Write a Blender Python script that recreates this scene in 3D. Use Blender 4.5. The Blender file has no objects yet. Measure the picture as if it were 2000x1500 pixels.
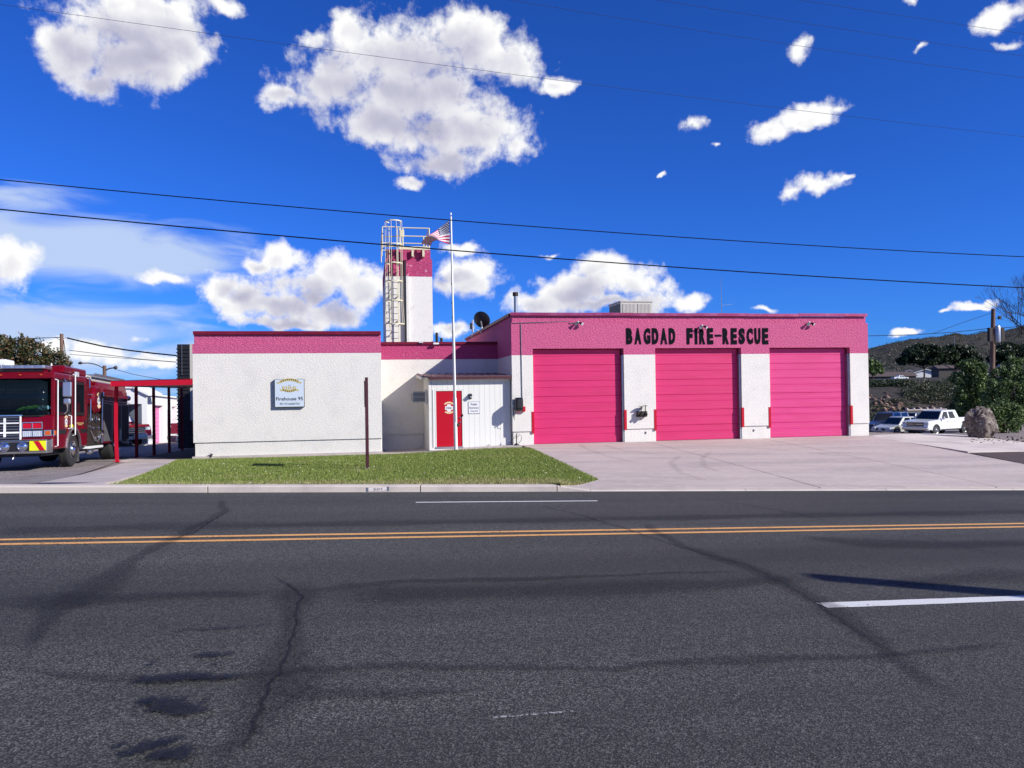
import bpy, math, random
import numpy as np
from mathutils import noise as mnoise
from mathutils import Vector, Matrix
random.seed(7); rng = np.random.default_rng(11)
S = bpy.context.scene
C = S.collection
# ---------------------------------------------------------------- camera
YAW = math.radians(10.6); PITCH = math.radians(0.535); ROLL = 0.0145
CS, SN = math.cos(YAW), math.sin(YAW)
CAM = Vector((-5.39, -28.8, 2.07)); F = 1500.0
_f = Vector((SN*math.cos(PITCH), CS*math.cos(PITCH), math.sin(PITCH)))
_r0 = Vector((CS, -SN, 0.0)); _u0 = _r0.cross(_f)
_r = _r0*math.cos(ROLL) - _u0*math.sin(ROLL)
_u = _u0*math.cos(ROLL) + _r0*math.sin(ROLL)
cd = bpy.data.cameras.new('camera'); cam = bpy.data.objects.new('camera', cd); C.objects.link(cam)
cd.sensor_width = 36; cd.lens = 27.0; cd.clip_start = 0.05; cd.clip_end = 6000
cam.matrix_world = Matrix(((_r.x, _u.x, -_f.x, CAM.x), (_r.y, _u.y, -_f.y, CAM.y), (_r.z, _u.z, -_f.z, CAM.z), (0, 0, 0, 1)))
S.camera = cam
# ---------------------------------------------------------------- light
SUN = Vector((1.3, -1.0, 0.94)).normalized()       # towards the sun
sd = bpy.data.lights.new('sun', 'SUN'); sd.energy = 5.0; sd.angle = math.radians(0.5); sd.color = (1.0, 0.955, 0.89)
so = bpy.data.objects.new('sun', sd); C.objects.link(so); so.rotation_euler = SUN.to_track_quat('Z', 'Y').to_euler()
S.view_settings.view_transform = 'Standard'; S.view_settings.look = 'None'
S.view_settings.exposure = 0.40; S.view_settings.gamma = 1.0; S.view_settings.use_curve_mapping = False
S.render.engine = 'CYCLES'; S.cycles.max_bounces = 6; S.cycles.transparent_max_bounces = 12
try: S.cycles.use_denoising = True
except Exception: pass

def ray(px, py):
    return (_f + _r*((px-1000)/F) - _u*((py-750)/F))
def PT(px, py, d):
    "point seen at px,py at level distance d ahead"
    v = ray(px, py); k = d/(v.x*SN+v.y*CS)
    return CAM + v*k
def PY(px, py, Y):
    "point seen at px,py on the vertical plane y=Y"
    v = ray(px, py); k = (Y-CAM.y)/v.y
    return CAM + v*k
def az_el(px, py):
    v = ray(px, py).normalized()
    return math.atan2(v.x, v.y), math.asin(v.z)

# ---------------------------------------------------------------- world: sky with clouds
W = bpy.data.worlds.new('World'); S.world = W; W.use_nodes = True
nt = W.node_tree; nt.nodes.clear()
def N(tree, t, **kw):
    n = tree.nodes.new(t)
    for k, v in kw.items(): setattr(n, k, v)
    return n
def LK(tree, a, b): tree.links.new(a, b)
def mathn(tree, op, a, b=None, c=None, clamp=False):
    n = tree.nodes.new('ShaderNodeMath'); n.operation = op; n.use_clamp = clamp
    for i, v in enumerate((a, b, c)):
        if v is None: continue
        if isinstance(v, (int, float)): n.inputs[i].default_value = v
        else: tree.links.new(v, n.inputs[i])
    return n.outputs[0]
CL = [  # px, py, rx, ry of the cumulus lumps
 (300,110,80,60),(330,40,120,60),(250,125,110,70),(260,50,170,80),(140,110,85,80),(350,90,80,50),(195,165,55,42),(440,15,50,26),(290,10,170,40),(420,85,30,25),
 (790,110,190,85),(905,75,120,75),(650,160,110,72),(745,235,140,55),(925,255,120,72),(860,320,85,40),(990,120,85,60),(1090,168,55,20),(555,190,55,26),(690,60,55,40),(800,360,38,14),(1010,290,38,40),(620,80,38,28),(830,190,160,80),(850,260,110,60),
 (1565,93,32,30),(1350,243,34,21),(1500,252,50,26),(1580,228,75,32),(1635,215,32,12),(1590,362,55,30),(1545,376,36,18),(1642,350,24,9),(1945,35,48,26),(1970,80,38,13),(1798,95,19,14),(1775,10,16,12),(1297,341,14,6),(1400,284,13,7),(1560,210,25,15),
 (15,510,62,52),(325,543,58,14),(550,508,56,32),(500,520,38,16),(660,535,70,44),(715,560,48,42),(430,560,38,30),(480,590,60,34),(560,600,58,30),(650,612,70,30),(600,580,40,16),(900,488,42,11),(920,540,68,34),(870,560,38,20),(885,640,36,17),(960,540,26,20),
 (610,560,90,30),(560,630,120,14),(540,595,80,24),(1180,592,120,14),(1150,560,90,30),(930,560,50,26),
 (1165,525,55,40),(1230,550,62,32),(1110,575,75,28),(1050,590,62,24),(1300,565,30,22),(1345,590,38,16),(1270,585,70,24),(1490,605,32,8),(1905,595,56,11),(1850,601,30,7),(1762,650,46,9),(265,664,30,13),(180,690,75,18),(300,705,60,14),(100,672,50,12),(1075,500,26,6)]
g = bpy.data.node_groups.new('cloud_field', 'ShaderNodeTree')
g.interface.new_socket('Vector', in_out='INPUT', socket_type='NodeSocketVector')
g.interface.new_socket('Core', in_out='OUTPUT', socket_type='NodeSocketFloat')
gi = g.nodes.new('NodeGroupInput'); go = g.nodes.new('NodeGroupOutput')
# gentle domain warp for ragged outlines
wn = N(g, 'ShaderNodeTexNoise', noise_dimensions='2D'); wn.inputs['Scale'].default_value = 22; wn.inputs['Detail'].default_value = 4
LK(g, gi.outputs[0], wn.inputs['Vector'])
ws = N(g, 'ShaderNodeVectorMath', operation='MULTIPLY_ADD'); LK(g, wn.outputs['Color'], ws.inputs[0]); ws.inputs[1].default_value = (.035, .030, 0); ws.inputs[2].default_value = (-.0175, -.015, 0)
wa = N(g, 'ShaderNodeVectorMath', operation='ADD'); LK(g, gi.outputs[0], wa.inputs[0]); LK(g, ws.outputs[0], wa.inputs[1])
acc = None
for (px, py, rx, ry) in CL:
    if py > 420 and px < 1450: rx *= 1.18; ry *= 1.22
    a0, e0 = az_el(px, py); a1, _ = az_el(px+rx*.5, py); a2, _ = az_el(px-rx*.5, py); _, e1 = az_el(px, py-ry*.5); _, e2 = az_el(px, py+ry*.5)
    ra = abs(a1-a2)+1e-4; re = abs(e1-e2)+1e-4
    v = N(g, 'ShaderNodeVectorMath', operation='MULTIPLY_ADD'); LK(g, wa.outputs[0], v.inputs[0])
    v.inputs[1].default_value = (1/ra, 1/re, 0); v.inputs[2].default_value = (-a0/ra, -e0/re, 0)
    l = N(g, 'ShaderNodeVectorMath', operation='LENGTH'); LK(g, v.outputs[0], l.inputs[0])
    lv_ = l.outputs['Value'] if max(rx, ry) > 42 else mathn(g, 'ADD', mathn(g, 'MULTIPLY', l.outputs['Value'], .85), .30)
    if acc is None: acc = lv_
    else:
        acc = mathn(g, 'SMOOTH_MIN', acc, lv_, 0.25)
# scattered fair-weather cumulus outside the framed part of the sky
on = N(g, 'ShaderNodeTexNoise', noise_dimensions='2D'); on.inputs['Scale'].default_value = 4.2; on.inputs['Detail'].default_value = 3; LK(g, gi.outputs[0], on.inputs['Vector'])
sp = N(g, 'ShaderNodeSeparateXYZ'); LK(g, gi.outputs[0], sp.inputs[0])
azc = mathn(g, 'ABSOLUTE', mathn(g, 'SUBTRACT', sp.outputs[0], az_el(1000, 750)[0]))
outside = mathn(g, 'MULTIPLY', mathn(g, 'SUBTRACT', azc, .66), 6.0, clamp=True)
outside2 = mathn(g, 'MULTIPLY', mathn(g, 'SUBTRACT', sp.outputs[1], .56), 6.0, clamp=True)
outside = mathn(g, 'MAXIMUM', outside, outside2)
od = mathn(g, 'MULTIPLY_ADD', mathn(g, 'SUBTRACT', .63, on.outputs['Fac']), 9.0, .9)
od = mathn(g, 'ADD', od, mathn(g, 'MULTIPLY', mathn(g, 'SUBTRACT', 1.0, outside), 9.0))
acc = mathn(g, 'MINIMUM', acc, od)
core = mathn(g, 'SUBTRACT', 1.16, acc)
LK(g, core, go.inputs[0])
geo = N(nt, 'ShaderNodeTexCoord'); sx = N(nt, 'ShaderNodeSeparateXYZ'); LK(nt, geo.outputs['Generated'], sx.inputs[0])
azn = mathn(nt, 'ARCTAN2', sx.outputs[0], sx.outputs[1]); eln = mathn(nt, 'ARCSINE', sx.outputs[2])
cv = N(nt, 'ShaderNodeCombineXYZ'); LK(nt, azn, cv.inputs[0]); LK(nt, eln, cv.inputs[1])
def core_at(vec):
    n = nt.nodes.new('ShaderNodeGroup'); n.node_tree = g; LK(nt, vec, n.inputs[0]); return n.outputs[0]
wv = N(nt, 'ShaderNodeTexNoise', noise_dimensions='2D'); wv.inputs['Scale'].default_value = 30; wv.inputs['Detail'].default_value = 3; LK(nt, cv.outputs[0], wv.inputs['Vector'])
wq = N(nt, 'ShaderNodeVectorMath', operation='MULTIPLY_ADD'); LK(nt, wv.outputs['Color'], wq.inputs[0]); wq.inputs[1].default_value = (.022, .022, .022); wq.inputs[2].default_value = (-.011, -.011, -.011)
def puff(vec, det):
    w = N(nt, 'ShaderNodeVectorMath', operation='ADD'); LK(nt, vec, w.inputs[0]); LK(nt, wq.outputs[0], w.inputs[1])
    v = N(nt, 'ShaderNodeTexVoronoi', feature='F1', voronoi_dimensions='2D', normalize=True); v.inputs['Scale'].default_value = 26; v.inputs['Detail'].default_value = det; v.inputs['Roughness'].default_value = .55; v.inputs['Lacunarity'].default_value = 2.3; LK(nt, w.outputs[0], v.inputs['Vector'])
    return mathn(nt, 'SUBTRACT', .30, v.outputs['Distance'])
fn = N(nt, 'ShaderNodeTexNoise', noise_dimensions='2D'); fn.inputs['Scale'].default_value = 20; fn.inputs['Detail'].default_value = 9; fn.inputs['Roughness'].default_value = .66; LK(nt, cv.outputs[0], fn.inputs['Vector'])
off = N(nt, 'ShaderNodeVectorMath', operation='ADD'); LK(nt, cv.outputs[0], off.inputs[0]); off.inputs[1].default_value = (.010, .015, 0)
off2 = N(nt, 'ShaderNodeVectorMath', operation='ADD'); LK(nt, cv.outputs[0], off2.inputs[0]); off2.inputs[1].default_value = (.022, .036, 0)
c0 = core_at(cv.outputs[0]); c1 = core_at(off2.outputs[0])
p0_ = puff(cv.outputs[0], 2.5); p1_ = puff(off.outputs[0], 1.0)
nz = mathn(nt, 'SUBTRACT', fn.outputs['Fac'], .5)
dens = mathn(nt, 'ADD', mathn(nt, 'MULTIPLY_ADD', c0, 1.70, -.16), mathn(nt, 'ADD', mathn(nt, 'MULTIPLY', nz, 2.6), mathn(nt, 'MULTIPLY', p0_, 1.3)))
mr = N(nt, 'ShaderNodeMapRange', interpolation_type='SMOOTHSTEP'); LK(nt, dens, mr.inputs[0]); mr.inputs[1].default_value = .02; mr.inputs[2].default_value = 1.12
mask = mr.outputs[0]
rel = mathn(nt, 'ADD', mathn(nt, 'MULTIPLY', mathn(nt, 'SUBTRACT', c0, c1), .50), mathn(nt, 'MULTIPLY', mathn(nt, 'SUBTRACT', p0_, p1_), .42))
lit = mathn(nt, 'ADD', mathn(nt, 'MULTIPLY_ADD', rel, .75, .62), mathn(nt, 'MULTIPLY', nz, .12))
depth = N(nt, 'ShaderNodeMapRange', interpolation_type='SMOOTHSTEP'); LK(nt, c0, depth.inputs[0]); depth.inputs[1].default_value = .15; depth.inputs[2].default_value = 1.25; depth.inputs[3].default_value = .34; depth.inputs[4].default_value = -.40
litf = mathn(nt, 'ADD', lit, depth.outputs[0], clamp=True)
cr = N(nt, 'ShaderNodeValToRGB'); LK(nt, litf, cr.inputs[0])
e = cr.color_ramp.elements; e[0].position = 0; e[0].color = (.38, .385, .50, 1); e[1].position = .92; e[1].color = (1.0, 1.0, 1.0, 1)
m = e.new(.42); m.color = (.56, .56, .69, 1)
# thin high veil on the left
def ellipse(px, py, rx, ry):
    a0, e0 = az_el(px, py); ra = rx/F*.8; re = ry/F*.9
    v = N(nt, 'ShaderNodeVectorMath', operation='MULTIPLY_ADD'); LK(nt, cv.outputs[0], v.inputs[0]); v.inputs[1].default_value = (1/ra, 1/re, 0); v.inputs[2].default_value = (-a0/ra, -e0/re, 0)
    l = N(nt, 'ShaderNodeVectorMath', operation='LENGTH'); LK(nt, v.outputs[0], l.inputs[0])
    return mathn(nt, 'SUBTRACT', 1.0, l.outputs['Value'], clamp=True)
ve = mathn(nt, 'MAXIMUM', mathn(nt, 'MAXIMUM', ellipse(200, 490, 420, 95), ellipse(60, 680, 520, 135)), mathn(nt, 'MULTIPLY', ellipse(20, 385, 260, 35), .6))
mp = N(nt, 'ShaderNodeMapping'); mp.inputs['Scale'].default_value = (6, 26, 1); mp.inputs['Rotation'].default_value = (0, 0, .25); LK(nt, cv.outputs[0], mp.inputs[0])
vn = N(nt, 'ShaderNodeTexNoise', noise_dimensions='2D'); vn.inputs['Scale'].default_value = 1.3; vn.inputs['Detail'].default_value = 6; vn.inputs['Distortion'].default_value = .6; LK(nt, mp.outputs[0], vn.inputs['Vector'])
vr = N(nt, 'ShaderNodeMapRange', interpolation_type='SMOOTHSTEP'); LK(nt, mathn(nt, 'MULTIPLY_ADD', mathn(nt, 'SUBTRACT', vn.outputs['Fac'], .5), 1.7, mathn(nt, 'MULTIPLY', ve, 1.5)), vr.inputs[0]); vr.inputs[1].default_value = .05; vr.inputs[2].default_value = 1.05; veil = mathn(nt, 'MULTIPLY', vr.outputs[0], mathn(nt, 'MULTIPLY', ve, 5.0, clamp=True))
sky = N(nt, 'ShaderNodeTexSky'); sky.sky_type = 'NISHITA'; sky.sun_disc = False
sky.sun_elevation = math.asin(SUN.z); sky.sun_rotation = math.atan2(SUN.x, SUN.y); sky.air_density = 1.0; sky.dust_density = .4; sky.ozone_density = 2.5; sky.altitude = 1200
hsv = N(nt, 'ShaderNodeHueSaturation'); hsv.inputs['Saturation'].default_value = 1.0; LK(nt, sky.outputs[0], hsv.inputs['Color'])
gm = N(nt, 'ShaderNodeMix', data_type='RGBA', blend_type='MULTIPLY'); gm.inputs[0].default_value = 1; LK(nt, hsv.outputs[0], gm.inputs[6]); gm.inputs[7].default_value = (.125, .405, 1.12, 1)
mv = N(nt, 'ShaderNodeMix', data_type='RGBA'); LK(nt, mathn(nt, 'MULTIPLY', veil, .95), mv.inputs[0]); LK(nt, gm.outputs[2], mv.inputs[6]); mv.inputs[7].default_value = (4.0, 5.0, 7.0, 1)
cs = N(nt, 'ShaderNodeMix', data_type='RGBA', blend_type='MULTIPLY'); cs.inputs[0].default_value = 1; LK(nt, cr.outputs[0], cs.inputs[6]); cs.inputs[7].default_value = (7.6, 7.6, 7.6, 1)
mc = N(nt, 'ShaderNodeMix', data_type='RGBA'); LK(nt, mask, mc.inputs[0]); LK(nt, mv.outputs[2], mc.inputs[6]); LK(nt, cs.outputs[2], mc.inputs[7])
bg = N(nt, 'ShaderNodeBackground'); bg.inputs['Strength'].default_value = 0.1; LK(nt, mc.outputs[2], bg.inputs[0])
wo = N(nt, 'ShaderNodeOutputWorld'); LK(nt, bg.outputs[0], wo.inputs[0])
W.cycles.sampling_method = 'MANUAL'; W.cycles.sample_map_resolution = 512

# ---------------------------------------------------------------- materials
def mat(name, col, rough=.6, metal=0., var=None, bump=None, coat=0., spec=.5, var2=None, alpha=None):
    """var=(scale, colour, low, high[, stretch]) second colour by noise; bump=(scale, strength, distance)"""
    KA = .86; col = tuple(c*KA for c in col); var = var and (var[0], tuple(c*KA for c in var[1]), *var[2:]); var2 = var2 and (var2[0], tuple(c*KA for c in var2[1]), *var2[2:])
    m = bpy.data.materials.new(name); m.use_nodes = True; t = m.node_tree; b = t.nodes['Principled BSDF']
    b.inputs['Base Color'].default_value = (*col, 1); b.inputs['Roughness'].default_value = rough; b.inputs['Metallic'].default_value = metal
    b.inputs['Coat Weight'].default_value = coat; b.inputs['Coat Roughness'].default_value = .05; b.inputs['Specular IOR Level'].default_value = spec
    tc = N(t, 'ShaderNodeTexCoord'); last = None
    for vv in (var, var2):
        if not vv: continue
        sc, c2, lo, hi = vv[:4]; st = vv[4] if len(vv) > 4 else (1, 1, 1)
        mpn = N(t, 'ShaderNodeMapping'); mpn.inputs['Scale'].default_value = st; LK(t, tc.outputs['Object'], mpn.inputs[0])
        n = N(t, 'ShaderNodeTexNoise'); n.inputs['Scale'].default_value = sc; n.inputs['Detail'].default_value = 6; n.inputs['Roughness'].default_value = .6; LK(t, mpn.outputs[0], n.inputs['Vector'])
        r = N(t, 'ShaderNodeMapRange'); LK(t, n.outputs['Fac'], r.inputs[0]); r.inputs[1].default_value = lo; r.inputs[2].default_value = hi
        x = N(t, 'ShaderNodeMix', data_type='RGBA'); LK(t, r.outputs[0], x.inputs[0])
        if last is None: x.inputs[6].default_value = (*col, 1)
        else: LK(t, last, x.inputs[6])
        x.inputs[7].default_value = (*c2, 1); last = x.outputs[2]
    if last is not None: LK(t, last, b.inputs['Base Color'])
    if bump:
        n = N(t, 'ShaderNodeTexNoise'); n.inputs['Scale'].default_value = bump[0]; n.inputs['Detail'].default_value = 5; n.inputs['Roughness'].default_value = .65
        mpn = N(t, 'ShaderNodeMapping'); mpn.inputs['Scale'].default_value = bump[3] if len(bump) > 3 else (1, 1, 1); LK(t, tc.outputs['Object'], mpn.inputs[0])
        if len(bump) > 4: mpn.inputs['Rotation'].default_value = bump[4]
        LK(t, mpn.outputs[0], n.inputs['Vector'])
        bp = N(t, 'ShaderNodeBump'); bp.inputs['Strength'].default_value = bump[1]; bp.inputs['Distance'].default_value = bump[2]
        LK(t, n.outputs['Fac'], bp.inputs['Height']); LK(t, bp.outputs[0], b.inputs['Normal'])
    return m
M = {}
BD = (.8, 1.0, 1.5); BR = (0, .7, 0)
M['stucco_white'] = mat('stucco_white', (.79, .76, .69), .9, var=(1.3, (.68, .66, .61), .5, .8), var2=(24, (.60, .585, .545), .50, .80), bump=(22, .65, .032, BD, BR))
M['stucco_pink'] = mat('stucco_pink', (.67, .13, .285), .85, var=(24, (.49, .06, .165), .44, .66), var2=(1.1, (.60, .085, .24), .5, .8), bump=(17, 1.0, .06, BD, BR))
M['stucco_rose'] = mat('stucco_rose', (.58, .07, .205), .85, var=(20, (.40, .035, .13), .44, .68), var2=(6, (.62, .30, .42), .66, .72), bump=(17, 1.0, .06, BD, BR))
M['tower_rose'] = mat('tower_rose', (.50, .055, .17), .85, var=(14, (.36, .03, .11), .44, .68), var2=(5, (.68, .42, .5), .60, .66), bump=(12, 1.0, .06))
M['tower_white'] = mat('tower_white', (.78, .76, .71), .9, var=(2.2, (.42, .40, .36), .60, .82), var2=(24, (.55, .53, .5), .52, .8), bump=(20, .5, .03))
M['maroon'] = mat('maroon_metal', (.17, .006, .028), .5, 0, var=(3, (.22, .02, .05), .5, .8, (1, 1, 1)), spec=.25)
M['maroon_faded'] = mat('maroon_faded', (.36, .045, .12), .28, .35, var=(1.4, (.50, .14, .24), .45, .75))
M['door_pink'] = mat('door_pink', (.64, .015, .138), .5, var=(2.0, (.56, .012, .11), .4, .7, (.4, 1, 3)), bump=(3, .12, .02, (.3, 1, 6)))
M['door_pink_faded'] = mat('door_pink_faded', (.66, .032, .20), .5, var=(2.0, (.60, .022, .16), .4, .7, (.4, 1, 3)), bump=(3, .12, .02, (.3, 1, 6)))
M['red_paint'] = mat('red_paint', (.50, .003, .020), .4, coat=.1, spec=.3)
M['carport_red'] = mat('carport_red', (.50, .006, .028), .5, var=(4, (.38, .005, .025), .55, .8), spec=.25)
M['shutter'] = mat('shutter_grey', (.11, .11, .12), .55)
M['red_door'] = mat('red_door_paint', (.50, .002, .018), .5, bump=(30, .05, .005), spec=.25)
M['black'] = mat('black_paint', (.012, .012, .014), .5)
M['black_gloss'] = mat('black_gloss', (.012, .014, .02), .18)
M['letter'] = mat('letter_black', (.006, .009, .011), .9, spec=.05)
M['dark_iron'] = mat('dark_iron', (.028, .02, .018), .7, .3, var=(12, (.07, .045, .03), .5, .75))
M['brown_post'] = mat('brown_post_paint', (.075, .016, .022), .5, var=(5, (.05, .012, .016), .5, .7, (1, 1, .2)))
M['cream_metal'] = mat('cream_metal', (.72, .66, .44), .5, var=(8, (.42, .28, .12), .64, .78))
M['white_metal'] = mat('white_metal', (.78, .79, .78), .4, .0, var=(9, (.45, .42, .38), .68, .78))
M['galv'] = mat('galvanised_metal', (.52, .53, .53), .35, .85, var=(9, (.38, .38, .38), .4, .7))
M['chrome'] = mat('chrome', (.82, .82, .84), .09, 1.0)
M['alum'] = mat('brushed_aluminium', (.66, .67, .69), .32, .9, bump=(60, .1, .005))
M['siding'] = mat('siding_paint', (.80, .80, .74), .6, var=(3, (.72, .71, .64), .5, .8, (1, 1, .15)), bump=(26, .25, .01, (1, 1, .12)))
M['siding_trim'] = mat('siding_trim', (.80, .79, .73), .6, var=(4, (.66, .63, .55), .55, .8))
M['sign_face'] = mat('sign_face', (.60, .68, .76), .35)
M['sign_white'] = mat('sign_white', (.80, .80, .80), .4)
M['gold'] = mat('sign_gold', (.55, .45, .16), .5)
M['cream_print'] = mat('cream_print', (.85, .62, .35), .5)
M['navy'] = mat('navy_print', (.01, .012, .035), .5)
M['grey_print'] = mat('grey_print', (.12, .14, .18), .5)
M['beige_unit'] = mat('beige_unit', (.56, .53, .46), .5, .1, var=(7, (.42, .38, .3), .55, .8))
M['roofing'] = mat('roofing', (.35, .34, .32), .9, bump=(20, .3, .02))
M['annex_roof'] = mat('annex_roof_metal', (.16, .09, .10), .45, .3, var=(3, (.24, .17, .17), .45, .75))
M['concrete'] = mat('concrete', (.56, .465, .415), .85, var=(.45, (.40, .335, .31), .42, .72, (.5, 1.8, 1)), var2=(5, (.66, .56, .52), .5, .85), bump=(60, .25, .01))
M['concrete_pale'] = mat('concrete_pale', (.70, .62, .55), .85, var=(.7, (.46, .40, .37), .45, .75), bump=(60, .25, .01))
M['walk'] = mat('walk_concrete', (.56, .48, .445), .88, var=(.8, (.33, .29, .275), .42, .75), var2=(30, (.36, .31, .30), .5, .8), bump=(50, .3, .01))
M['kerb'] = mat('kerb_concrete', (.52, .46, .41), .88, var=(1.4, (.36, .31, .29), .5, .75), var2=(35, (.33, .29, .27), .58, .8), bump=(45, .35, .012))
M['tyre'] = mat('tyre_rubber', (.018, .018, .019), .8, bump=(30, .2, .01))
M['glass_dark'] = mat('dark_glass', (.008, .012, .02), .06, spec=.7)
M['engine_red'] = mat('engine_red', (.16, .001, .007), .22, coat=.12, spec=.25, var=(1.2, (.13, .001, .007), .4, .7))
M['car_white'] = mat('car_white', (.78, .80, .80), .25, coat=.5)
M['car_pale'] = mat('car_pale_silver', (.62, .63, .60), .25, .15, coat=.5)
M['car_silver'] = mat('car_silver', (.42, .44, .48), .3, .6, coat=.5)
M['car_dark'] = mat('car_dark_grey', (.07, .08, .10), .3, .4, coat=.5)
M['lamp_clear'] = mat('lamp_clear', (.62, .66, .70), .12, .2)
M['amber'] = mat('amber_lens', (.55, .10, .012), .2)
M['joint'] = mat('joint_filler', (.05, .042, .04), .95)
M['post_shaded'] = mat('shaded_post_paint', (.16, .003, .014), .55, spec=.2)  # rear carport posts: roof shade put into a darker copy of the red
M['wood_pole'] = mat('pole_wood', (.13, .075, .05), .85, var=(6, (.22, .13, .09), .45, .7, (1, 1, .1)), bump=(20, .5, .02, (1, 1, .1)))
M['bark'] = mat('bark', (.09, .06, .045), .9, var=(9, (.05, .035, .03), .4, .7), bump=(15, .6, .03))
M['wire'] = mat('wire_black', (.006, .006, .008), .9, spec=.1)
M['wire_grey'] = mat('wire_grey', (.05, .065, .11), .9, spec=.1)
M['boulder'] = mat('boulder_rock', (.30, .25, .21), .9, var=(3.2, (.09, .06, .05), .42, .62), var2=(6, (.50, .44, .38), .52, .68), bump=(6, 1.0, .25))
M['rocks'] = mat('bank_rock', (.30, .19, .145), .92, var=(.35, (.05, .033, .026), .40, .60), bump=(4, .8, .1))
M['white_wall'] = mat('white_wall_paint', (.82, .83, .80), .6)
M['house_wall'] = mat('house_wall', (.09, .075, .062), .8)
M['house_roof'] = mat('house_roof', (.085, .06, .055), .8, var=(2, (.12, .085, .075), .4, .7))
M['pink_small'] = mat('pink_small_door', (.80, .22, .45), .5)
M['lime'] = mat('lime_glove', (.22, .72, .03), .6)
M['aqua'] = mat('aqua_glove', (.35, .75, .72), .6)
M['yellow_chev'] = mat('yellow_reflective', (.80, .78, .01), .35)
M['flag_red'] = mat('flag_red', (.50, .008, .05), .8); M['flag_white'] = mat('flag_white', (.80, .80, .82), .8); M['flag_blue'] = mat('flag_blue', (.012, .018, .11), .8)

def leafmat(name, c1, c2, c3, sc=1.2):
    m = bpy.data.materials.new(name); m.use_nodes = True; t = m.node_tree; b = t.nodes['Principled BSDF']; b.inputs['Roughness'].default_value = .55
    gn = N(t, 'ShaderNodeNewGeometry'); r = N(t, 'ShaderNodeValToRGB'); LK(t, gn.outputs['Random Per Island'], r.inputs[0])
    e = r.color_ramp.elements; e[0].color = (*c1, 1); e[1].color = (*c3, 1); k = e.new(.55); k.color = (*c2, 1)
    LK(t, r.outputs[0], b.inputs['Base Color'])
    tr = N(t, 'ShaderNodeBsdfTranslucent'); LK(t, r.outputs[0], tr.inputs[0]); mx = N(t, 'ShaderNodeMixShader'); mx.inputs[0].default_value = .22
    LK(t, b.outputs[0], mx.inputs[1]); LK(t, tr.outputs[0], mx.inputs[2]); LK(t, mx.outputs[0], t.nodes['Material Output'].inputs[0])
    return m
M['leaf_bush'] = leafmat('leaf_bush', (.014, .04, .006), (.055, .115, .018), (.36, .45, .18))
M['leaf_dark'] = leafmat('leaf_dark', (.010, .022, .008), (.018, .036, .012), (.035, .06, .018))
M['leaf_tree'] = leafmat('leaf_tree', (.025, .04, .014), (.045, .06, .02), (.20, .10, .04))
M['leaf_scrub'] = leafmat('leaf_scrub', (.02, .028, .012), (.04, .05, .02), (.09, .10, .035))

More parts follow.
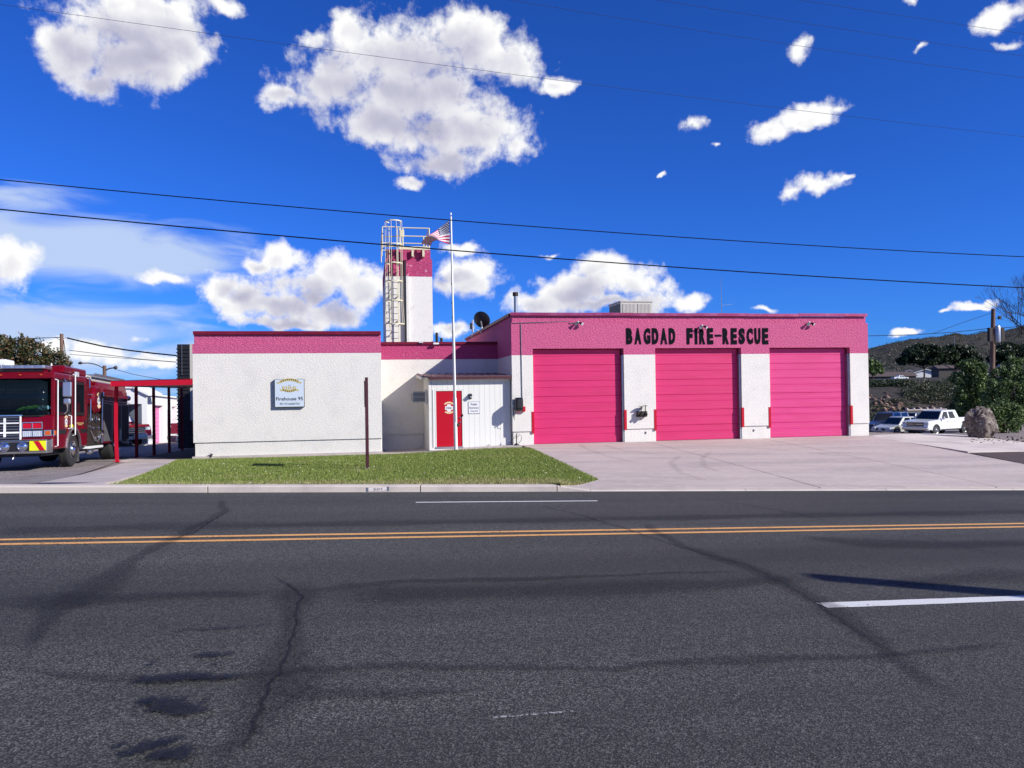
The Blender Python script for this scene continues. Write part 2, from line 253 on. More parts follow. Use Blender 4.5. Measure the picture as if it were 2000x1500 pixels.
# ---------------------------------------------------------------- mesh builders
class MB:
    def __init__(s): s.v = []; s.f = []; s.mi = []
    def add(s, vs, fs, k=0):
        o = len(s.v); s.v += [tuple(p) for p in vs]; s.f += [tuple(i+o for i in f) for f in fs]; s.mi += [k]*len(fs); return s
    def box(s, x0, x1, y0, y1, z0, z1, k=0):
        return s.add([(x0,y0,z0),(x1,y0,z0),(x1,y1,z0),(x0,y1,z0),(x0,y0,z1),(x1,y0,z1),(x1,y1,z1),(x0,y1,z1)],
                     [(0,3,2,1),(4,5,6,7),(0,1,5,4),(1,2,6,5),(2,3,7,6),(3,0,4,7)], k)
    def hexa(s, p, k=0):
        return s.add(p, [(0,3,2,1),(4,5,6,7),(0,1,5,4),(1,2,6,5),(2,3,7,6),(3,0,4,7)], k)
    def prism(s, poly, a0, a1, axis='x', k=0):
        "poly in the plane across axis: x -> (y,z); y -> (x,z); z -> (x,y)"
        n = len(poly)
        def q(a, p): return (a, p[0], p[1]) if axis == 'x' else ((p[0], a, p[1]) if axis == 'y' else (p[0], p[1], a))
        vs = [q(a0, p) for p in poly]+[q(a1, p) for p in poly]
        fs = [tuple(range(n))[::-1], tuple(range(n, 2*n))]+[(i, (i+1) % n, n+(i+1) % n, n+i) for i in range(n)]
        return s.add(vs, fs, k)
    def tube(s, pts, r, n=8, r2=None, k=0, caps=True):
        pts = [Vector(p) for p in pts]; m = len(pts); vs = []; up = None
        for i, p in enumerate(pts):
            t = (pts[min(i+1, m-1)]-pts[max(i-1, 0)]).normalized()
            if up is None: up = t.orthogonal().normalized()
            up = (up-t*up.dot(t)); up = up.normalized() if up.length > 1e-6 else t.orthogonal().normalized()
            w = t.cross(up); rr = r if r2 is None else r+(r2-r)*i/(m-1)
            if isinstance(r, (list, tuple)): rr = r[i]
            vs += [p+(up*math.cos(2*math.pi*j/n)+w*math.sin(2*math.pi*j/n))*rr for j in range(n)]
        fs = [(i*n+j, i*n+(j+1) % n, (i+1)*n+(j+1) % n, (i+1)*n+j) for i in range(m-1) for j in range(n)]
        if caps: fs += [tuple(range(n))[::-1], tuple(range((m-1)*n, m*n))]
        return s.add(vs, fs, k)
    def lathe(s, prof, c, axis='z', n=24, k=0):
        "prof: list of (radius, along)"
        vs = []
        for (r, h) in prof:
            for j in range(n):
                a = 2*math.pi*j/n; u, w = r*math.cos(a), r*math.sin(a)
                vs.append((c[0]+h, c[1]+u, c[2]+w) if axis == 'x' else ((c[0]+u, c[1]+h, c[2]+w) if axis == 'y' else (c[0]+u, c[1]+w, c[2]+h)))
        m = len(prof); fs = [(i*n+j, i*n+(j+1) % n, (i+1)*n+(j+1) % n, (i+1)*n+j) for i in range(m-1) for j in range(n)]
        if prof[0][0] > 1e-5: fs.append(tuple(range(n))[::-1])
        if prof[-1][0] > 1e-5: fs.append(tuple(range((m-1)*n, m*n)))
        return s.add(vs, fs, k)
    def build(s, name, m, parent=None, loc=None, bevel=0, smooth=False, seg=2, fix=True):
        me = bpy.data.meshes.new(name); me.from_pydata(s.v, [], s.f); me.validate()
        if fix:
            import bmesh
            bm = bmesh.new(); bm.from_mesh(me); bmesh.ops.recalc_face_normals(bm, faces=bm.faces); bm.to_mesh(me); bm.free()
        ms = m if isinstance(m, (list, tuple)) else [m]
        for q in ms: me.materials.append(M[q] if isinstance(q, str) else q)
        if len(ms) > 1 and len(me.polygons) == len(s.mi): me.polygons.foreach_set('material_index', s.mi)
        return link(name, me, parent, loc, bevel, smooth, seg)
def link(name, me, parent=None, loc=None, bevel=0, smooth=False, seg=2):
    if smooth:
        me.polygons.foreach_set('use_smooth', [True]*len(me.polygons)); me.set_sharp_from_angle(angle=math.radians(38))
    o = bpy.data.objects.new(name, me); C.objects.link(o)
    if parent: o.parent = parent
    if loc: o.location = loc
    if bevel:
        b = o.modifiers.new('bevel', 'BEVEL'); b.width = bevel; b.segments = seg; b.limit_method = 'ANGLE'; b.angle_limit = math.radians(35)
    return o
def tag(o, label, cat, group=None, kind=None):
    o['label'] = label
    if cat: o['category'] = cat
    if group: o['group'] = group
    if kind: o['kind'] = kind
    return o
def thing(name, label, cat, loc=(0, 0, 0), rz=0, group=None):
    o = bpy.data.objects.new(name, None); C.objects.link(o); o.location = loc; o.rotation_euler = (0, 0, rz)
    return tag(o, label, cat, group)
def struct(o): o['kind'] = 'structure'; return o
def stuff(o): o['kind'] = 'stuff'; return o
def box(name, m, parent, x0, x1, y0, y1, z0, z1, bevel=0):
    return MB().box(x0, x1, y0, y1, z0, z1).build(name, m, parent, bevel=bevel)
def copytree(o, parent=None):
    c = o.copy(); C.objects.link(c); c.parent = parent
    for ch in list(o.children): copytree(ch, c)
    return c
def npmesh(name, V, Fq, m, parent=None, nper=4):
    V = np.asarray(V, np.float32).reshape(-1, 3); Fq = np.asarray(Fq, np.int32).reshape(-1)
    me = bpy.data.meshes.new(name); me.vertices.add(len(V)); me.vertices.foreach_set('co', V.ravel())
    k = len(Fq)//nper; me.loops.add(len(Fq)); me.loops.foreach_set('vertex_index', Fq)
    me.polygons.add(k); me.polygons.foreach_set('loop_start', np.arange(0, k*nper, nper, dtype=np.int32)); me.update(calc_edges=True)
    me.materials.append(M[m] if isinstance(m, str) else m)
    return link(name, me, parent)
def leaves(cent, size, m, name='crown', parent=None, up=.3):
    "one small bent leaf quad at each centre"
    n = len(cent); cent = np.asarray(cent, float)
    a = rng.normal(size=(n, 3)); a /= np.linalg.norm(a, axis=1)[:, None]
    b = rng.normal(size=(n, 3)); b[:, 2] *= .6; b -= (b*a).sum(1)[:, None]*a; b /= np.linalg.norm(b, axis=1)[:, None]
    s = (size*rng.uniform(.6, 1.3, n))[:, None]
    V = np.stack([cent-a*s, cent+b*s*.45, cent+a*s, cent-b*s*.45], 1).reshape(-1, 3)
    return npmesh(name, V, np.arange(4*n), m, parent)
def clump_pts(blobs, n, shell=.55):
    "points gathered in clumps through ellipsoids (cx,cy,cz,rx,ry,rz)"
    out = []; vol = np.array([b[3]*b[4]*b[5] for b in blobs])**.7; vol = vol/vol.sum()
    for b, w in zip(blobs, vol):
        k = max(int(n*w), 30); nc = max(k//38, 6)
        d = rng.normal(size=(nc, 3)); d /= np.linalg.norm(d, axis=1)[:, None]
        r = rng.uniform(shell, 1.0, nc)[:, None]**.6
        cc = d*r*np.array(b[3:6])+np.array(b[:3])
        idx = rng.integers(0, nc, k); sp_ = min(b[3:6])*.20
        out.append(cc[idx]+rng.normal(size=(k, 3))*sp_)
    return np.concatenate(out)
def text_obj(body, w, h, m, name, parent, loc, bold=0., depth=.01, rx=math.pi/2, rz=0., center=True):
    "text as mesh, scaled to w x h metres, standing on plane y"
    cu = bpy.data.curves.new('t', 'FONT'); cu.body = body; cu.extrude = .5; cu.offset = bold; cu.resolution_u = 3
    to = bpy.data.objects.new('t', cu); C.objects.link(to); dg = bpy.context.evaluated_depsgraph_get(); dg.update()
    me = bpy.data.meshes.new_from_object(to.evaluated_get(dg)); bpy.data.objects.remove(to); bpy.data.curves.remove(cu)
    co = np.empty(len(me.vertices)*3, np.float32); me.vertices.foreach_get('co', co); co = co.reshape(-1, 3)
    mn, mx_ = co.min(0), co.max(0); co = (co-mn)/(mx_-mn+1e-9); co = (co-[.5, .5, .5])*[w, h, depth]
    me.vertices.foreach_set('co', co.astype(np.float32).ravel()); me.materials.clear(); me.materials.append(M[m] if isinstance(m, str) else m); me.update()
    for p in me.polygons: p.material_index = 0
    o = link(name, me, parent, loc); o.rotation_euler = (rx, 0, rz); return o

# ---------------------------------------------------------------- ground
def cam_xy(X, Y):
    dx, dy = X-CAM.x, Y-CAM.y
    return dx*CS-dy*SN, dx*SN+dy*CS
def world_xy(xc, d): return CAM.x+xc*CS+d*SN, CAM.y-xc*SN+d*CS
def kerb_d(xc): return 14.25+.25*xc
def road_z(xc, d): return 2.07-(1.55+.0388*xc+.022*d)
def sstep(a, b, x):
    t = min(max((x-a)/(b-a), 0), 1); return t*t*(3-2*t)
def zg(X, Y):
    xc, d = cam_xy(X, Y); kd = d-kerb_d(xc)
    if kd <= 0: return road_z(xc, d)
    lip = .12-.088*sstep(-2.0, -1.15, X)
    zk = road_z(xc, kerb_d(xc))+lip
    zb = -.2*(1-sstep(-5, 0, X))-.28*sstep(15.5, 24, X)
    yb = max(0, Y)
    back = .031*min(yb, 60)*(1-sstep(0, 12, X))+min(.068*max(0, Y-3.5), 1.55)*sstep(8, 15, X)
    t = kd/(kd+max(0, -Y)); t = t**(.72-.22*(1-sstep(-14, -10, X)) if X < -10 else .72)
    return zk*(1-t)+zb*t-back
def G(px, py):
    v = ray(px, py); lo = 2.0; k = 1.0
    for i in range(4000):
        p = CAM+v*k
        if p.z < zg(p.x, p.y): break
        k += .02 if k < 60 else .2
    a, b = k-.2, k
    for i in range(20):
        c = (a+b)/2; p = CAM+v*c
        if p.z < zg(p.x, p.y): b = c
        else: a = c
    return CAM+v*b
def axis_steps(a, b, mid0, mid1, fine):
    xs = list(np.arange(mid0, mid1+1e-6, fine)); s = fine; x = mid1
    while x < b: s *= 1.22; x += s; xs.append(x)
    s = fine; x = mid0
    while x > a: s *= 1.22; x -= s; xs.insert(0, x)
    return xs
def drape(A, B, n, m_, off, mtl, name, parent=None, skirt=.0, jitter=0):
    "sheet between polylines A and B (world xy), following the ground"
    def samp(P, t):
        L = [0]
        for i in range(len(P)-1): L.append(L[-1]+math.dist(P[i][:2], P[i+1][:2]))
        x = t*L[-1]
        for i in range(len(P)-1):
            if x <= L[i+1]+1e-9: q = (x-L[i])/max(L[i+1]-L[i], 1e-9); return (P[i][0]+(P[i+1][0]-P[i][0])*q, P[i][1]+(P[i+1][1]-P[i][1])*q)
        return P[-1][:2]
    mb = MB(); V = []
    for i in range(n+1):
        a = samp(A, i/n); b = samp(B, i/n)
        for j in range(m_+1):
            t = j/m_; x = a[0]+(b[0]-a[0])*t; y = a[1]+(b[1]-a[1])*t; V.append((x, y, zg(x, y)+off))
    Fs = [(i*(m_+1)+j, (i+1)*(m_+1)+j, (i+1)*(m_+1)+j+1, i*(m_+1)+j+1) for i in range(n) for j in range(m_)]
    if skirt:
        ring = [i*(m_+1) for i in range(n+1)]+[n*(m_+1)+j for j in range(1, m_+1)]+[i*(m_+1)+m_ for i in range(n-1, -1, -1)]+[j for j in range(m_-1, 0, -1)]
        o = len(V); V += [(V[k][0], V[k][1], V[k][2]-skirt) for k in ring]; L = len(ring)
        Fs += [(ring[k], ring[(k+1) % L], o+(k+1) % L, o+k) for k in range(L)]
    mb.add(V, Fs); return mb.build(name, mtl, parent)
# ================================================================ the ground
mg = mat('bare_ground', (.27, .225, .205), .95, var=(.35, (.17, .13, .115), .4, .7), var2=(26, (.36, .31, .28), .5, .7), bump=(22, .7, .03))
xs = axis_steps(-900, 900, -34, 40, .8); ys = axis_steps(-500, 1500, -34, 26, .8)
V = np.zeros((len(ys), len(xs), 3))
for j, y in enumerate(ys):
    for i, x in enumerate(xs):
        z = max(zg(x, y), -6)-.05
        xc, d = cam_xy(x, y)
        if d < kerb_d(xc)+.3: z -= .05
        V[j, i] = (x, y, z)
nx = len(xs); idx = np.arange(len(ys)*nx).reshape(len(ys), nx)
Fq = np.stack([idx[:-1, :-1], idx[:-1, 1:], idx[1:, 1:], idx[1:, :-1]], -1).reshape(-1)
struct(npmesh('ground', V.reshape(-1, 3), Fq, mg))

# road: a sheet whose own x axis runs along the road
RD = math.radians(-4.0)+0.0
rdir_c = Vector((1, .25)).normalized(); p0 = world_xy(0, 0); p1 = world_xy(rdir_c.x, rdir_c.y)
RANG = math.atan2(p1[1]-p0[1], p1[0]-p0[0])
mr_ = bpy.data.materials.new('asphalt'); mr_.use_nodes = True; t = mr_.node_tree; b = t.nodes['Principled BSDF']; b.inputs['Roughness'].default_value = .82; b.inputs['Specular IOR Level'].default_value = .35
tc = N(t, 'ShaderNodeTexCoord')
def nn(sc, det=4, stretch=(1, 1, 1), rough=.6):
    mpp = N(t, 'ShaderNodeMapping'); mpp.inputs['Scale'].default_value = stretch; LK(t, tc.outputs['Object'], mpp.inputs[0])
    n = N(t, 'ShaderNodeTexNoise'); n.inputs['Scale'].default_value = sc; n.inputs['Detail'].default_value = det; n.inputs['Roughness'].default_value = rough; LK(t, mpp.outputs[0], n.inputs['Vector']); return n.outputs['Fac']
def mrg(s, a, b_, c=0, d_=1):
    n = N(t, 'ShaderNodeMapRange'); LK(t, s, n.inputs[0]); n.inputs[1].default_value = a; n.inputs[2].default_value = b_; n.inputs[3].default_value = c; n.inputs[4].default_value = d_; return n.outputs[0]
vo = N(t, 'ShaderNodeTexVoronoi'); vo.inputs['Scale'].default_value = 120; LK(t, tc.outputs['Object'], vo.inputs['Vector'])
svo = N(t, 'ShaderNodeSeparateColor'); LK(t, vo.outputs['Color'], svo.inputs[0])
stone = mathn(t, 'POWER', svo.outputs[0], 2.4)
n1 = nn(30, 5, rough=.8); n2 = nn(.35, 3, (.18, 1, 1)); n3 = nn(1.6, 5, (.12, 1.3, 1))
worn = mathn(t, 'MULTIPLY', mrg(n2, .35, .65), mrg(n3, .25, .65, .45, 1))
base = mathn(t, 'MULTIPLY_ADD', stone, mathn(t, 'MULTIPLY_ADD', worn, .13, .038), .020)
base = mathn(t, 'MULTIPLY', base, mrg(n1, .3, .7, .6, 1.35))
cmb = N(t, 'ShaderNodeCombineColor'); LK(t, base, cmb.inputs[0]); LK(t, mathn(t, 'MULTIPLY', base, .99), cmb.inputs[1]); LK(t, mathn(t, 'MULTIPLY', base, .90), cmb.inputs[2])
LK(t, cmb.outputs[0], b.inputs['Base Color'])
bp = N(t, 'ShaderNodeBump'); bp.inputs['Strength'].default_value = .55; bp.inputs['Distance'].default_value = .006; LK(t, vo.outputs['Distance'], bp.inputs['Height']); LK(t, bp.outputs[0], b.inputs['Normal'])
M['asphalt'] = mr_
def to_road(X, Y): return (X*math.cos(RANG)+Y*math.sin(RANG), -X*math.sin(RANG)+Y*math.cos(RANG))
road_y1 = to_road(*world_xy(0, 14.25))[1]
def road_sheet(name, mtl, x0, x1, y0, y1, off, parent=None, nxs=1, wob=0, ny=1):
    "rectangle in road coordinates, laid on the road plane"
    V = []; 
    for i in range(nxs+1):
        for j in range(ny+1):
            x = x0+(x1-x0)*i/nxs; y = y0+(y1-y0)*j/ny+(random.uniform(-wob, wob) if wob else 0)
            X = x*math.cos(RANG)-y*math.sin(RANG); Y = x*math.sin(RANG)+y*math.cos(RANG)
            xc, d = cam_xy(X, Y); V.append((x, y, road_z(xc, d)+off))
    Fs = [(i*(ny+1)+j, (i+1)*(ny+1)+j, (i+1)*(ny+1)+j+1, i*(ny+1)+j+1) for i in range(nxs) for j in range(ny)]
    o = MB().add(V, Fs).build(name, mtl, parent)
    if parent is None: o.rotation_euler = (0, 0, RANG)
    return o
road = struct(road_sheet('road', 'asphalt', -140, 140, road_y1-17.5, road_y1+.03, 0))
def RP(px, py):
    "road coordinates of the road point seen at px,py"
    v = ray(px, py); lo, hi = 1., 80.
    f = lambda k: (lambda p: p.z-road_z(*cam_xy(p.x, p.y)))(CAM+v*k)
    for _ in range(40):
        mdl = (lo+hi)/2
        if f(mdl) > 0: lo = mdl
        else: hi = mdl
    p = CAM+v*lo; return to_road(p.x, p.y)
def paintmat(name, col, wear):
    m = mat(name, col, .7); t = m.node_tree; b = t.nodes['Principled BSDF']; tc = N(t, 'ShaderNodeTexCoord')
    n = N(t, 'ShaderNodeTexNoise'); n.inputs['Scale'].default_value = 34; n.inputs['Detail'].default_value = 6; n.inputs['Roughness'].default_value = .8; LK(t, tc.outputs['Object'], n.inputs['Vector'])
    n2 = N(t, 'ShaderNodeTexNoise'); n2.inputs['Scale'].default_value = 1.1; n2.inputs['Detail'].default_value = 3; LK(t, tc.outputs['Object'], n2.inputs['Vector'])
    s = mathn(t, 'ADD', n.outputs['Fac'], mathn(t, 'MULTIPLY', mathn(t, 'SUBTRACT', n2.outputs['Fac'], .5), .35))
    r = N(t, 'ShaderNodeMapRange'); LK(t, s, r.inputs[0]); r.inputs[1].default_value = wear; r.inputs[2].default_value = wear+.07
    tr = N(t, 'ShaderNodeBsdfTransparent'); mx = N(t, 'ShaderNodeMixShader'); LK(t, r.outputs[0], mx.inputs[0]); LK(t, b.outputs[0], mx.inputs[1]); LK(t, tr.outputs[0], mx.inputs[2]); LK(t, mx.outputs[0], t.nodes['Material Output'].inputs[0])
    return m
M['yellow_line'] = paintmat('yellow_line_paint', (.76, .38, .115), .585); M['white_line'] = paintmat('white_line_paint', (.68, .68, .67), .62); M['white_line_worn'] = paintmat('worn_white_paint', (.40, .40, .40), .42)
ym = (RP(1000, 1037.0)[1]+RP(400, 1049.5)[1]+RP(1600, 1029.5)[1])/3; ym2 = (RP(1000, 1044.5)[1]+RP(400, 1057)[1]+RP(1600, 1036)[1])/3
yw = .112
for yc in (ym, ym2-.02):
    struct(road_sheet('road_marking', 'yellow_line', -140, 140, yc-yw/2, yc+yw/2, .004, None, 900, .004))
for (pa, pb, w) in (((812, 981.5), (1167, 978.5), .09), ((1605, 1183), (2020, 1168), .16)):
    a = RP(*pa); c = RP(*pb); yc = (a[1]+c[1])/2; 
    x0, x1 = a[0], c[0]
    if pa[0] > 1500: x1 = x0+3.05
    # laid slightly askew as painted
    mbx = MB(); Vq = []
    nseg = 40
    for i in range(nseg+1):
        x = x0+(x1-x0)*i/nseg; yy = a[1]+(c[1]-a[1])*(x-a[0])/(c[0]-a[0]) if pa[0] < 1500 else a[1]+(c[1]-a[1])*(x-a[0])/(c[0]-a[0])
        for sgn in (-1, 1):
            y = yy+sgn*w/2+random.uniform(-.004, .004); X = x*math.cos(RANG)-y*math.sin(RANG); Y = x*math.sin(RANG)+y*math.cos(RANG)
            Vq.append((x, y, road_z(*cam_xy(X, Y))+.004))
    mbx.add(Vq, [(2*i, 2*i+2, 2*i+3, 2*i+1) for i in range(nseg)])
    o = struct(mbx.build('road_marking', 'white_line')); o.rotation_euler = (0, 0, RANG)
a = RP(955, 1403); c = RP(1132, 1405); o = struct(road_sheet('road_marking', 'white_line_worn', a[0], c[0], a[1]-.011, a[1]+.011, .004))

# tar seams, tyre-darkened joints and oil stains: thin stained ribbons with ragged edges
def stainmat(name, col, hard, strength, nsc=9, namp=1.5):
    m = mat(name, col, .75, spec=.3); t = m.node_tree; b = t.nodes['Principled BSDF']; at = N(t, 'ShaderNodeAttribute', attribute_name='edge')
    tc = N(t, 'ShaderNodeTexCoord'); n = N(t, 'ShaderNodeTexNoise'); n.inputs['Scale'].default_value = nsc; n.inputs['Detail'].default_value = 8; n.inputs['Roughness'].default_value = .75; LK(t, tc.outputs['Object'], n.inputs['Vector'])
    s = mathn(t, 'ADD', at.outputs['Fac'], mathn(t, 'MULTIPLY', mathn(t, 'SUBTRACT', n.outputs['Fac'], .5), namp))
    r = N(t, 'ShaderNodeMapRange', interpolation_type='SMOOTHSTEP'); LK(t, s, r.inputs[0]); r.inputs[1].default_value = .5-.5*(1-hard); r.inputs[2].default_value = .5+.5*(1-hard)+.02; r.inputs[4].default_value = strength
    tr = N(t, 'ShaderNodeBsdfTransparent'); mx = N(t, 'ShaderNodeMixShader'); LK(t, r.outputs[0], mx.inputs[0]); LK(t, tr.outputs[0], mx.inputs[1]); LK(t, b.outputs[0], mx.inputs[2]); LK(t, mx.outputs[0], t.nodes['Material Output'].inputs[0])
    return m
M['tar'] = stainmat('tar_seam', (.010, .010, .013), .45, .55); M['stain_soft'] = stainmat('soft_road_stain', (.017, .017, .020), .0, .30); M['oil'] = stainmat('oil_stain', (.010, .011, .020), .35, .68, 15, 3.2)
rsn = [0]
def splat(px, py, rx, ry):
    c = RP(px, py); V = [(0, 0)]; E = [1.6]; n = 20
    for k, (rr, ee) in enumerate(((.5, .75), (.95, .15), (1.6, -1.1))):
        for j in range(n): a = 6.2832*j/n; V.append((rx*rr*math.cos(a), ry*rr*math.sin(a))); E.append(ee)
    Fs = [(0, 1+j, 1+(j+1) % n) for j in range(n)]+[(1+k*n+j, 1+(k+1)*n+j, 1+(k+1)*n+(j+1) % n, 1+k*n+(j+1) % n) for k in range(2) for j in range(n)]
    rsn[0] += 1; P = []
    for x, y in V:
        x += c[0]; y += c[1]; X = x*math.cos(RANG)-y*math.sin(RANG); Y = x*math.sin(RANG)+y*math.cos(RANG); P.append((x, y, road_z(*cam_xy(X, Y))+.0065+.0006*rsn[0]))
    o = MB().add(P, Fs).build('oil_stain', 'oil', fix=False); at = o.data.attributes.new('edge', 'FLOAT', 'POINT'); at.data.foreach_set('value', E); o.parent = road
def ribbon(name, mtl, pts, wids):
    R = [RP(*p) for p in pts]; fine = []; fw = []
    for i in range(len(R)-1):
        k = max(int(math.dist(R[i], R[i+1])/.08), 2)
        for j in range(k): q = j/k; fine.append((R[i][0]+(R[i+1][0]-R[i][0])*q, R[i][1]+(R[i+1][1]-R[i][1])*q)); fw.append((wids[i]+(wids[i+1]-wids[i])*q)*(.62 if mtl == 'tar' else 1))
    fine.append(R[-1]); fw.append(wids[-1]); V = []; E = []
    ph = random.uniform(0, 9); rsn[0] += 1; off = .0065+.0006*rsn[0]
    for i, p in enumerate(fine):
        a = fine[max(i-1, 0)]; c = fine[min(i+1, len(fine)-1)]; L = math.dist(a, c) or 1; nxv = (-(c[1]-a[1])/L, (c[0]-a[0])/L)
        wob = .05*mnoise.noise((i*.13, ph, 0))+.028*mnoise.noise((i*.55, ph, 3)); w = fw[i]*(1+.2*math.sin(i*.23+ph))
        end = min(i, len(fine)-1-i)/5.
        for s, e_ in ((-1.5, -.25), (-.4, .85), (.4, .85), (1.5, -.25)):
            x = p[0]+nxv[0]*(s*w+wob); y = p[1]+nxv[1]*(s*w+wob); X = x*math.cos(RANG)-y*math.sin(RANG); Y = x*math.sin(RANG)+y*math.cos(RANG)
            V.append((x, y, road_z(*cam_xy(X, Y))+off)); E.append(e_*min(end, 1))
    Fs = [(4*i+j, 4*i+4+j, 4*i+5+j, 4*i+1+j) for i in range(len(fine)-1) for j in range(3)]
    mb = MB().add(V, Fs); o = mb.build(name, mtl, fix=False); at = o.data.attributes.new('edge', 'FLOAT', 'POINT'); at.data.foreach_set('value', E)
    o.parent = road; return o
RB = lambda *a: ribbon(*a)
RB('tar_seam', 'stain_soft', [(560, 1135), (585, 1165), (575, 1215), (568, 1260), (560, 1310), (535, 1370), (500, 1420), (440, 1490), (400, 1530)], [.10, .20, .10, .12, .22, .20, .10, .08, .08])
RB('tar_crack', 'tar', [(520, 1120), (560, 1142), (590, 1165), (577, 1200), (568, 1250), (556, 1300), (530, 1360), (490, 1425), (440, 1500)], [.015, .02, .02, .015, .02, .02, .02, .025, .025])
RB('tar_seam', 'stain_soft', [(590, 1160), (700, 1143), (800, 1136), (1000, 1133), (1200, 1124), (1460, 1116)], [.14, .12, .10, .08, .06, .05])
RB('tar_seam', 'stain_soft', [(0, 1305), (130, 1323), (300, 1328), (480, 1325), (580, 1312), (800, 1302), (1000, 1308), (1200, 1305), (1300, 1296), (1500, 1288), (1730, 1280), (2010, 1258)], [.05, .07, .12, .07, .05, .07, .08, .05, .06, .09, .06, .05])
RB('tar_seam', 'stain_soft', [(1250, 1020), (1330, 1065), (1440, 1100), (1530, 1140), (1640, 1200), (1730, 1265), (1800, 1320), (1900, 1380)], [.05, .10, .12, .16, .12, .10, .09, .06])
RB('tar_crack', 'tar', [(1040, 985), (1130, 1005), (1210, 1030), (1330, 1068), (1460, 1105), (1560, 1155), (1650, 1210), (1720, 1258), (1790, 1310)], [.02, .03, .03, .02, .02, .02, .02, .02, .02])
RB('tar_crack', 'tar', [(1340, 972), (1450, 985), (1560, 1005), (1640, 1025)], [.02, .03, .03, .02])
RB('tar_crack', 'tar', [(1760, 1040), (1850, 1062), (1990, 1092)], [.015, .02, .02])
RB('tar_crack', 'tar', [(1880, 1185), (1940, 1200), (2010, 1222)], [.01, .012, .01])
RB('tar_seam', 'stain_soft', [(430, 975), (440, 1000), (330, 1058), (250, 1100), (190, 1150), (120, 1190), (70, 1240), (55, 1290)], [.06, .07, .09, .12, .20, .17, .07, .05])
RB('tar_crack', 'tar', [(440, 1000), (415, 1020), (375, 1042), (320, 1062)], [.02, .03, .03, .02])
RB('tyre_stain', 'stain_soft', [(-60, 1185), (120, 1175), (330, 1165), (560, 1160)], [.15, .26, .18, .10])
RB('tyre_stain', 'stain_soft', [(-50, 1040), (300, 1030), (800, 1022), (1300, 1012), (2050, 1000)], [.3, .35, .2, .25, .3])
RB('tyre_stain', 'stain_soft', [(650, 1165), (1000, 1158), (1350, 1145), (1600, 1130)], [.3, .32, .25, .15])
RB('tyre_stain', 'stain_soft', [(1540, 1048), (1700, 1062), (1850, 1065), (2050, 1062)], [.15, .35, .3, .3])
RB('tyre_stain', 'stain_soft', [(1700, 1145), (1850, 1135), (2050, 1120)], [.15, .25, .3])
RB('tyre_stain', 'stain_soft', [(500, 1352), (700, 1358), (1000, 1352)], [.05, .10, .06])
RB('oil_stain', 'oil', [(290, 1238), (400, 1233), (480, 1228), (560, 1224)], [.008, .02, .025, .008])
splat(415, 1282, .17, .06)
splat(345, 1328, .30, .10); splat(430, 1327, .18, .05); splat(325, 1380, .16, .13); splat(362, 1392, .15, .10); splat(290, 1374, .06, .06)
for (x, y, w) in ((290, 1465, .05), (325, 1456, .04), (355, 1478, .06), (312, 1482, .04), (240, 1462, .02), (430, 1301, .015), (300, 1301, .02), (405, 1375, .02), (255, 1478, .03), (350, 1452, .02)):
    splat(x, y, w*1.6, w*1.6)

# kerb pieces with joints; rolled down at the driveway
def kerb_at(px):
    q = (px-1000)/1500; xc = q*14.25/(1-.25*q); return xc
def kerb_seg(xa, xb, ha, hb):
    mb = MB(); P = []
    for (xc, h) in ((xa, ha), (xb, hb)):
        for (dy, z) in ((0., -.08), (0.0, h-.025), (.02, h-.004), (.045, h), (.165, h+.004), (.165, -.1)):
            d = kerb_d(xc)+dy; X, Y = world_xy(xc, d); P.append((X, Y, road_z(xc, kerb_d(xc))+z))
    Fs = [(i, i+1, i+7, i+6) for i in range(5)]+[(0, 1, 2, 3, 4, 5), (6, 7, 8, 9, 10, 11), (5, 0, 6, 11)]
    return mb.add(P, Fs)
kroot = struct(thing('kerb', '', '')); del kroot['label']
jx = [-30, -26, -22, -18, -14, kerb_at(-20)-.0, kerb_at(403), kerb_at(818), kerb_at(1085)]
jx = sorted(jx)
for a, c in zip(jx[:-1], jx[1:]): kerb_seg(a+.008, c-.008, .12, .12).build('kerb_stone', 'kerb', kroot, bevel=.006)
kerb_seg(kerb_at(1085)+.008, kerb_at(1150), .12, .03).build('kerb_stone', 'kerb', kroot)
a = kerb_at(1150); 
for c in [a+3.2*k for k in range(1, 9)]: kerb_seg(a+.006, c-.006, .03, .03).build('kerb_stone', 'kerb', kroot); a = c
# painted house number on the kerb face
xk = kerb_at(735); kx, ky = world_xy(xk, kerb_d(xk)-.004); kz = road_z(xk, kerb_d(xk))
M['paint_old'] = mat('old_white_paint', (.66, .62, .60), .8, var=(40, (.5, .45, .42), .5, .6)); M['paint_grey'] = mat('faded_number', (.22, .19, .19), .8)
nb = thing('kerb_number', 'white painted house number 301 with black ends on the kerb below the lawn', 'house number', (kx, ky, kz+.052), RANG)
box('paint_patch', 'paint_old', nb, -.16, .16, -.002, .004, -.032, .032)
box('paint_border', 'grey_print', nb, -.20, -.165, -.002, .004, -.034, .038); box('paint_border', 'grey_print', nb, .165, .20, -.002, .004, -.034, .038)
text_obj('301', .16, .042, 'paint_grey', 'numeral', nb, (0, -.004, 0), .02, .002)

# driveway of cast slabs
drv = struct(thing('driveway', '', '')); del drv['label']
def kpt(px, off=.17):
    xc = kerb_at(px); return world_xy(xc, kerb_d(xc)+off)
def lerp(a, b, t): return (a[0]+(b[0]-a[0])*t, a[1]+(b[1]-a[1])*t)
gl = G(1036, 874); corner = G(1168, 938); corner2 = G(1095, 951)
J = [[PY(1262, 863, 0.), kpt(1605)], [PY(1487, 857, 0.), kpt(1952)], [PY(1697, 851.5, 0), None]]
e1 = G(1890, 883); e2 = G(2000, 905); dirr = (e2.x-e1.x, e2.y-e1.y)
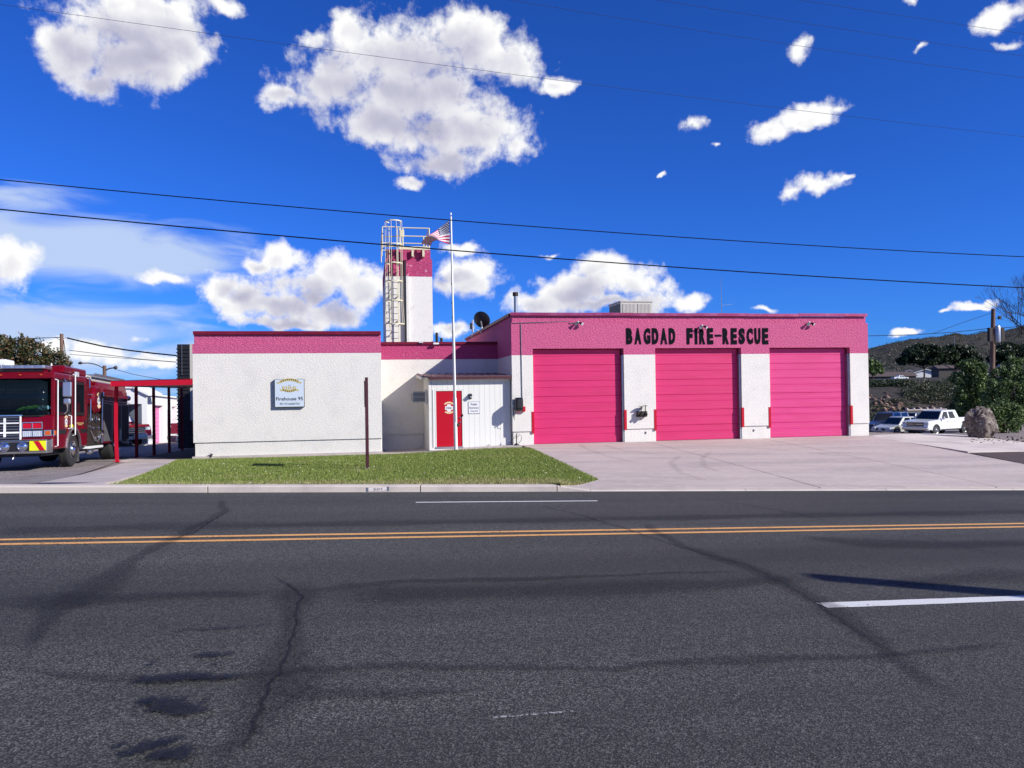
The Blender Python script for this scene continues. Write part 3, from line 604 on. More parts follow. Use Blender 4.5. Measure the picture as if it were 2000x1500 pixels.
# extend right edge of the drive to the kerb
xk_ = e2.x; yk_ = e2.y
for _ in range(400):
    xc, d = cam_xy(xk_, yk_)
    if d <= kerb_d(xc)+.17: break
    xk_ += dirr[0]*.02; yk_ += dirr[1]*.02
J[2][1] = (xk_, yk_)
pl = lambda p: (p[0], p[1])
def slab(a0, a1, b0, b1, mtl='concrete', name='concrete_slab', n=14, gap=.017, par=None):
    # a0-a1: left edge from far to near, b0-b1: right edge
    def ins(p, q, g): 
        L = math.dist(p, q) or 1; return lerp(p, q, g/L)
    A = [ins(pl(a0), pl(b0), gap), ins(pl(a1), pl(b1), gap)]; B = [ins(pl(b0), pl(a0), gap), ins(pl(b1), pl(a1), gap)]
    A2 = [ins(A[0], A[1], gap), ins(A[1], A[0], gap)]; B2 = [ins(B[0], B[1], gap), ins(B[1], B[0], gap)]
    return drape(A2, B2, n, n, .012+random.uniform(-.002, .002), mtl, name, par or drv, skirt=.06)
fr = [0, .42, .86, 1.0]
Lf = [(gl.x, gl.y)]; 
left_far = (PY(1036, 869, 0).x-.35, 0.0)
lefts = [left_far, lerp(left_far, pl(corner), .55), pl(corner), pl(corner2), kpt(1085)]
lv = [left_far, lerp(left_far, pl(corner), .42/.86), pl(corner), kpt(1120)]
cols = [lv, [lerp(pl(J[0][0]), J[0][1], f) for f in fr], [lerp(pl(J[1][0]), J[1][1], f) for f in fr], [lerp(pl(J[2][0]), J[2][1], f) for f in fr]]
drape([cols[k][0] for k in range(4)], [lerp(cols[k][2], cols[k][3], .55) for k in range(4)], 60, 40, -.034, 'joint', 'joint_filler', drv)
for c in range(3):
    for r in range(3): slab(cols[c][r], cols[c][r+1], cols[c+1][r], cols[c+1][r+1])
drape([pl(corner), pl(corner2)], [kpt(1125), kpt(1086)], 6, 6, .011, 'concrete', 'concrete_slab', drv, skirt=.05)
# threshold slab inside the door recesses
MB().box(0.05, 15.1, .0, .5, -.08, .006).build('threshold', 'concrete', drv)
# pale side lane beyond the driveway
ln = struct(thing('side_lane', '', '')); del ln['label']
P_ = [G(1700, 851.5), G(1845, 847.5), G(1890, 851), G(2000, 864.5), G(2120, 877)]
Q_ = [G(1701, 853.5), G(1890, 882.5), G(1892, 883), G(2000, 880.5), G(2120, 878)]
drape([pl(P_[0]), pl(P_[1]), pl(P_[2])], [pl(Q_[0]), lerp(pl(Q_[0]), pl(Q_[1]), .6), pl(Q_[1])], 20, 12, .010, 'concrete_pale', 'concrete_slab', ln, skirt=.05)
drape([pl(P_[2]), pl(P_[3]), pl(P_[4])], [pl(Q_[1]), pl(Q_[3]), pl(Q_[4])], 20, 12, .010, 'concrete_pale', 'concrete_slab', ln, skirt=.05)
# dark gravel bed in the corner
M['dark_gravel'] = mat('dark_gravel', (.075, .05, .045), .95, var=(30, (.16, .12, .11), .5, .68), bump=(30, 1, .03))
q0 = G(1892, 883.5)
struct(drape([pl(q0), lerp(pl(q0), pl(J[2][1]), .5), pl(J[2][1])], [lerp(pl(q0), pl(Q_[3]), .02), pl(G(2000, 881.5)), pl(G(2300, 884))], 20, 12, -.012, 'dark_gravel', 'gravel_bed'))
# footpath on the left, walkway by the entrance
fp = struct(thing('footpath', '', '')); del fp['label']
fa = [pl(G(272, 894)), pl(G(75, 944))]; fb = [pl(G(357, 897)), pl(G(205, 945))]
f3 = [fa[0], lerp(fa[0], fa[1], .5), fa[1]]; g3 = [fb[0], lerp(fb[0], fb[1], .5), fb[1]]
far_l = (-14.3, .9); far_r = (-11.6, .9)
slab(far_l, f3[0], far_r, g3[0], 'walk', 'paving_slab', 8, .006, fp)
for r in range(2): slab(f3[r], f3[r+1], g3[r], g3[r+1], 'walk', 'paving_slab', 12, .006, fp)
k0 = world_xy(-22, kerb_d(-22)+.17); k1 = kpt(200); off1 = world_xy(-22, kerb_d(-22)+.75)
slab(off1, k0, pl(G(205, 944)), k1, 'walk', 'paving_slab', 16, .006, fp)
ww = struct(thing('entrance_walk', '', '')); del ww['label']
slab((-4.93, 3.25), (-4.93, -.75), (-3.2, 3.25), (-3.2, -.62), 'walk', 'paving_slab', 10, .006, ww)
slab((-3.19, .24), (-3.19, -.62), (-1.2, .24), (-1.2, -.55), 'walk', 'paving_slab', 8, .006, ww)
slab((-1.19, .24), (-1.19, -.55), (1.0, .24), (1.0, -.45), 'walk', 'paving_slab', 8, .006, ww)
# faint tyre arcs and drips on the drive
def gmark(pts, w, mt='stain_soft', name='tyre_mark'):
    R = [G(*p) for p in pts]; fine = []
    for i in range(len(R)-1):
        k = max(int((R[i+1]-R[i]).length/.12), 2); fine += [R[i].lerp(R[i+1], j/k) for j in range(k)]
    V = []; E = []; rsn[0] += 1
    for i, p in enumerate(fine):
        a = fine[max(i-1, 0)]; c = fine[min(i+1, len(fine)-1)]; d_ = (c-a); d_.z = 0; d_.normalize(); end = min(i, len(fine)-1-i)/6.
        for s, e_ in ((-1.5, -.35), (-.4, .45), (.4, .45), (1.5, -.35)):
            x = p.x-d_.y*s*w; y = p.y+d_.x*s*w; V.append((x, y, zg(x, y)+.02+.0004*rsn[0]/10)); E.append(e_*min(end, 1))
    o = MB().add(V, [(4*i+j, 4*i+4+j, 4*i+5+j, 4*i+1+j) for i in range(len(fine)-1) for j in range(3)]).build(name, mt, drv, fix=False); at = o.data.attributes.new('edge', 'FLOAT', 'POINT'); at.data.foreach_set('value', E)
M['tyre_faint'] = stainmat('faint_tyre_mark', (.22, .18, .175), .0, .24)
for pts, w in (([(1175, 869), (1215, 880), (1290, 890), (1400, 888), (1550, 885)], .14), ([(1130, 868), (1150, 880), (1190, 893), (1240, 905)], .12), ([(1390, 882), (1372, 895), (1375, 912), (1420, 928)], .12), ([(1330, 890), (1310, 905), (1330, 925), (1390, 945)], .12), ([(1180, 930), (1300, 934), (1420, 934), (1520, 933)], .06), ([(1170, 938), (1260, 945), (1400, 952)], .08), ([(1560, 882), (1650, 892), (1720, 905)], .10), ([(1330, 866), (1400, 872), (1500, 878), (1640, 890)], .12), ([(1100, 872), (1160, 874), (1230, 872)], .25)): gmark(pts, w, 'tyre_faint')
# lawn
gm_ = mat('lawn_soil', (.10, .13, .035), .95, var=(3, (.20, .17, .08), .45, .7), bump=(30, .8, .03))
LA = [G(346, 899), G(450, 896.5), G(560, 894), G(748, 888.5), G(880, 881), G(1036, 875.5)]
kk = lambda px: kpt(px, .168)
LB = [kk(197), kk(330), kk(480), kk(700), kk(900), kk(1075)]
lawn = struct(drape([pl(p) for p in LA], LB, 60, 20, .01, gm_, 'lawn'))
lw2 = struct(drape([pl(LA[-1]), pl(corner)], [kk(1074), pl(corner2)], 16, 12, .01, gm_, 'lawn_edge')); lw2.parent = lawn; del lw2['kind']
# blades
def inlawn(n):
    pts = []
    T = rng.random((n, 2)); a = np.array([pl(p) for p in LA]); b_ = np.array(LB)
    La = np.r_[0, np.cumsum(np.hypot(*(a[1:]-a[:-1]).T))]; La /= La[-1]; Lb = np.r_[0, np.cumsum(np.hypot(*(b_[1:]-b_[:-1]).T))]; Lb /= Lb[-1]
    A = np.stack([np.interp(T[:, 0], La, a[:, i]) for i in (0, 1)], 1); B = np.stack([np.interp(T[:, 0], Lb, b_[:, i]) for i in (0, 1)], 1)
    q = A+(B-A)*T[:, 1:2]
    m_ = n//6; T2 = rng.random((m_, 2)); c0 = np.array([pl(LA[-1]), pl(corner)]); c1 = np.array([kk(1074), pl(corner2)])
    A = c0[0]+(c0[1]-c0[0])*T2[:, :1]; B = c1[0]+(c1[1]-c1[0])*T2[:, :1]; q2 = A+(B-A)*T2[:, 1:2]
    return np.concatenate([q, q2])
Q = inlawn(150000); Z = np.array([zg(x, y) for x, y in Q])+.008
n = len(Q); h = rng.uniform(.025, .065, n); ang = rng.uniform(0, 6.283, n); w = .009
dx = np.cos(ang)*w; dy = np.sin(ang)*w; lean = rng.normal(size=(n, 2))*.018
V = np.zeros((n, 3, 3)); V[:, 0] = np.c_[Q[:, 0]-dx, Q[:, 1]-dy, Z]; V[:, 1] = np.c_[Q[:, 0]+dx, Q[:, 1]+dy, Z]; V[:, 2] = np.c_[Q+lean, Z+h]
gmm = bpy.data.materials.new('grass_blade'); gmm.use_nodes = True; t = gmm.node_tree; b = t.nodes['Principled BSDF']; b.inputs['Roughness'].default_value = .7
gn = N(t, 'ShaderNodeNewGeometry'); tc = N(t, 'ShaderNodeTexCoord'); at = N(t, 'ShaderNodeAttribute', attribute_name='dry')
r = N(t, 'ShaderNodeValToRGB'); LK(t, gn.outputs['Random Per Island'], r.inputs[0]); e = r.color_ramp.elements; e[0].color = (.08, .135, .016, 1); e[1].color = (.32, .38, .085, 1)
r2 = N(t, 'ShaderNodeValToRGB'); LK(t, gn.outputs['Random Per Island'], r2.inputs[0]); e = r2.color_ramp.elements; e[0].color = (.22, .20, .07, 1); e[1].color = (.50, .43, .20, 1)
x = N(t, 'ShaderNodeMix', data_type='RGBA'); LK(t, at.outputs['Fac'], x.inputs[0]); LK(t, r.outputs[0], x.inputs[6]); LK(t, r2.outputs[0], x.inputs[7]); LK(t, x.outputs[2], b.inputs['Base Color'])
tr = N(t, 'ShaderNodeBsdfTranslucent'); LK(t, x.outputs[2], tr.inputs[0]); mx = N(t, 'ShaderNodeMixShader'); mx.inputs[0].default_value = .3; LK(t, b.outputs[0], mx.inputs[1]); LK(t, tr.outputs[0], mx.inputs[2]); LK(t, mx.outputs[0], t.nodes['Material Output'].inputs[0])
gr = npmesh('grass', V.reshape(-1, 3), np.arange(3*n), gmm, nper=3)
xc = (Q[:, 0]-CAM.x)*CS-(Q[:, 1]-CAM.y)*SN; dd = (Q[:, 0]-CAM.x)*SN+(Q[:, 1]-CAM.y)*CS; kd = dd-(14.25+.25*xc)-.17
from mathutils import noise as mnoise
nz_ = np.array([mnoise.noise((x*.45, y*.8, 3.)) for x, y in Q])+.5*np.array([mnoise.noise((x*2.2, y*2.6, 7.)) for x, y in Q])
dry = np.clip(2.6-kd/.75+nz_*1.1, 0, 1)*np.clip(.55+.45*(xc+9)/9, .45, 1)
dry = np.clip(dry+np.clip(nz_-.25, 0, 1)*.8, 0, 1)
dry = (rng.random(n) < dry*.85).astype(float)*rng.uniform(.6, 1, n)
a_ = gr.data.attributes.new('dry', 'FLOAT', 'POINT'); a_.data.foreach_set('value', np.repeat(dry, 3).astype(np.float32))
tag(gr, 'short green grass with straw coloured dry patches along the kerb', 'grass', kind='stuff')
# pale fallen petals on the grass
Q = inlawn(420); Q = Q[rng.random(len(Q)) < .9]; n = len(Q); Z = np.array([zg(x, y) for x, y in Q])+.05
s = rng.uniform(.008, .022, n); th = rng.uniform(0, 6.28, n); V = np.zeros((n, 4, 3))
for k in range(4): V[:, k] = np.c_[Q[:, 0]+np.cos(th+k*1.571)*s, Q[:, 1]+np.sin(th+k*1.571)*s, Z+rng.uniform(-.006, .02, n)]
M['petal'] = mat('pale_leaf', (.68, .66, .45), .7)
tag(npmesh('fallen_leaves', V.reshape(-1, 3), np.arange(4*n), 'petal'), 'small pale fallen leaves strewn over the green lawn', 'leaves', kind='stuff')
M['floor_shade'] = mat('shade_dark_floor', (.05, .048, .05), .9, var=(20, (.08, .075, .075), .5, .7), bump=(30, .5, .01))  # floor colour taken near black to stand in for the carport roof's shade
# loose gravel of the truck yard: sheet + chips
M['yard'] = mat('yard_gravel', (.25, .215, .21), .95, var=(38, (.42, .36, .34), .48, .66), var2=(1.2, (.16, .135, .13), .45, .75), bump=(45, .8, .02))
ya = world_xy(-24, kerb_d(-24)+.8); 
struct(drape([(-34, 24), (-34, 0), ya], [(-14.2, 24), (-14.2, .6), pl(G(76, 943))], 40, 16, -.012, 'yard', 'yard_surface'))
struct(drape([(-14.2, 24), (-14.2, 1)], [(-11.6, 24), (-11.6, 1)], 20, 6, -.010, M['floor_shade'], 'carport_floor'))
n = 5000; Xg = rng.uniform(-24, -13.5, n); Yg = rng.uniform(-14, 0, n); keep = []
V = []; Fs_ = []
for x, y in zip(Xg, Yg):
    xc, d = cam_xy(x, y)
    if d < kerb_d(xc)+.9: continue
    px = 1000+1500*xc/d
    if px > 75+(944-(778+1500*(2.1)/d))*3.9+60: continue
    s = random.uniform(.01, .03); z = zg(x, y)-.01; o = len(V)
    V += [(x-s, y-s*.5, z), (x+s, y-s*.6, z), (x, y+s, z), (x+random.uniform(-.3, .3)*s, y, z+s*random.uniform(.6, 1.1))]; Fs_ += [o, o+1, o+3, o+1, o+2, o+3, o+2, o, o+3]
tag(npmesh('gravel', V, Fs_, 'yard', nper=3), 'loose grey pink gravel scattered before the fire engine', 'gravel', kind='stuff')
# ================================================================ the fire station
fs = thing('fire_station', 'low white stucco fire station with pink bands and three pink roller doors', 'fire station', (0, 0, 0))
XR = PY(1697, 760, 0).x
OP = [(PY(1042, 780, 0).x, PY(1219.5, 780, 0).x), (PY(1281, 780, 0).x, PY(1449, 780, 0).x), (PY(1504.5, 780, 0).x, PY(1661.5, 780, 0).x)]
ZB, ZP, ZL, ZS, ZT = .52, 3.44, 3.69, 4.69, 5.08
# garage wing
poly = [(0, ZP)]
for a, c in OP: poly += [(a, ZP), (a, ZL), (c, ZL), (c, ZP)]
poly += [(XR, ZP), (XR, ZS), (0, ZS)]
MB().prism(poly, 0, .32, 'y').build('frieze', 'stucco_pink', fs)
box('parapet', 'stucco_pink', fs, .05, XR-.06, .055, .30, ZS, ZT-.11)
edges = [0]+[v for o in OP for v in o]+[XR]
for i in range(0, 8, 2):
    x0, x1 = edges[i], edges[i+1]
    box('pier', 'stucco_white', fs, x0, x1, 0, .32, ZB, ZP, bevel=.006)
    box('pier_base', 'stucco_white', fs, x0+.03*(i == 0), x1, .045, .32, -.3, ZB, bevel=.006)
box('side_wall', 'stucco_pink', fs, 0, .3, .32, 14.0, ZP, ZS); box('side_wall', 'stucco_white', fs, 0, .3, .32, 14.0, -.5, ZP)
box('side_parapet', 'stucco_pink', fs, .05, .3, .30, 14.0, ZS, ZT-.11)
box('side_wall', 'stucco_white', fs, XR-.3, XR, .32, 14.0, -2.2, ZP); box('side_wall', 'stucco_pink', fs, XR-.3, XR, .32, 14.0, ZP, ZS)
box('side_parapet', 'stucco_pink', fs, XR-.3, XR-.06, .30, 14.0, ZS, ZT-.11)
box('back_wall', 'stucco_white', fs, .3, XR-.3, 13.7, 14, -2.2, ZT-.12); box('roof', 'roofing', fs, .3, XR-.3, .3, 13.7, 4.35, 4.5)
# parapet cap in lengths, each slightly off the next
cx = [-.03]+[PY(p, 612, 0).x for p in (1160, 1236, 1354, 1459, 1560, 1610)]+[XR-.03]
for i, (a, c) in enumerate(zip(cx[:-1], cx[1:])):
    dz = random.uniform(-.012, .012); m = 'maroon_faded'
    MB().prism([(-.025, ZT-.12+dz), (-.05, ZT-.11+dz), (-.04, ZT+dz), (.34, ZT+.01+dz), (.34, ZT-.02+dz), (-.0, ZT-.03+dz)], a+.003, c-.003, 'x').build('parapet_cap', m, fs)
MB().prism([(-.035, ZT-.12), (-.035, ZT-.002), (.33, ZT-.002), (.33, ZT-.12)], .36, 14.02, 'y').build('parapet_cap', 'maroon', fs)
box('parapet_cap', 'maroon', fs, XR-.34, XR+.03, .36, 14.02, ZT-.10, ZT-.002)
# roller doors of ribbed panels
for di, (a, c) in enumerate(OP):
    dr = MB().box(a+.002, c-.002, .30, .33, 0, ZL-.002).build('garage_door', 'black', fs)
    H = 3.66/6
    for k in range(6):
        z0 = .01+k*H; z1 = z0+H-.006; g = z0+H*.57; y = .225+.002*(k % 2)
        prof = [(y+.012, z0), (y+.003, z0+.006), (y, z0+.010)]
        for q in (.18, .36): 
            zz = z0+H*.57*q*1.6; prof += [(y, zz), (y+.003, zz+.006), (y, zz+.014)]
        prof += [(y, g-.009), (y+.010, g-.003), (y+.010, g+.003), (y, g+.009), (y, (g+z1)/2), (y+.003, (g+z1)/2+.006), (y, (g+z1)/2+.014), (y, z1-.010), (y+.012, z1), (y+.05, z1), (y+.05, z0)]
        p = MB().prism(prof, a+.012, c-.075, 'x').build('door_panel', 'door_pink' if di < 2 else 'door_pink_faded', dr)
    box('door_track', 'galv', fs, c-.072, c-.004, .06, .22, 0, ZP-.02)
    box('weather_strip', 'black', dr, a+.02, c-.08, .21, .24, -.005, .012)
    for (x, s) in ((a, -1), (c, 1)):
        gpart = MB().prism([(x-.015 if s > 0 else x+.015, -.012), (x-.015 if s > 0 else x+.015, .14), (x, .14), (x, .0), (x+s*.085, .0), (x+s*.085, -.012)], ZB-.06+(.02 if s > 0 else -.02), 1.27, 'z').build('corner_guard', 'red_paint', fs)
# recessed middle wall
RY = 3.2; LX = -11.50; LR = -4.91
z_m, zp_m, zs_m = 4.17, 3.44, 3.72
box('middle_wall', 'stucco_white', fs, LR+.0, 0, RY, RY+.3, .36, zp_m); box('middle_wall_base', 'stucco_white', fs, LR, 0, RY+.045, RY+.3, -.6, .36)
box('middle_frieze', 'stucco_rose', fs, LR, 0, RY-.002, RY+.3, zp_m, zs_m); box('middle_parapet', 'stucco_rose', fs, LR, -.002, RY+.05, RY+.3, zs_m, z_m-.1)
box('parapet_cap', 'maroon', fs, LR, -.002, RY-.03, RY+.34, z_m-.1, z_m)
box('roof', 'roofing', fs, LR, 0, RY+.3, 14, 3.7, 3.8)
# left wing
z_l, zp_l, zs_l = 4.36, 3.56, 3.90
box('wing_wall', 'stucco_white', fs, LX, LR, 0, .3, .40, zp_l, bevel=.008)
box('wing_base', 'stucco_white', fs, LX+.05, LR-.03, .045, .3, -.6, .40, bevel=.008)
box('wing_footing', 'kerb', fs, LX-.03, LR+.02, -.05, .04, -.55, -.085)
box('wing_frieze', 'stucco_pink', fs, LX, LR, -.003, .3, zp_l, zs_l); box('wing_parapet', 'stucco_pink', fs, LX+.06, LR-.03, .05, .3, zs_l, z_l-.12)
cxs = [LX+.03, PY(603, 650, 0).x, LR]
for a, c in zip(cxs[:-1], cxs[1:]): MB().prism([(-.03, z_l-.12), (-.035, z_l), (.34, z_l), (.34, z_l-.12)], a+.002, c-.002, 'x').build('parapet_cap', 'maroon', fs)
for s, x0, x1 in ((0, LX, LX+.3), (1, LR-.3, LR)):
    box('wing_side', 'stucco_white', fs, x0, x1, .3, 14, -.9, zp_l); box('wing_side', 'stucco_pink', fs, x0, x1, .3, 14, zp_l, z_l-.12)
    box('parapet_cap', 'maroon', fs, x0-.03*(1-s), x1+.0, .345, 14, z_l-.12, z_l-.002)
box('roof', 'roofing', fs, LX+.3, LR-.3, .3, 14, 3.9, 4.0)
# rear wing that sticks out to the left behind the carport
bx = PY(363, 700, 14.2).x
box('rear_wall', 'stucco_white', fs, bx, LX+3, 14.2, 14.5, -1, 3.35); box('rear_frieze', 'stucco_pink', fs, bx-.02, LX+3, 14.18, 14.5, 3.35, 3.72); box('rear_parapet', 'stucco_pink', fs, bx+.06, LX+3, 14.25, 14.5, 3.72, 4.12); box('parapet_cap', 'maroon', fs, bx, LX+3, 14.15, 14.55, 4.12, 4.24)
box('rear_side', 'stucco_white', fs, bx, bx+.3, 14.5, 15.2, -1, 4.1)
# entrance annex clad in vertical boards
AX = PY(838.5, 805, .25).x; AY = .25
an = box('entrance_annex', 'black', fs, AX+.03, -.02, AY+.03, RY-.01, -.15, 2.62)
dx0, dx1 = PY(852.5, 820, AY).x, PY(902.5, 820, AY).x; dz0 = .01; dz1 = dz0+2.1
xb = AX+.10; gi_ = 0
nb_ = 15; wbd = (-.02-xb)/nb_
for i in range(nb_):
    a, c = xb+i*wbd, xb+(i+1)*wbd-.005; mb = MB(); lo = max(a, dx0-.05); hi = min(c, dx1+.05)
    if hi > lo:
        mb.box(a, c, AY, AY+.02, dz1+.045, 2.60)
        if a < dx0-.05: mb.box(a, dx0-.05, AY, AY+.02, -.04, dz1+.043)
        if c > dx1+.05: mb.box(dx1+.05, c, AY, AY+.02, -.04, dz1+.043)
    else: mb.box(a, c, AY, AY+.02, -.04, 2.60)
    mb.build('board', 'siding', an)
yb_ = AY+.10; n_ = 12; wb2 = (RY-yb_)/n_
for i in range(n_):
    y0 = yb_+i*wb2; zt = 2.50+.10*(i+.5)/n_*3
    MB().box(AX, AX+.02, y0, y0+wb2-.008, -.25, 2.60+.17*(i+.5)/n_).build('board', 'siding_trim', an)
box('corner_board', 'siding_trim', an, AX-.012, AX+.09, AY-.012, AY+.09, -.12, 2.60)
box('base_board', 'siding_trim', an, AX-.005, -.02, AY-.01, AY+.02, -.12, -.045)
MB().prism([(AY-.05, 2.60), (RY, 2.76), (RY, 2.56), (AY-.05, 2.43)], AX-.01, AX+.0195, 'x').build('rake_board', 'siding_trim', an)
rf = MB().prism([(AY-.22, 2.645), (RY-.005, 2.80), (RY-.005, 2.83), (AY-.22, 2.675)], AX-.28, -.01, 'x').build('annex_roof', 'annex_roof', fs)
for i in range(12):
    x = AX-.26+i*(3.36/11.6); sl = .33/(RY-AY+.22)
    MB().hexa([(x, AY-.23, 2.673), (x+.07, AY-.23, 2.673), (x+.07, RY-.01, 2.828), (x, RY-.01, 2.828), (x+.02, AY-.23, 2.712), (x+.05, AY-.23, 2.712), (x+.05, RY-.01, 2.87), (x+.02, RY-.01, 2.87)]).build('roof_rib', 'annex_roof', rf)
box('fascia_board', 'brown_post', rf, AX-.02, -.01, AY-.225, AY-.19, 2.545, 2.643)
MB().prism([(AY-.2, 2.545), (RY-.01, 2.70), (RY-.01, 2.80), (AY-.2, 2.643)], AX-.30, AX-.265, 'x').build('barge_board', 'siding_trim', rf)
box('soffit', 'siding_trim', rf, AX-.25, -.02, AY-.185, AY-.001, 2.57, 2.585)
# red entrance door
ed = box('entrance_door', 'red_door', fs, dx0, dx1, AY+.015, AY+.05, dz0, dz1)
for (a, c, e0, e1) in ((dx0-.05, dx0-.006, -.03, dz1+.04), (dx1+.006, dx1+.05, -.03, dz1+.04)): box('door_frame', 'siding_trim', ed, a, c, AY-.008, AY+.03, e0, e1)
box('door_frame', 'siding_trim', ed, dx0-.005, dx1+.005, AY-.008, AY+.03, dz1+.006, dz1+.04); box('door_sill', 'alum', ed, dx0-.04, dx1+.04, AY-.04, AY+.03, -.05, .002)
box('door_gap', 'black', ed, dx1-.004, dx1+.006, AY+.0, AY+.02, dz0, dz1)
hz_ = PY(900, 823, AY); 
MB().lathe([(.001, -.075), (.028, -.07), (.034, -.05), (.02, -.03), (.014, -.0), (.03, .0), (.03, .012)], (dx1-.07, AY+.01, .92), 'y', 16).build('door_knob', 'chrome', ed, smooth=True)
MB().lathe([(.001, -.03), (.026, -.028), (.03, .0)], (dx1-.07, AY+.013, 1.09), 'y', 16).build('door_lock', 'chrome', ed, smooth=True)
box('door_closer', 'siding_trim', ed, dx0-.13, dx0-.10, AY-.02, AY-.002, .0, dz1+.05)
# emblem on the door: cross badge between two ribbons
def arc_ribbon(r0, r1, a0, a1, n=12): 
    P = [(r1*math.cos(a), r1*math.sin(a)) for a in np.linspace(a0, a1, n)]; Q = [(r0*math.cos(a), r0*math.sin(a)) for a in np.linspace(a1, a0, n)]; return P+Q
def badge(parent, loc, s, ring='sign_white', band='cream_print', txt='FIRE', rx=0.):
    b = bpy.data.objects.new('badge', None); C.objects.link(b); b.parent = parent; b.location = loc
    P = []
    for k in range(4):
        a = k*math.pi/2
        for da, rr in ((-.42, 1.), (-.2, .93), (0, .95), (.2, .93), (.42, 1.), (.785, .66)): P.append((s*rr*math.cos(a+da), s*rr*math.sin(a+da)))
    MB().prism(P, -.003, 0, 'y').build('cross', ring, b)
    MB().prism([(x, z-.10*s) for x, z in arc_ribbon(s*1.25, s*1.6, .75, math.pi-.75)], -.004, 0, 'y').build('ribbon', band, b)
    MB().prism([(x, z+.25*s) for x, z in arc_ribbon(s*1.25, s*1.6, -math.pi+.85, -.85)], -.004, 0, 'y').build('ribbon', band, b)
    if txt: text_obj(txt, s*1.3, s*.42, 'grey_print', 'lettering', b, (0, -.005, 0), .02, .002)
    return b
bp_ = PY(877, 797, AY); badge(ed, (bp_.x, AY+.012, bp_.z), .16)
# ---- things fixed on or standing by the station
sx0, sx1 = PY(537, 767, 0).x, PY(595, 767, 0).x; sz1, sz0 = PY(566, 740.5, 0).z, PY(566, 795, 0).z
sg = thing('wall_sign', 'square pale blue Firehouse 95 sign with gold banners on the white wing wall', 'sign', ((sx0+sx1)/2, -.002, sz0))
w_ = sx1-sx0; h_ = sz1-sz0
box('sign_case', 'black', sg, -w_/2, w_/2, -.12, 0, 0, h_); box('sign_face', 'sign_face', sg, -w_/2+.015, w_/2-.012, -.126, -.12, .015, h_-.012)
text_obj('Firehouse 95', w_*.90, h_*.125, 'navy', 'lettering', sg, (0, -.129, h_*.30), .01, .004); text_obj('301 N Lindahl Rd', w_*.66, h_*.075, 'grey_print', 'lettering', sg, (0, -.129, h_*.125), .01, .004)
text_obj('FIRE', w_*.48, h_*.11, 'gold', 'lettering', sg, (0, -.129, h_*.69), .015, .004)
for k, (rr, cz, a0, a1) in enumerate(((.62, .35, 1.02, 2.12), (.42, 1.0, -2.15, -1.0))):
    MB().prism([(x, z+h_*cz) for x, z in arc_ribbon(w_*rr-.05, w_*rr+.04, a0, a1)], -.130, -.126, 'y').build('banner', 'gold', sg)
    mb = MB()
    for a in np.linspace(a0+.1, a1-.1, 9 if k == 0 else 7):
        x, z = w_*rr*math.cos(a), w_*rr*math.sin(a)+h_*cz; mb.box(x-.014, x+.014, -.133, -.131, z-.024, z+.024)
    mb.build('banner_print', 'navy', sg)
    for s in (-1, 1):
        x = s*w_*(.37 if k == 0 else .27); z = h_*(.865 if k == 0 else .60); MB().prism([(x-.05, z-.02), (x+.05, z-.03), (x+.03, z), (x+.05, z+.03), (x-.05, z+.035)], -.129, -.126, 'y').build('banner_tail', 'gold', sg)
box('ornament', 'grey_print', sg, -.05, .05, -.129, -.126, h_*.775, h_*.79); box('ornament', 'grey_print', sg, -.05, .05, -.129, -.126, h_*.595, h_*.61)
pa = PY(926, 796, AY)
ps = thing('public_entrance_sign', 'small white Public Entrance Ring Bell sign right of the red door', 'sign', (pa.x, AY-.002, pa.z-.23))
pw = .44; box('sign_panel', 'sign_white', ps, -pw/2, pw/2, -.012, 0, 0, .46)
for (a, c, e0, e1) in ((-pw/2, pw/2, .452, .462), (-pw/2, pw/2, -.002, .008), (-pw/2-.002, -pw/2+.007, .009, .451), (pw/2-.007, pw/2+.002, .009, .451)): box('sign_border', 'grey_print', ps, a, c, -.016, -.0125, e0, e1)
text_obj('Public', .25, .085, 'grey_print', 'lettering', ps, (0, -.015, .355), .01, .003); text_obj('Entrance', .35, .075, 'grey_print', 'lettering', ps, (0, -.015, .225), .01, .003); text_obj('Ring Bell', .27, .06, 'grey_print', 'lettering', ps, (0, -.015, .095), .008, .003)
# lettering on the frieze
wl = thing('wall_lettering', 'black block letters BAGDAD FIRE-RESCUE on the pink frieze above the doors', 'lettering', (0, 0, 0))
for ch, a, c in (('B',147,217),('A',250,325),('G',362,437),('D',462,535),('A',565,640),('D',668,740),('F',885,952),('I',985,1010),('R',1040,1105),('E',1135,1203),('-',1228,1305),('R',1325,1393),('E',1425,1492),('S',1520,1590),('C',1618,1688),('U',1713,1780),('E',1807,1875)):
    y0, y1 = (640.8, 672.2) if ch != '-' else (653.6, 657.2)
    pA = PY(1200+a/6.25, y1, 0); pB = PY(1200+c/6.25, y0, 0)
    text_obj(ch, pB.x-pA.x, pB.z-pA.z, 'letter', 'letter', wl, ((pA.x+pB.x)/2, -.012, (pA.z+pB.z)/2), .06 if ch not in 'AGRSE' else .05, .024)
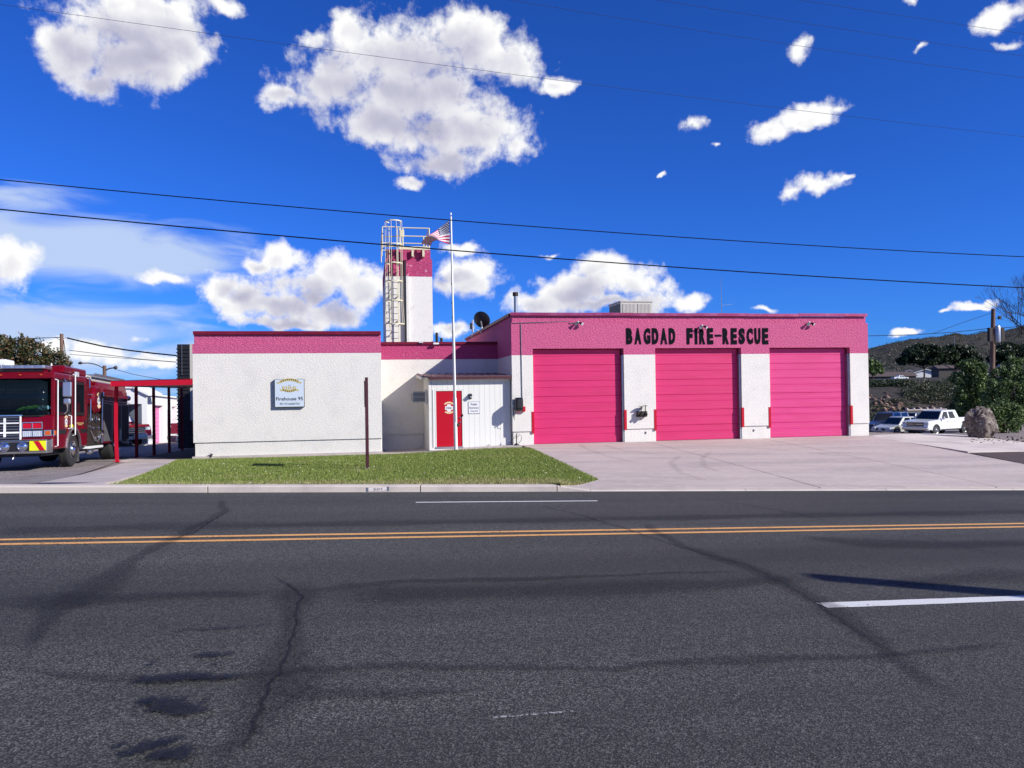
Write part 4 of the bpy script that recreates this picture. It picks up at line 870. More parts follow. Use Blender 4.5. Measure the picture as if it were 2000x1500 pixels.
# floodlights
def floodlight(px, py, label, left=True):
    p = PY(px, py, 0); f = thing('floodlight', label, 'floodlight', (p.x, 0, p.z), 0, 'twin floodlights on the pink frieze')
    MB().lathe([(.06, -.03), (.06, 0)], (0, 0, 0), 'y', 12).build('mount', 'white_metal', f)
    for s, ax in ((-1, -.5), (1, .6)):
        d = Vector((s*.55, -.75, -.45)).normalized(); o = Vector((s*.04, -.05, 0)); q = d.to_track_quat('Z', 'Y').to_matrix()
        mb = MB().lathe([(.03, 0), (.035, .05), (.075, .16), (.07, .165)], (0, 0, 0), 'z', 14); mb.v = [tuple(q @ Vector(v)+o) for v in mb.v]; h = mb.build('lamp_head', 'black' if s < 0 else 'dark_iron', f, smooth=True)
        mb = MB().lathe([(.001, .158), (.066, .160), (.066, .166), (.001, .17)], (0, 0, 0), 'z', 14); mb.v = [tuple(q @ Vector(v)+o) for v in mb.v]; mb.build('lens', 'lamp_clear', h)
    MB().tube([(0, -.02, .02), (-.08, -.08, .02)], .015).build('arm', 'black', f)
floodlight(1129, 630, 'twin floodlight on the pink frieze left of the black lettering'); floodlight(1371, 637, 'twin floodlight just over the letter R of FIRE'); floodlight(1580, 631, 'twin floodlight on the pink frieze right of the black lettering')
# conduit and alarm box, black hose cabinet
p1, p2, p3, p4 = PY(1001, 631, 0), PY(1110, 628, 0), PY(1017, 632, 0), PY(1021.5, 792, 0)
cdt = thing('conduit', 'thin grey conduit running down the leftmost pier to the red alarm box', 'conduit', (0, 0, 0))
MB().tube([(p1.x, -.02, p1.z), (p2.x, -.02, p2.z), (p2.x+.08, -.03, p2.z-.08), (p2.x+.25, -.03, p2.z-.05)], .013, 6).build('pipe', 'grey_print', cdt)
MB().tube([(p3.x, -.018, p3.z-.02), (p3.x+.01, -.018, p4.z+.4), (p4.x, -.018, p4.z)], .017, 6).build('pipe', 'galv', cdt)
p = PY(1021, 799, 0); ab = thing('alarm_box', 'small red alarm box at the foot of the thin conduit', 'alarm box', (p.x, 0, p.z))
box('housing', 'red_paint', ab, -.085, .085, -.13, 0, -.09, .10, .01); box('cover', 'red_paint', ab, -.06, .06, -.145, -.1305, -.06, .07, .005)
p = PY(1011, 789, 0); bc = thing('wall_charger', 'black rounded wall cabinet with cable on the leftmost white pier', 'wall cabinet', (p.x, 0, p.z))
MB().box(-.15, .15, -.40, -.03, -.26, .25).build('housing', 'black_gloss', bc, bevel=.07, seg=4); MB().box(-.10, .10, -.43, -.385, -.17, .17).build('front_plate', 'black', bc, bevel=.02)
box('bracket', 'dark_iron', bc, -.08, .08, -.05, 0, -.2, .2); 
MB().tube([(.0, -.3, -.24), (-.02, -.33, -.32), (-.07, -.35, -.30), (-.1, -.33, -.36)], .016, 8).build('hose', 'red_paint', bc)
MB().tube([(-.12, -.2, -.2), (-.17, -.2, -.5), (-.16, -.1, -.62)], .008, 6).build('cable', 'black', bc)
MB().tube([(-.16, -.1, .05), (-.2, .03, .0), (-.16, -.02, -.3), (-.17, .1, -1.4)], .010, 6).build('cable', 'black', bc)
# gas manifold on the second pier
p = PY(1252, 808, 0); mf = thing('valve_manifold', 'dark iron valve manifold with round handwheels on the second pier', 'valves', (p.x, 0, p.z))
box('back_plate', 'dark_iron', mf, -.20, .20, -.16, -.02, -.12, .10, .01)
for x, h in ((-.05, .30), (.12, .33)):
    st = MB().tube([(x, -.16, 0), (x, -.17, h)], .018, 8).build('valve_stem', 'dark_iron', mf); MB().lathe([(.10, 0), (.11, .008), (.10, .016), (.085, .008), (.10, 0)], (x, -.17, h-.02), 'z', 20).build('handwheel', 'dark_iron', st)
    mb = MB()
    for k in range(3): a = k*math.pi/3; mb.tube([(x-.09*math.cos(a), -.17-.09*math.sin(a), h-.012), (x+.09*math.cos(a), -.17+.09*math.sin(a), h-.012)], .007, 5)
    mb.build('spoke', 'dark_iron', st)
    MB().lathe([(.045, -.10), (.05, 0), (.03, .05)], (x, -.2, -.02), 'y', 12).build('valve_body', 'dark_iron', mf)
MB().lathe([(.05, -.30), (.06, -.26), (.045, -.2), (.045, -.1)], (.1, 0, -.05), 'y', 14).build('outlet', 'dark_iron', mf); MB().lathe([(.05, -.28), (.06, -.24), (.045, -.1)], (-.08, 0, -.05), 'y', 14).build('outlet', 'dark_iron', mf)
for px, py in ((1261, 845), (1472, 840.5)):
    p = PY(px, py, .045); t_ = thing('wall_outlet', 'small metal outlet plate low on the %s pier' % ('second' if px < 1300 else 'third'), 'outlet', (p.x, .045, p.z)); box('plate', 'galv', t_, -.03, .03, -.02, 0, -.05, .05, .004); box('socket', 'black', t_, -.015, .015, -.026, -.0205, -.03, .03)
# lamp by the door, bell
p = PY(917, 774, AY); pl_ = thing('door_lamp', 'small black porch lamp above the Public Entrance sign', 'lamp', (p.x, AY, p.z))
MB().box(-.03, .09, -.05, 0, -.09, .10).build('back_plate', 'black', pl_, bevel=.01); MB().prism([(-.05, .09), (-.2, .05), (-.2, .02), (-.05, -.02)], -.02, .08, 'x').build('shade', 'black', pl_); MB().box(.0, .07, -.17, -.06, -.05, .015).build('glass', 'lamp_clear', pl_, bevel=.01)
p = PY(903.6, 811, AY); bl = thing('door_bell', 'tiny black door bell beside the red door frame', 'door bell', (p.x, AY-.008, p.z)); box('button_housing', 'black', bl, -.018, .018, -.03, 0, -.04, .04, .004)
# ground clutter at the annex corner
p = G(1000, 868); cl = thing('hose_bib', 'black hose tap and bent pipe at the corner of annex and garage', 'tap', (p.x-.05, -.18, zg(p.x, -.2)))
MB().tube([(0, 0, 0), (0, 0, .42), (.03, .0, .46)], .02).build('standpipe', 'dark_iron', cl); MB().tube([(.02, 0, .3), (.12, -.02, .42), (.2, -.02, .36), (.18, 0, .2), (.08, 0, .08)], .009, 6).build('hose', 'black', cl); MB().lathe([(.12, 0), (.1, .04), (.03, .09)], (0, 0, 0), 'z', 12).build('base', 'black', cl); MB().tube([(-.02, 0, .36), (-.15, -.02, .25), (-.36, .0, .0)], .008, 6).build('hose', 'black', cl)
p = G(959, 873); ro = thing('ground_rod', 'thin short rod standing at the annex wall base', 'rod', (p.x, .2, -.06)); MB().tube([(0, 0, -.02), (.0, 0, .12)], .012, 6).build('rod', 'dark_iron', ro)
p = PY(413, 889, .04); wt = thing('wall_tap', 'small dark tap low on the white wing wall', 'tap', (p.x, .045, p.z)); MB().tube([(0, 0, 0), (0, -.10, .01), (.02, -.14, -.05)], .022).build('spout', 'dark_iron', wt); MB().lathe([(.001, .04), (.05, .045), (.05, .06), (.001, .065)], (0, -.10, 0), 'z', 12).build('handle', 'dark_iron', wt); MB().tube([(-.05, -.02, 0), (.05, -.02, .02)], .02).build('flange', 'dark_iron', wt)
# window air conditioner on the annex side
p = PY(832, 776, 1.1); ac = thing('air_conditioner', 'grey window air conditioner sticking out of the annex side wall', 'air conditioner', (AX, 1.05, p.z-.20))
box('housing', 'beige_unit', ac, -.58, .06, 0, .62, 0, .43, .012)
box('grille_recess', 'grey_print', ac, -.545, -.045, -.006, -.001, .05, .38)
for i in range(9): box('louvre', 'beige_unit', ac, -.54, -.05, -.018, -.007, .055+i*.036, .066+i*.036)
box('grille_bar', 'beige_unit', ac, -.545, -.045, -.026, -.019, .20, .23); box('side_grille', 'black', ac, -.586, -.581, .05, .55, .05, .38); box('mount_board', 'siding_trim', ac, -.10, -.03, -.045, -.027, -.06, .50)
MB().tube([(-.02, -.02, .42), (-.05, -.6, .95), (-.0, -.7, 1.02)], .006, 5).build('cable', 'galv', ac)
# camera on the middle wall
p = PY(851, 671, RY); sc_ = thing('security_camera', 'small white camera under the maroon cap of the middle wall', 'camera', (p.x, RY, p.z)); MB().box(-.12, .12, -.16, -.08, -.05, .03).build('camera_body', 'white_metal', sc_, bevel=.02); MB().tube([(-.05, -.1, 0), (-.13, -.02, .0), (-.15, .02, .12)], .018).build('bracket', 'black', sc_)
p = PY(822, 669, RY-.05); lt = thing('soffit_lamp', 'little pale lamp on the maroon cap left of the white camera', 'lamp', (p.x, RY-.03, p.z)); MB().box(-.09, .09, -.06, 0, -.02, .02).build('lamp_body', 'lamp_clear', lt, bevel=.01)
# ---------------------------------------------------------------- rooftop things
def roof_unit(name, label, x0, x1, y0, y1, z0, z1, m, cat, slat=10):
    r = thing(name, label, cat, ((x0+x1)/2, (y0+y1)/2, z0)); w, d, h = (x1-x0)/2, (y1-y0)/2, z1-z0
    box('housing', m, r, -w, w, -d, d, 0, h-.05, .01); box('lid', m, r, -w-.03, w+.03, -d-.03, d+.03, h-.05, h, .008)
    for s in (0, 1):
        a = -w+.08+s*(w-.04); c_ = a+w-.12
        pnl = box('louvre_panel', 'beige_unit', r, a, c_, -d-.012, -d-.001, .06, h-.12)
        for k in range(slat): x = a+.02+(c_-a-.04)*k/(slat-1); box('slat', m, pnl, x-.012, x+.012, -d-.024, -d-.0125, .08, h-.14)
    box('side_panel', 'black', r, -w-.012, -w-.001, -d+.08, d-.08, .06, h-.12)
    return r
a = PY(1212, 600, 3.0); c = PY(1274, 600, 3.0); zt = PY(1240, 587.5, 3.0).z
ru = roof_unit('rooftop_cooler', 'beige louvred cooler box on the roof behind the lettering', a.x, c.x, 3.0, 4.6, 4.5, zt, 'beige_unit', 'cooler')
MB().tube([(-.75, -.84, .2), (-.70, -.86, .5), (-.72, -.84, .75)], .012, 5).build('cable', 'white_metal', ru)
a = PY(1007, 600, 2.0); zt = PY(1007, 571, 2.0).z; vp = thing('vent_pipe', 'metal flue pipe with a cap at the left end of the garage roof', 'flue pipe', (a.x, 2.0, 4.5))
MB().tube([(0, 0, 0), (0, 0, zt-4.5-.12)], .075, 14).build('pipe', 'galv', vp, smooth=True); MB().lathe([(.08, zt-4.5-.16), (.115, zt-4.5-.14), (.115, zt-4.5), (.001, zt-4.5+.01)], (0, 0, 0), 'z', 14).build('rain_cap', 'dark_iron', vp, smooth=True)
a = PY(1409.5, 600, 6.0); zt = PY(1409.5, 544, 6).z; aa = thing('mast_antenna', 'thin whip antenna standing on the garage roof right of the cooler', 'antenna', (a.x, 6, 4.5))
MB().tube([(0, 0, 0), (0, 0, (zt-4.5)*.55), (.0, 0, zt-4.5)], .02, 6, .010).build('mast', 'galv', aa); MB().tube([(0, 0, (zt-4.5)*.55), (.55, 0, (zt-4.5)*.57)], .008, 5).build('cross_rod', 'galv', aa)
# satellite dish on the edge of the garage side parapet
dp = PY(939.5, 626, 7.5); ds = thing('satellite_dish', 'round black satellite dish on the sloping garage parapet edge', 'satellite dish', (dp.x, 7.5, dp.z))
R_ = .42; mb = MB().lathe([(.001, .0), (R_*.5, -.03), (R_*.85, -.085), (R_, -.12), (R_, -.105), (R_*.85, -.07), (R_*.5, -.012), (.001, .02)], (0, 0, 0), 'z', 28)
q = Vector((.5, .75, .42)).normalized().to_track_quat('Z', 'Y').to_matrix().to_4x4() @ Matrix.Rotation(math.pi, 4, 'X'); mb.v = [tuple(q @ Vector(v)) for v in mb.v]; mb.build('reflector', 'black', ds, smooth=True)
MB().tube([(0, 0, -.02), (.05, .05, -.3), (.0, 0, -.62)], .03).build('mast', 'galv', ds); MB().tube([(0, .05, -.3), (.25, .35, .1), (.28, .4, .22)], .015).build('feed_arm', 'galv', ds)
MB().tube([(0, 0, -.5), (-.3, -.1, -.45), (-.42, 0, -.1)], .012).build('stay', 'galv', ds)
dp2 = PY(922, 637, 8.5); y2 = thing('yagi_antenna', 'small vertical antenna panel left of the black dish', 'antenna', (dp2.x, 8.5, dp2.z-.6)); MB().tube([(0, 0, 0), (0, 0, .9)], .02).build('mast', 'galv', y2); MB().box(-.11, -.02, -.04, .04, .45, .75).build('antenna_panel', 'black', y2, bevel=.01); MB().box(.03, .07, -.05, .05, .3, .9).build('reflector', 'white_metal', y2)
for px, h_, lab in ((853, .42, 'short dark roof vent pipe left of the flagpole'), (862, .18, 'tiny roof vent stub beside the short vent pipe')):
    a = PY(px, 660, 6); v = thing('roof_vent', lab, 'vent', (a.x, 6, 3.8)); MB().tube([(0, 0, 0), (0, 0, .55+h_)], .06, 10).build('pipe', 'dark_iron', v)
a = PY(904, 660, 7); v = thing('wire_antenna', 'thin bent wire aerial on the low roof right of the flagpole', 'antenna', (a.x, 7, 3.8)); MB().tube([(0, 0, 0), (0, 0, 1.05), (.25, 0, 1.07)], .012, 5).build('mast', 'galv', v)
# black louvred cooler tower beside the rear wing
Yk = 13.0; a = PY(344, 700, Yk); c = PY(370.5, 700, Yk); zt = PY(357, 671.5, Yk).z
ct = thing('cooler_tower', 'tall black louvred cooling unit rising behind the red carport', 'cooling unit', (a.x, Yk, -.7)); w_ = c.x-a.x; H_ = zt+.7
box('core', 'black', ct, .04, w_, .05, 1.0, 0, H_-.02); box('side_sheet', 'beige_unit', ct, w_+.001, w_+.16, .02, 1.0, 1.5, H_)
for k in range(26): z = .4+k*(H_-.5)/26; MB().hexa([(0, .0, z), (w_, .0, z), (w_, .05, z+.05), (0, .05, z+.05), (0, .0, z+.015), (w_, .0, z+.015), (w_, .05, z+.065), (0, .05, z+.065)]).build('louvre', 'black', ct)
MB().tube([(.28, -.02, H_-.05), (.28, -.02, H_-1.6)], .012, 5).build('pipe', 'galv', ct)
# ---------------------------------------------------------------- hose tower
TY = 9.2; tx0, tx1 = PY(753.5, 600, TY).x, PY(845, 600, TY).x; TZ = PY(800, 487, TY).z; TP = PY(800, 540, TY).z; TD = TY+7.0; TS = PY(800, 500, TY).z-.15
tw = thing('hose_tower', 'tall narrow white stucco hose tower with a dark pink top', 'tower', (0, 0, 0))
box('shaft', 'tower_white', tw, tx0, tx1, TY, TD, 3.5, TP); box('shaft_top', 'tower_rose', tw, tx0, tx1, TY-.002, TD, TP, TS); box('tower_parapet', 'tower_rose', tw, tx0+.06, tx1-.07, TY+.06, TD-.06, TS, TZ)
xr = PY(793.5, 600, TY).x
MB().box(xr-.09, xr-.0, TY-.16, TY-.003, 3.5, TS-.1).build('corner_pipe', 'black', tw); MB().box(xr+.002, xr+.13, TY-.12, TY-.003, 3.5, TS-.1).build('downpipe', 'tower_white', tw); MB().box(xr+.003, xr+.13, TY-.125, TY-.1205, TP, TS-.1).build('downpipe_paint', 'tower_rose', tw)
MB().box(xr-.22, xr+.05, TY-.22, TY+.05, TS-.1, TS+.35).build('head_box', 'tower_rose', tw)
# railing
rl = thing('tower_railing', 'cream pipe railing round the top of the hose tower', 'railing', (0, 0, 0))
zr1, zr2, zr3 = PY(800, 447, TY).z, PY(800, 463, TY).z, PY(800, 483.5, TY).z
y0_ = TY-.22; y1_ = TY+3.7; X0 = tx0-.12; X1 = PY(838.5, 470, y0_).x; xm = PY(787, 470, y0_).x
def rail(pts, name='rail', r=.028): MB().tube(pts, r, 8).build(name, 'cream_metal', rl, smooth=True)
rail([(xm, y0_, zr1), (X1, y0_, zr1)]); rail([(xm, y0_, zr2), (X1, y0_, zr2)]); rail([(X0, y0_, zr1+.03), (xm-.15, y0_, zr1+.03)]); rail([(X0-.05, y0_+.4, zr2), (xm-.1, y0_, zr2)])
rail([(X0, y0_, zr3), (X1, y0_, zr3)]); rail([(X1, y0_, zr1), (X1, y1_, zr1)]); rail([(X0, y0_, zr1), (X0, y1_, zr1)]); rail([(X0, y0_, zr2), (X0, y1_, zr2)]); rail([(X1, y0_, zr2), (X1, y1_, zr2)]); rail([(X0, y1_, zr1), (X1, y1_, zr1)]); rail([(X0, y1_, zr2), (X1, y1_, zr2)])
for (x, y) in ((X0, y0_), (xm-.15, y0_), (xm, y0_), (X1, y0_), (X0, y1_), (X1, y1_), (X1, (y0_+y1_)/2), (X0, (y0_+y1_)/2), (X1-.28, y0_)): rail([(x, y, zr1 if x != X1-.28 else zr2), (x, y, TZ-.05)], 'post')
box('kick_plate', 'cream_metal', rl, xm-.2, X1, y0_-.02, y0_+.02, TZ-.05, TZ+.10)
for px in (806, 827): x = PY(px, 495, y0_).x; box('bracket', 'cream_metal', rl, x-.05, x+.05, y0_-.01, TY+.05, TZ-.38, TZ-.052)
box('gate_latch', 'cream_metal', rl, xm-.16, xm+.06, y0_-.04, y0_+.03, zr2-.05, zr1-.12, .02)
# caged ladder
ld = thing('caged_ladder', 'cream steel ladder with hooped safety cage on the tower front', 'ladder', (0, 0, 0))
lx0, lx1 = PY(762, 600, TY-.25).x, PY(778.5, 600, TY-.25).x; ly = TY-.22; ltop = PY(770, 432, TY-.6).z
for x in (lx0, lx1): box('stile', 'cream_metal', ld, x-.02, x+.02, ly-.03, ly+.03, 3.6, TZ+1.0)
z = 3.8
while z < TZ+.3: MB().tube([(lx0, ly, z), (lx1, ly, z)], .013, 6).build('rung', 'dark_iron', ld); z += .305
cxm = (lx0+lx1)/2; cr_ = .40
hoops = [PY(770, y, TY-.6).z for y in (432, 477, 514, 549, 587, 633)]
for i, hz in enumerate(hoops):
    V = []; rr = cr_*(1.0 if i < 5 else 1.15)
    aa_ = np.linspace(math.pi, 2*math.pi, 15); P = [(lx0-.01, ly)]+[(cxm+rr*math.cos(a), ly-.28+rr*1.0*math.sin(a)) for a in aa_]+[(lx1+.01, ly)]
    for (x, y) in P: V += [(x, y, hz-.026), (x, y, hz+.026)]
    k = len(P); mb = MB().add(V, [(2*j, 2*j+2, 2*j+3, 2*j+1) for j in range(k-1)]); o = mb.build('hoop', 'cream_metal', ld); s = o.modifiers.new('s', 'SOLIDIFY'); s.thickness = .02
for j, a in enumerate(np.linspace(math.pi, 2*math.pi, 6)):
    x = cxm+cr_*math.cos(a); y = ly-.28+cr_*math.sin(a); ex = cxm+cr_*1.15*math.cos(a); ey = ly-.28+cr_*1.15*math.sin(a)
    MB().tube([(ex, ey, hoops[-1]), (x, y, hoops[-2]), (x, y, hoops[0])], .016, 4).build('cage_bar', 'cream_metal', ld)
for z in (4.4, 5.6, 6.8, 8.0, 9.0):
    for x in (lx0, lx1): box('wall_bracket', 'dark_iron', ld, x-.03, x+.03, ly+.031, TY+.02, z-.03, z+.03)
# ---------------------------------------------------------------- flagpole and flag
fb_ = PY(890.5, 880, -.75); ft = PY(880.5, 416, -.75); zb_ = zg(fb_.x, -.75)
fp_ = thing('flagpole', 'tall white flagpole before the red entrance door', 'flagpole', (fb_.x, -.75, zb_))
tl = Vector((ft.x-fb_.x, 0, ft.z-zb_)); P_ = lambda t: tuple(tl*t)
MB().tube([P_(0), P_(.22)], .068, 16).build('lower_tube', 'white_metal', fp_, smooth=True); MB().tube([P_(.218), P_(.5)], .052, 16).build('middle_tube', 'white_metal', fp_, smooth=True); MB().tube([P_(.498), P_(.985)], .042, 16, .032).build('upper_tube', 'white_metal', fp_, smooth=True)
MB().lathe([(.001, .02), (.03, .0), (.03, -.08)], P_(1.0), 'z', 12).build('cap', 'white_metal', fp_)
hz1 = .04; MB().tube([(tl.x*.12+.0, -.07, tl.z*.12), (tl.x*.5-.02, -.065, tl.z*.5), (tl.x*.98-.03, -.045, tl.z*.98)], .007, 5).build('halyard', 'black', fp_)
MB().lathe([(.05, 0), (.06, .03), (.02, .09)], (.06, -.02, 1.0*.93), 'x', 12).build('cleat', 'dark_iron', fp_)
for t_ in (.62, .70, .56, .5): c_ = P_(t_); MB().box(-.05, -.03, -.06, -.04, -.05, .05).build('snap_hook', 'black', fp_, loc=c_)
fl = thing('flag', 'stars and stripes flag flying left from the white flagpole', 'flag', (0, 0, 0))
hp0, hp1 = PY(877.3, 430.5, -.78), PY(879.0, 477.5, -.78)
tip0, tip1 = PY(822.5, 471, -.78), PY(829, 479, -.78)
def flag_pt(u, v):
    "u 0 hoist..1 fly, v 0 top..1 bottom"
    a = hp0.lerp(hp1, v)
    # top edge droops in a long diagonal; the bottom edge stays nearly level, lifting then curling under
    top = Vector((PY(824, 476, -.78).x, 0, PY(824, 470, -.78).z)); bot = PY(839, 471, -.78)
    e = Vector((top.x+(bot.x-top.x)*v, 0, top.z+(bot.z-top.z)*v))
    x = a.x+(e.x-a.x)*u; sag = .07*math.sin(u*math.pi)*(v*1.0)
    z = a.z+(e.z-a.z)*u+sag*(1.2-v*.3)+.03*math.sin(u*9+v*2)*u
    y = -.78+.16*math.sin(u*6.5+v*1.5)*u+.10*u
    if u > .82: k = (u-.82)/.18; x += .10*k*k*v; y += .12*k; z -= .06*k*k
    return Vector((x, y, z))
FA = 44; FB_ = 26
for nm, mt, test in (('stripe_red', 'flag_red', 0), ('stripe_white', 'flag_white', 1), ('canton', 'flag_blue', 2)): pass
mbs = {0: MB(), 1: MB(), 2: MB()}
for j in range(FB_):
    for i in range(FA):
        k = 2 if (i < FA*.4 and j < 14) else (0 if (j//2) % 2 == 0 else 1)
        mbs[k].add([flag_pt(i/FA, j/FB_), flag_pt((i+1)/FA, j/FB_), flag_pt((i+1)/FA, (j+1)/FB_), flag_pt(i/FA, (j+1)/FB_)], [(0, 1, 2, 3)])
mbs[2].build('canton', 'flag_blue', fl); mbs[0].build('red_stripes', 'flag_red', fl); mbs[1].build('white_stripes', 'flag_white', fl)
st = MB()
for r in range(9):
    for c_ in range(6 if r % 2 == 0 else 5):
        u = .4*(.085+c_*.165+(0 if r % 2 == 0 else .083)); v = .54*(.06+r*.11); p = flag_pt(u, v); du = (flag_pt(u+.01, v)-p).normalized(); dv = (flag_pt(u, v+.01)-p).normalized(); nrm = du.cross(dv).normalized()
        if nrm.y > 0: nrm = -nrm
        q = [p+nrm*.006+(du*math.cos(a)+dv*math.sin(a))*(.024 if k % 2 == 0 else .012) for k, a in enumerate(np.linspace(-math.pi/2, 1.5*math.pi, 11)[:-1])]
        st.add(q, [tuple(range(10))])
st.build('stars', 'flag_white', fl)
# ---------------------------------------------------------------- brown sign seen edge-on in the lawn
b0 = G(717.5, 918); zt = PY(716, 737, b0.y).z
sp_ = thing('post_sign', 'dark brown sign on two posts seen edge-on in the lawn', 'sign post', (b0.x, b0.y, b0.z))
hh = zt-b0.z; box('post', 'brown_post', sp_, -.035, .045, -.05, .05, -.1, hh, .004); box('post', 'brown_post', sp_, -.045, .035, 1.15, 1.25, -.1, hh-.10, .004)
box('sign_board', 'brown_post', sp_, -.055, -.036, .06, 1.14, hh-.75, hh-.12); box('sign_board_frame', 'brown_post', sp_, -.06, -.03, .055, 1.145, hh-.118, hh-.09)
box('base_bracket', 'galv', sp_, -.08, .06, -.07, .07, -.05, .05)
# ---------------------------------------------------------------- carport
cp = thing('carport', 'flat red carport on steel posts beside the station wing', 'carport', (0, 0, 0))
cx0, cx1 = PY(217, 750, .0).x, LX-.005; cz1 = PY(296, 742.5, 0).z; cz0 = cz1-.20; CD = 11.2
MB().hexa([(cx0, -.0, cz0), (cx1, -.0, cz0+.02), (cx1, .09, cz0+.02), (cx0, .09, cz0), (cx0, -.0, cz1-.02), (cx1, -.0, cz1+.02), (cx1, .09, cz1+.02), (cx0, .09, cz1-.02)]).build('fascia', 'carport_red', cp)
MB().hexa([(cx0, .0, cz1-.018), (cx1, .0, cz1+.022), (cx1, .03, cz1+.022), (cx0, .03, cz1-.018), (cx0, -.03, cz1), (cx1, -.03, cz1+.04), (cx1, .03, cz1+.04), (cx0, .03, cz1)]).build('flashing', 'red_paint', cp)
box('side_fascia', 'carport_red', cp, cx0, cx0+.08, .095, CD, cz0, cz1-.02); box('end_cap', 'carport_red', cp, cx0-.012, cx0+.0, -.02, .11, cz0+.01, cz1-.01)
rfp = MB().hexa([(cx0+.085, .1, cz0+.07), (cx1, .1, cz0+.09), (cx1, CD, cz0+.09), (cx0+.085, CD, cz0+.07), (cx0+.085, .1, cz0+.12), (cx1, .1, cz0+.15), (cx1, CD, cz0+.15), (cx0+.085, CD, cz0+.12)]).build('roof_deck', 'galv', cp)
for k in range(24): y = .3+k*.45; box('deck_rib', 'galv', rfp, cx0+.1, cx1-.01, y, y+.06, cz0+.02, cz0+.069)
px_ = PY(228, 820, .65).x
for i, y in enumerate((.60, 2.95, 5.4, 7.9, 10.3)):
    mb = MB(); z0_ = zg(px_, y)-.05; bend = .05 if i == 0 else 0
    for k in range(6): 
        za = z0_+(cz0-z0_)*k/6; zb2 = z0_+(cz0-z0_)*(k+1)/6; sh = lambda t: bend*math.sin(t*math.pi)*-.6+.0
        a_, c_ = sh(k/6), sh((k+1)/6)
        mb.hexa([(px_-.05+a_, y, za), (px_+.05+a_, y, za), (px_+.05+a_, y+.10, za), (px_-.05+a_, y+.10, za), (px_-.05+c_, y, zb2), (px_+.05+c_, y, zb2), (px_+.05+c_, y+.10, zb2), (px_-.05+c_, y+.10, zb2)])
    mb.build('post', 'carport_red' if i == 0 else 'post_shaded', cp); box('base_plate', 'carport_red', cp, px_-.09, px_+.09, y-.04, y+.14, z0_+.03, z0_+.065)
# ================================================================ vehicles
def place(root, px, py, lx, ly, dirc, Lw, z=None, d=None):
    "put local point (lx,ly) of root on the ground seen at px,py; dirc = direction of local +y in level camera axes"
    dx, dy = dirc; L = math.hypot(dx, dy); dx /= L; dy /= L
    wy = (dx*CS+dy*SN, -dx*SN+dy*CS); a = math.atan2(-wy[0], wy[1])
    p = G(px, py) if d is None else PT(px, py, d)
    c, s = math.cos(a), math.sin(a); ox = p.x-(lx*c-ly*s); oy = p.y-(lx*s+ly*c)
    if d is None:
        zf = zg(p.x, p.y); q = (p.x+wy[0]*Lw, p.y+wy[1]*Lw); zr = zg(*q); sl = (zr-zf)/Lw
        root.location = (ox, oy, zf-sl*ly); root.rotation_euler = (math.atan(sl), 0, a)
    else: root.location = (ox, oy, p.z); root.rotation_euler = (0, 0, a)
def wheel(parent, x, y, r, w, side, dual=False, hub='chrome', hr=.52):
    "tyre lying along x; side +1 shows its outer face to +x"
    wp = bpy.data.objects.new('wheel', None); C.objects.link(wp); wp.parent = parent; wp.location = (x, y, r)
    s = side
    prof = [(r*hr, -w/2), (r*.80, -w/2), (r*.96, -w*.42), (r, -w*.3), (r*.985, -w*.29), (r, -w*.27), (r, -.012), (r*.98, 0), (r, .012), (r, w*.27), (r*.985, w*.29), (r, w*.3), (r*.96, w*.42), (r*.86, w/2), (r*.80, w*.49), (r*hr, w*.44)]
    MB().lathe(prof, (0, 0, 0), 'x', 36).build('tyre', 'tyre', wp, smooth=True)
    h = s*w*.44
    MB().lathe([(r*hr, h), (r*hr*.97, h+s*.012), (r*hr*.86, h-s*.0), (r*hr*.80, h-s*.07), (r*.30, h-s*.02), (r*.26, h+s*.03), (r*.16, h+s*.04), (r*.13, h+s*.085), (.001, h+s*.09)], (0, 0, 0), 'x', 30).build('rim', hub, wp, smooth=True)
    mb = MB()
    for k in range(10): a = k*.6283; mb.lathe([(.014, h-s*.02), (.014, h+s*.03), (.001, h+s*.035)], (0, r*.33*math.cos(a), r*.33*math.sin(a)), 'x', 6)
    mb.build('wheel_nuts', 'galv', wp)
    mb = MB()
    for k in range(10): a = k*.6283+.3; mb.lathe([(r*.055, h-s*.066), (.001, h-s*.064)], (0, r*hr*.72*math.cos(a), r*hr*.72*math.sin(a)), 'x', 8)
    mb.build('hand_holes', 'black', wp)
    return wp
def arch_poly(y0, y1, zb, zt_pts, wheels, ra, zc):
    "side outline running along the bottom with wheel arches cut in, then over zt_pts"
    P = [(y0, zb)]
    for wy in wheels:
        dz = zb-zc; h = math.sqrt(max(ra*ra-dz*dz, 0)); a0 = math.atan2(dz, -h); a1 = math.atan2(dz, h)
        if a0 < 0: a0 += 2*math.pi
        for k in range(11): a = a0+(a1-a0)*k/10; P.append((wy+ra*math.cos(a), zc+ra*math.sin(a)))
    P.append((y1, zb)); return P+zt_pts
gls = bpy.data.materials.new('tinted_glass'); gls.use_nodes = True; t = gls.node_tree; b = t.nodes['Principled BSDF']; b.inputs['Base Color'].default_value = (.01, .02, .03, 1); b.inputs['Roughness'].default_value = .04
tr = N(t, 'ShaderNodeBsdfTransparent'); tr.inputs[0].default_value = (.62, .68, .70, 1); mx = N(t, 'ShaderNodeMixShader'); mx.inputs[0].default_value = .30; LK(t, tr.outputs[0], mx.inputs[1]); LK(t, b.outputs[0], mx.inputs[2]); LK(t, mx.outputs[0], t.nodes['Material Output'].inputs[0])
M['tint'] = gls
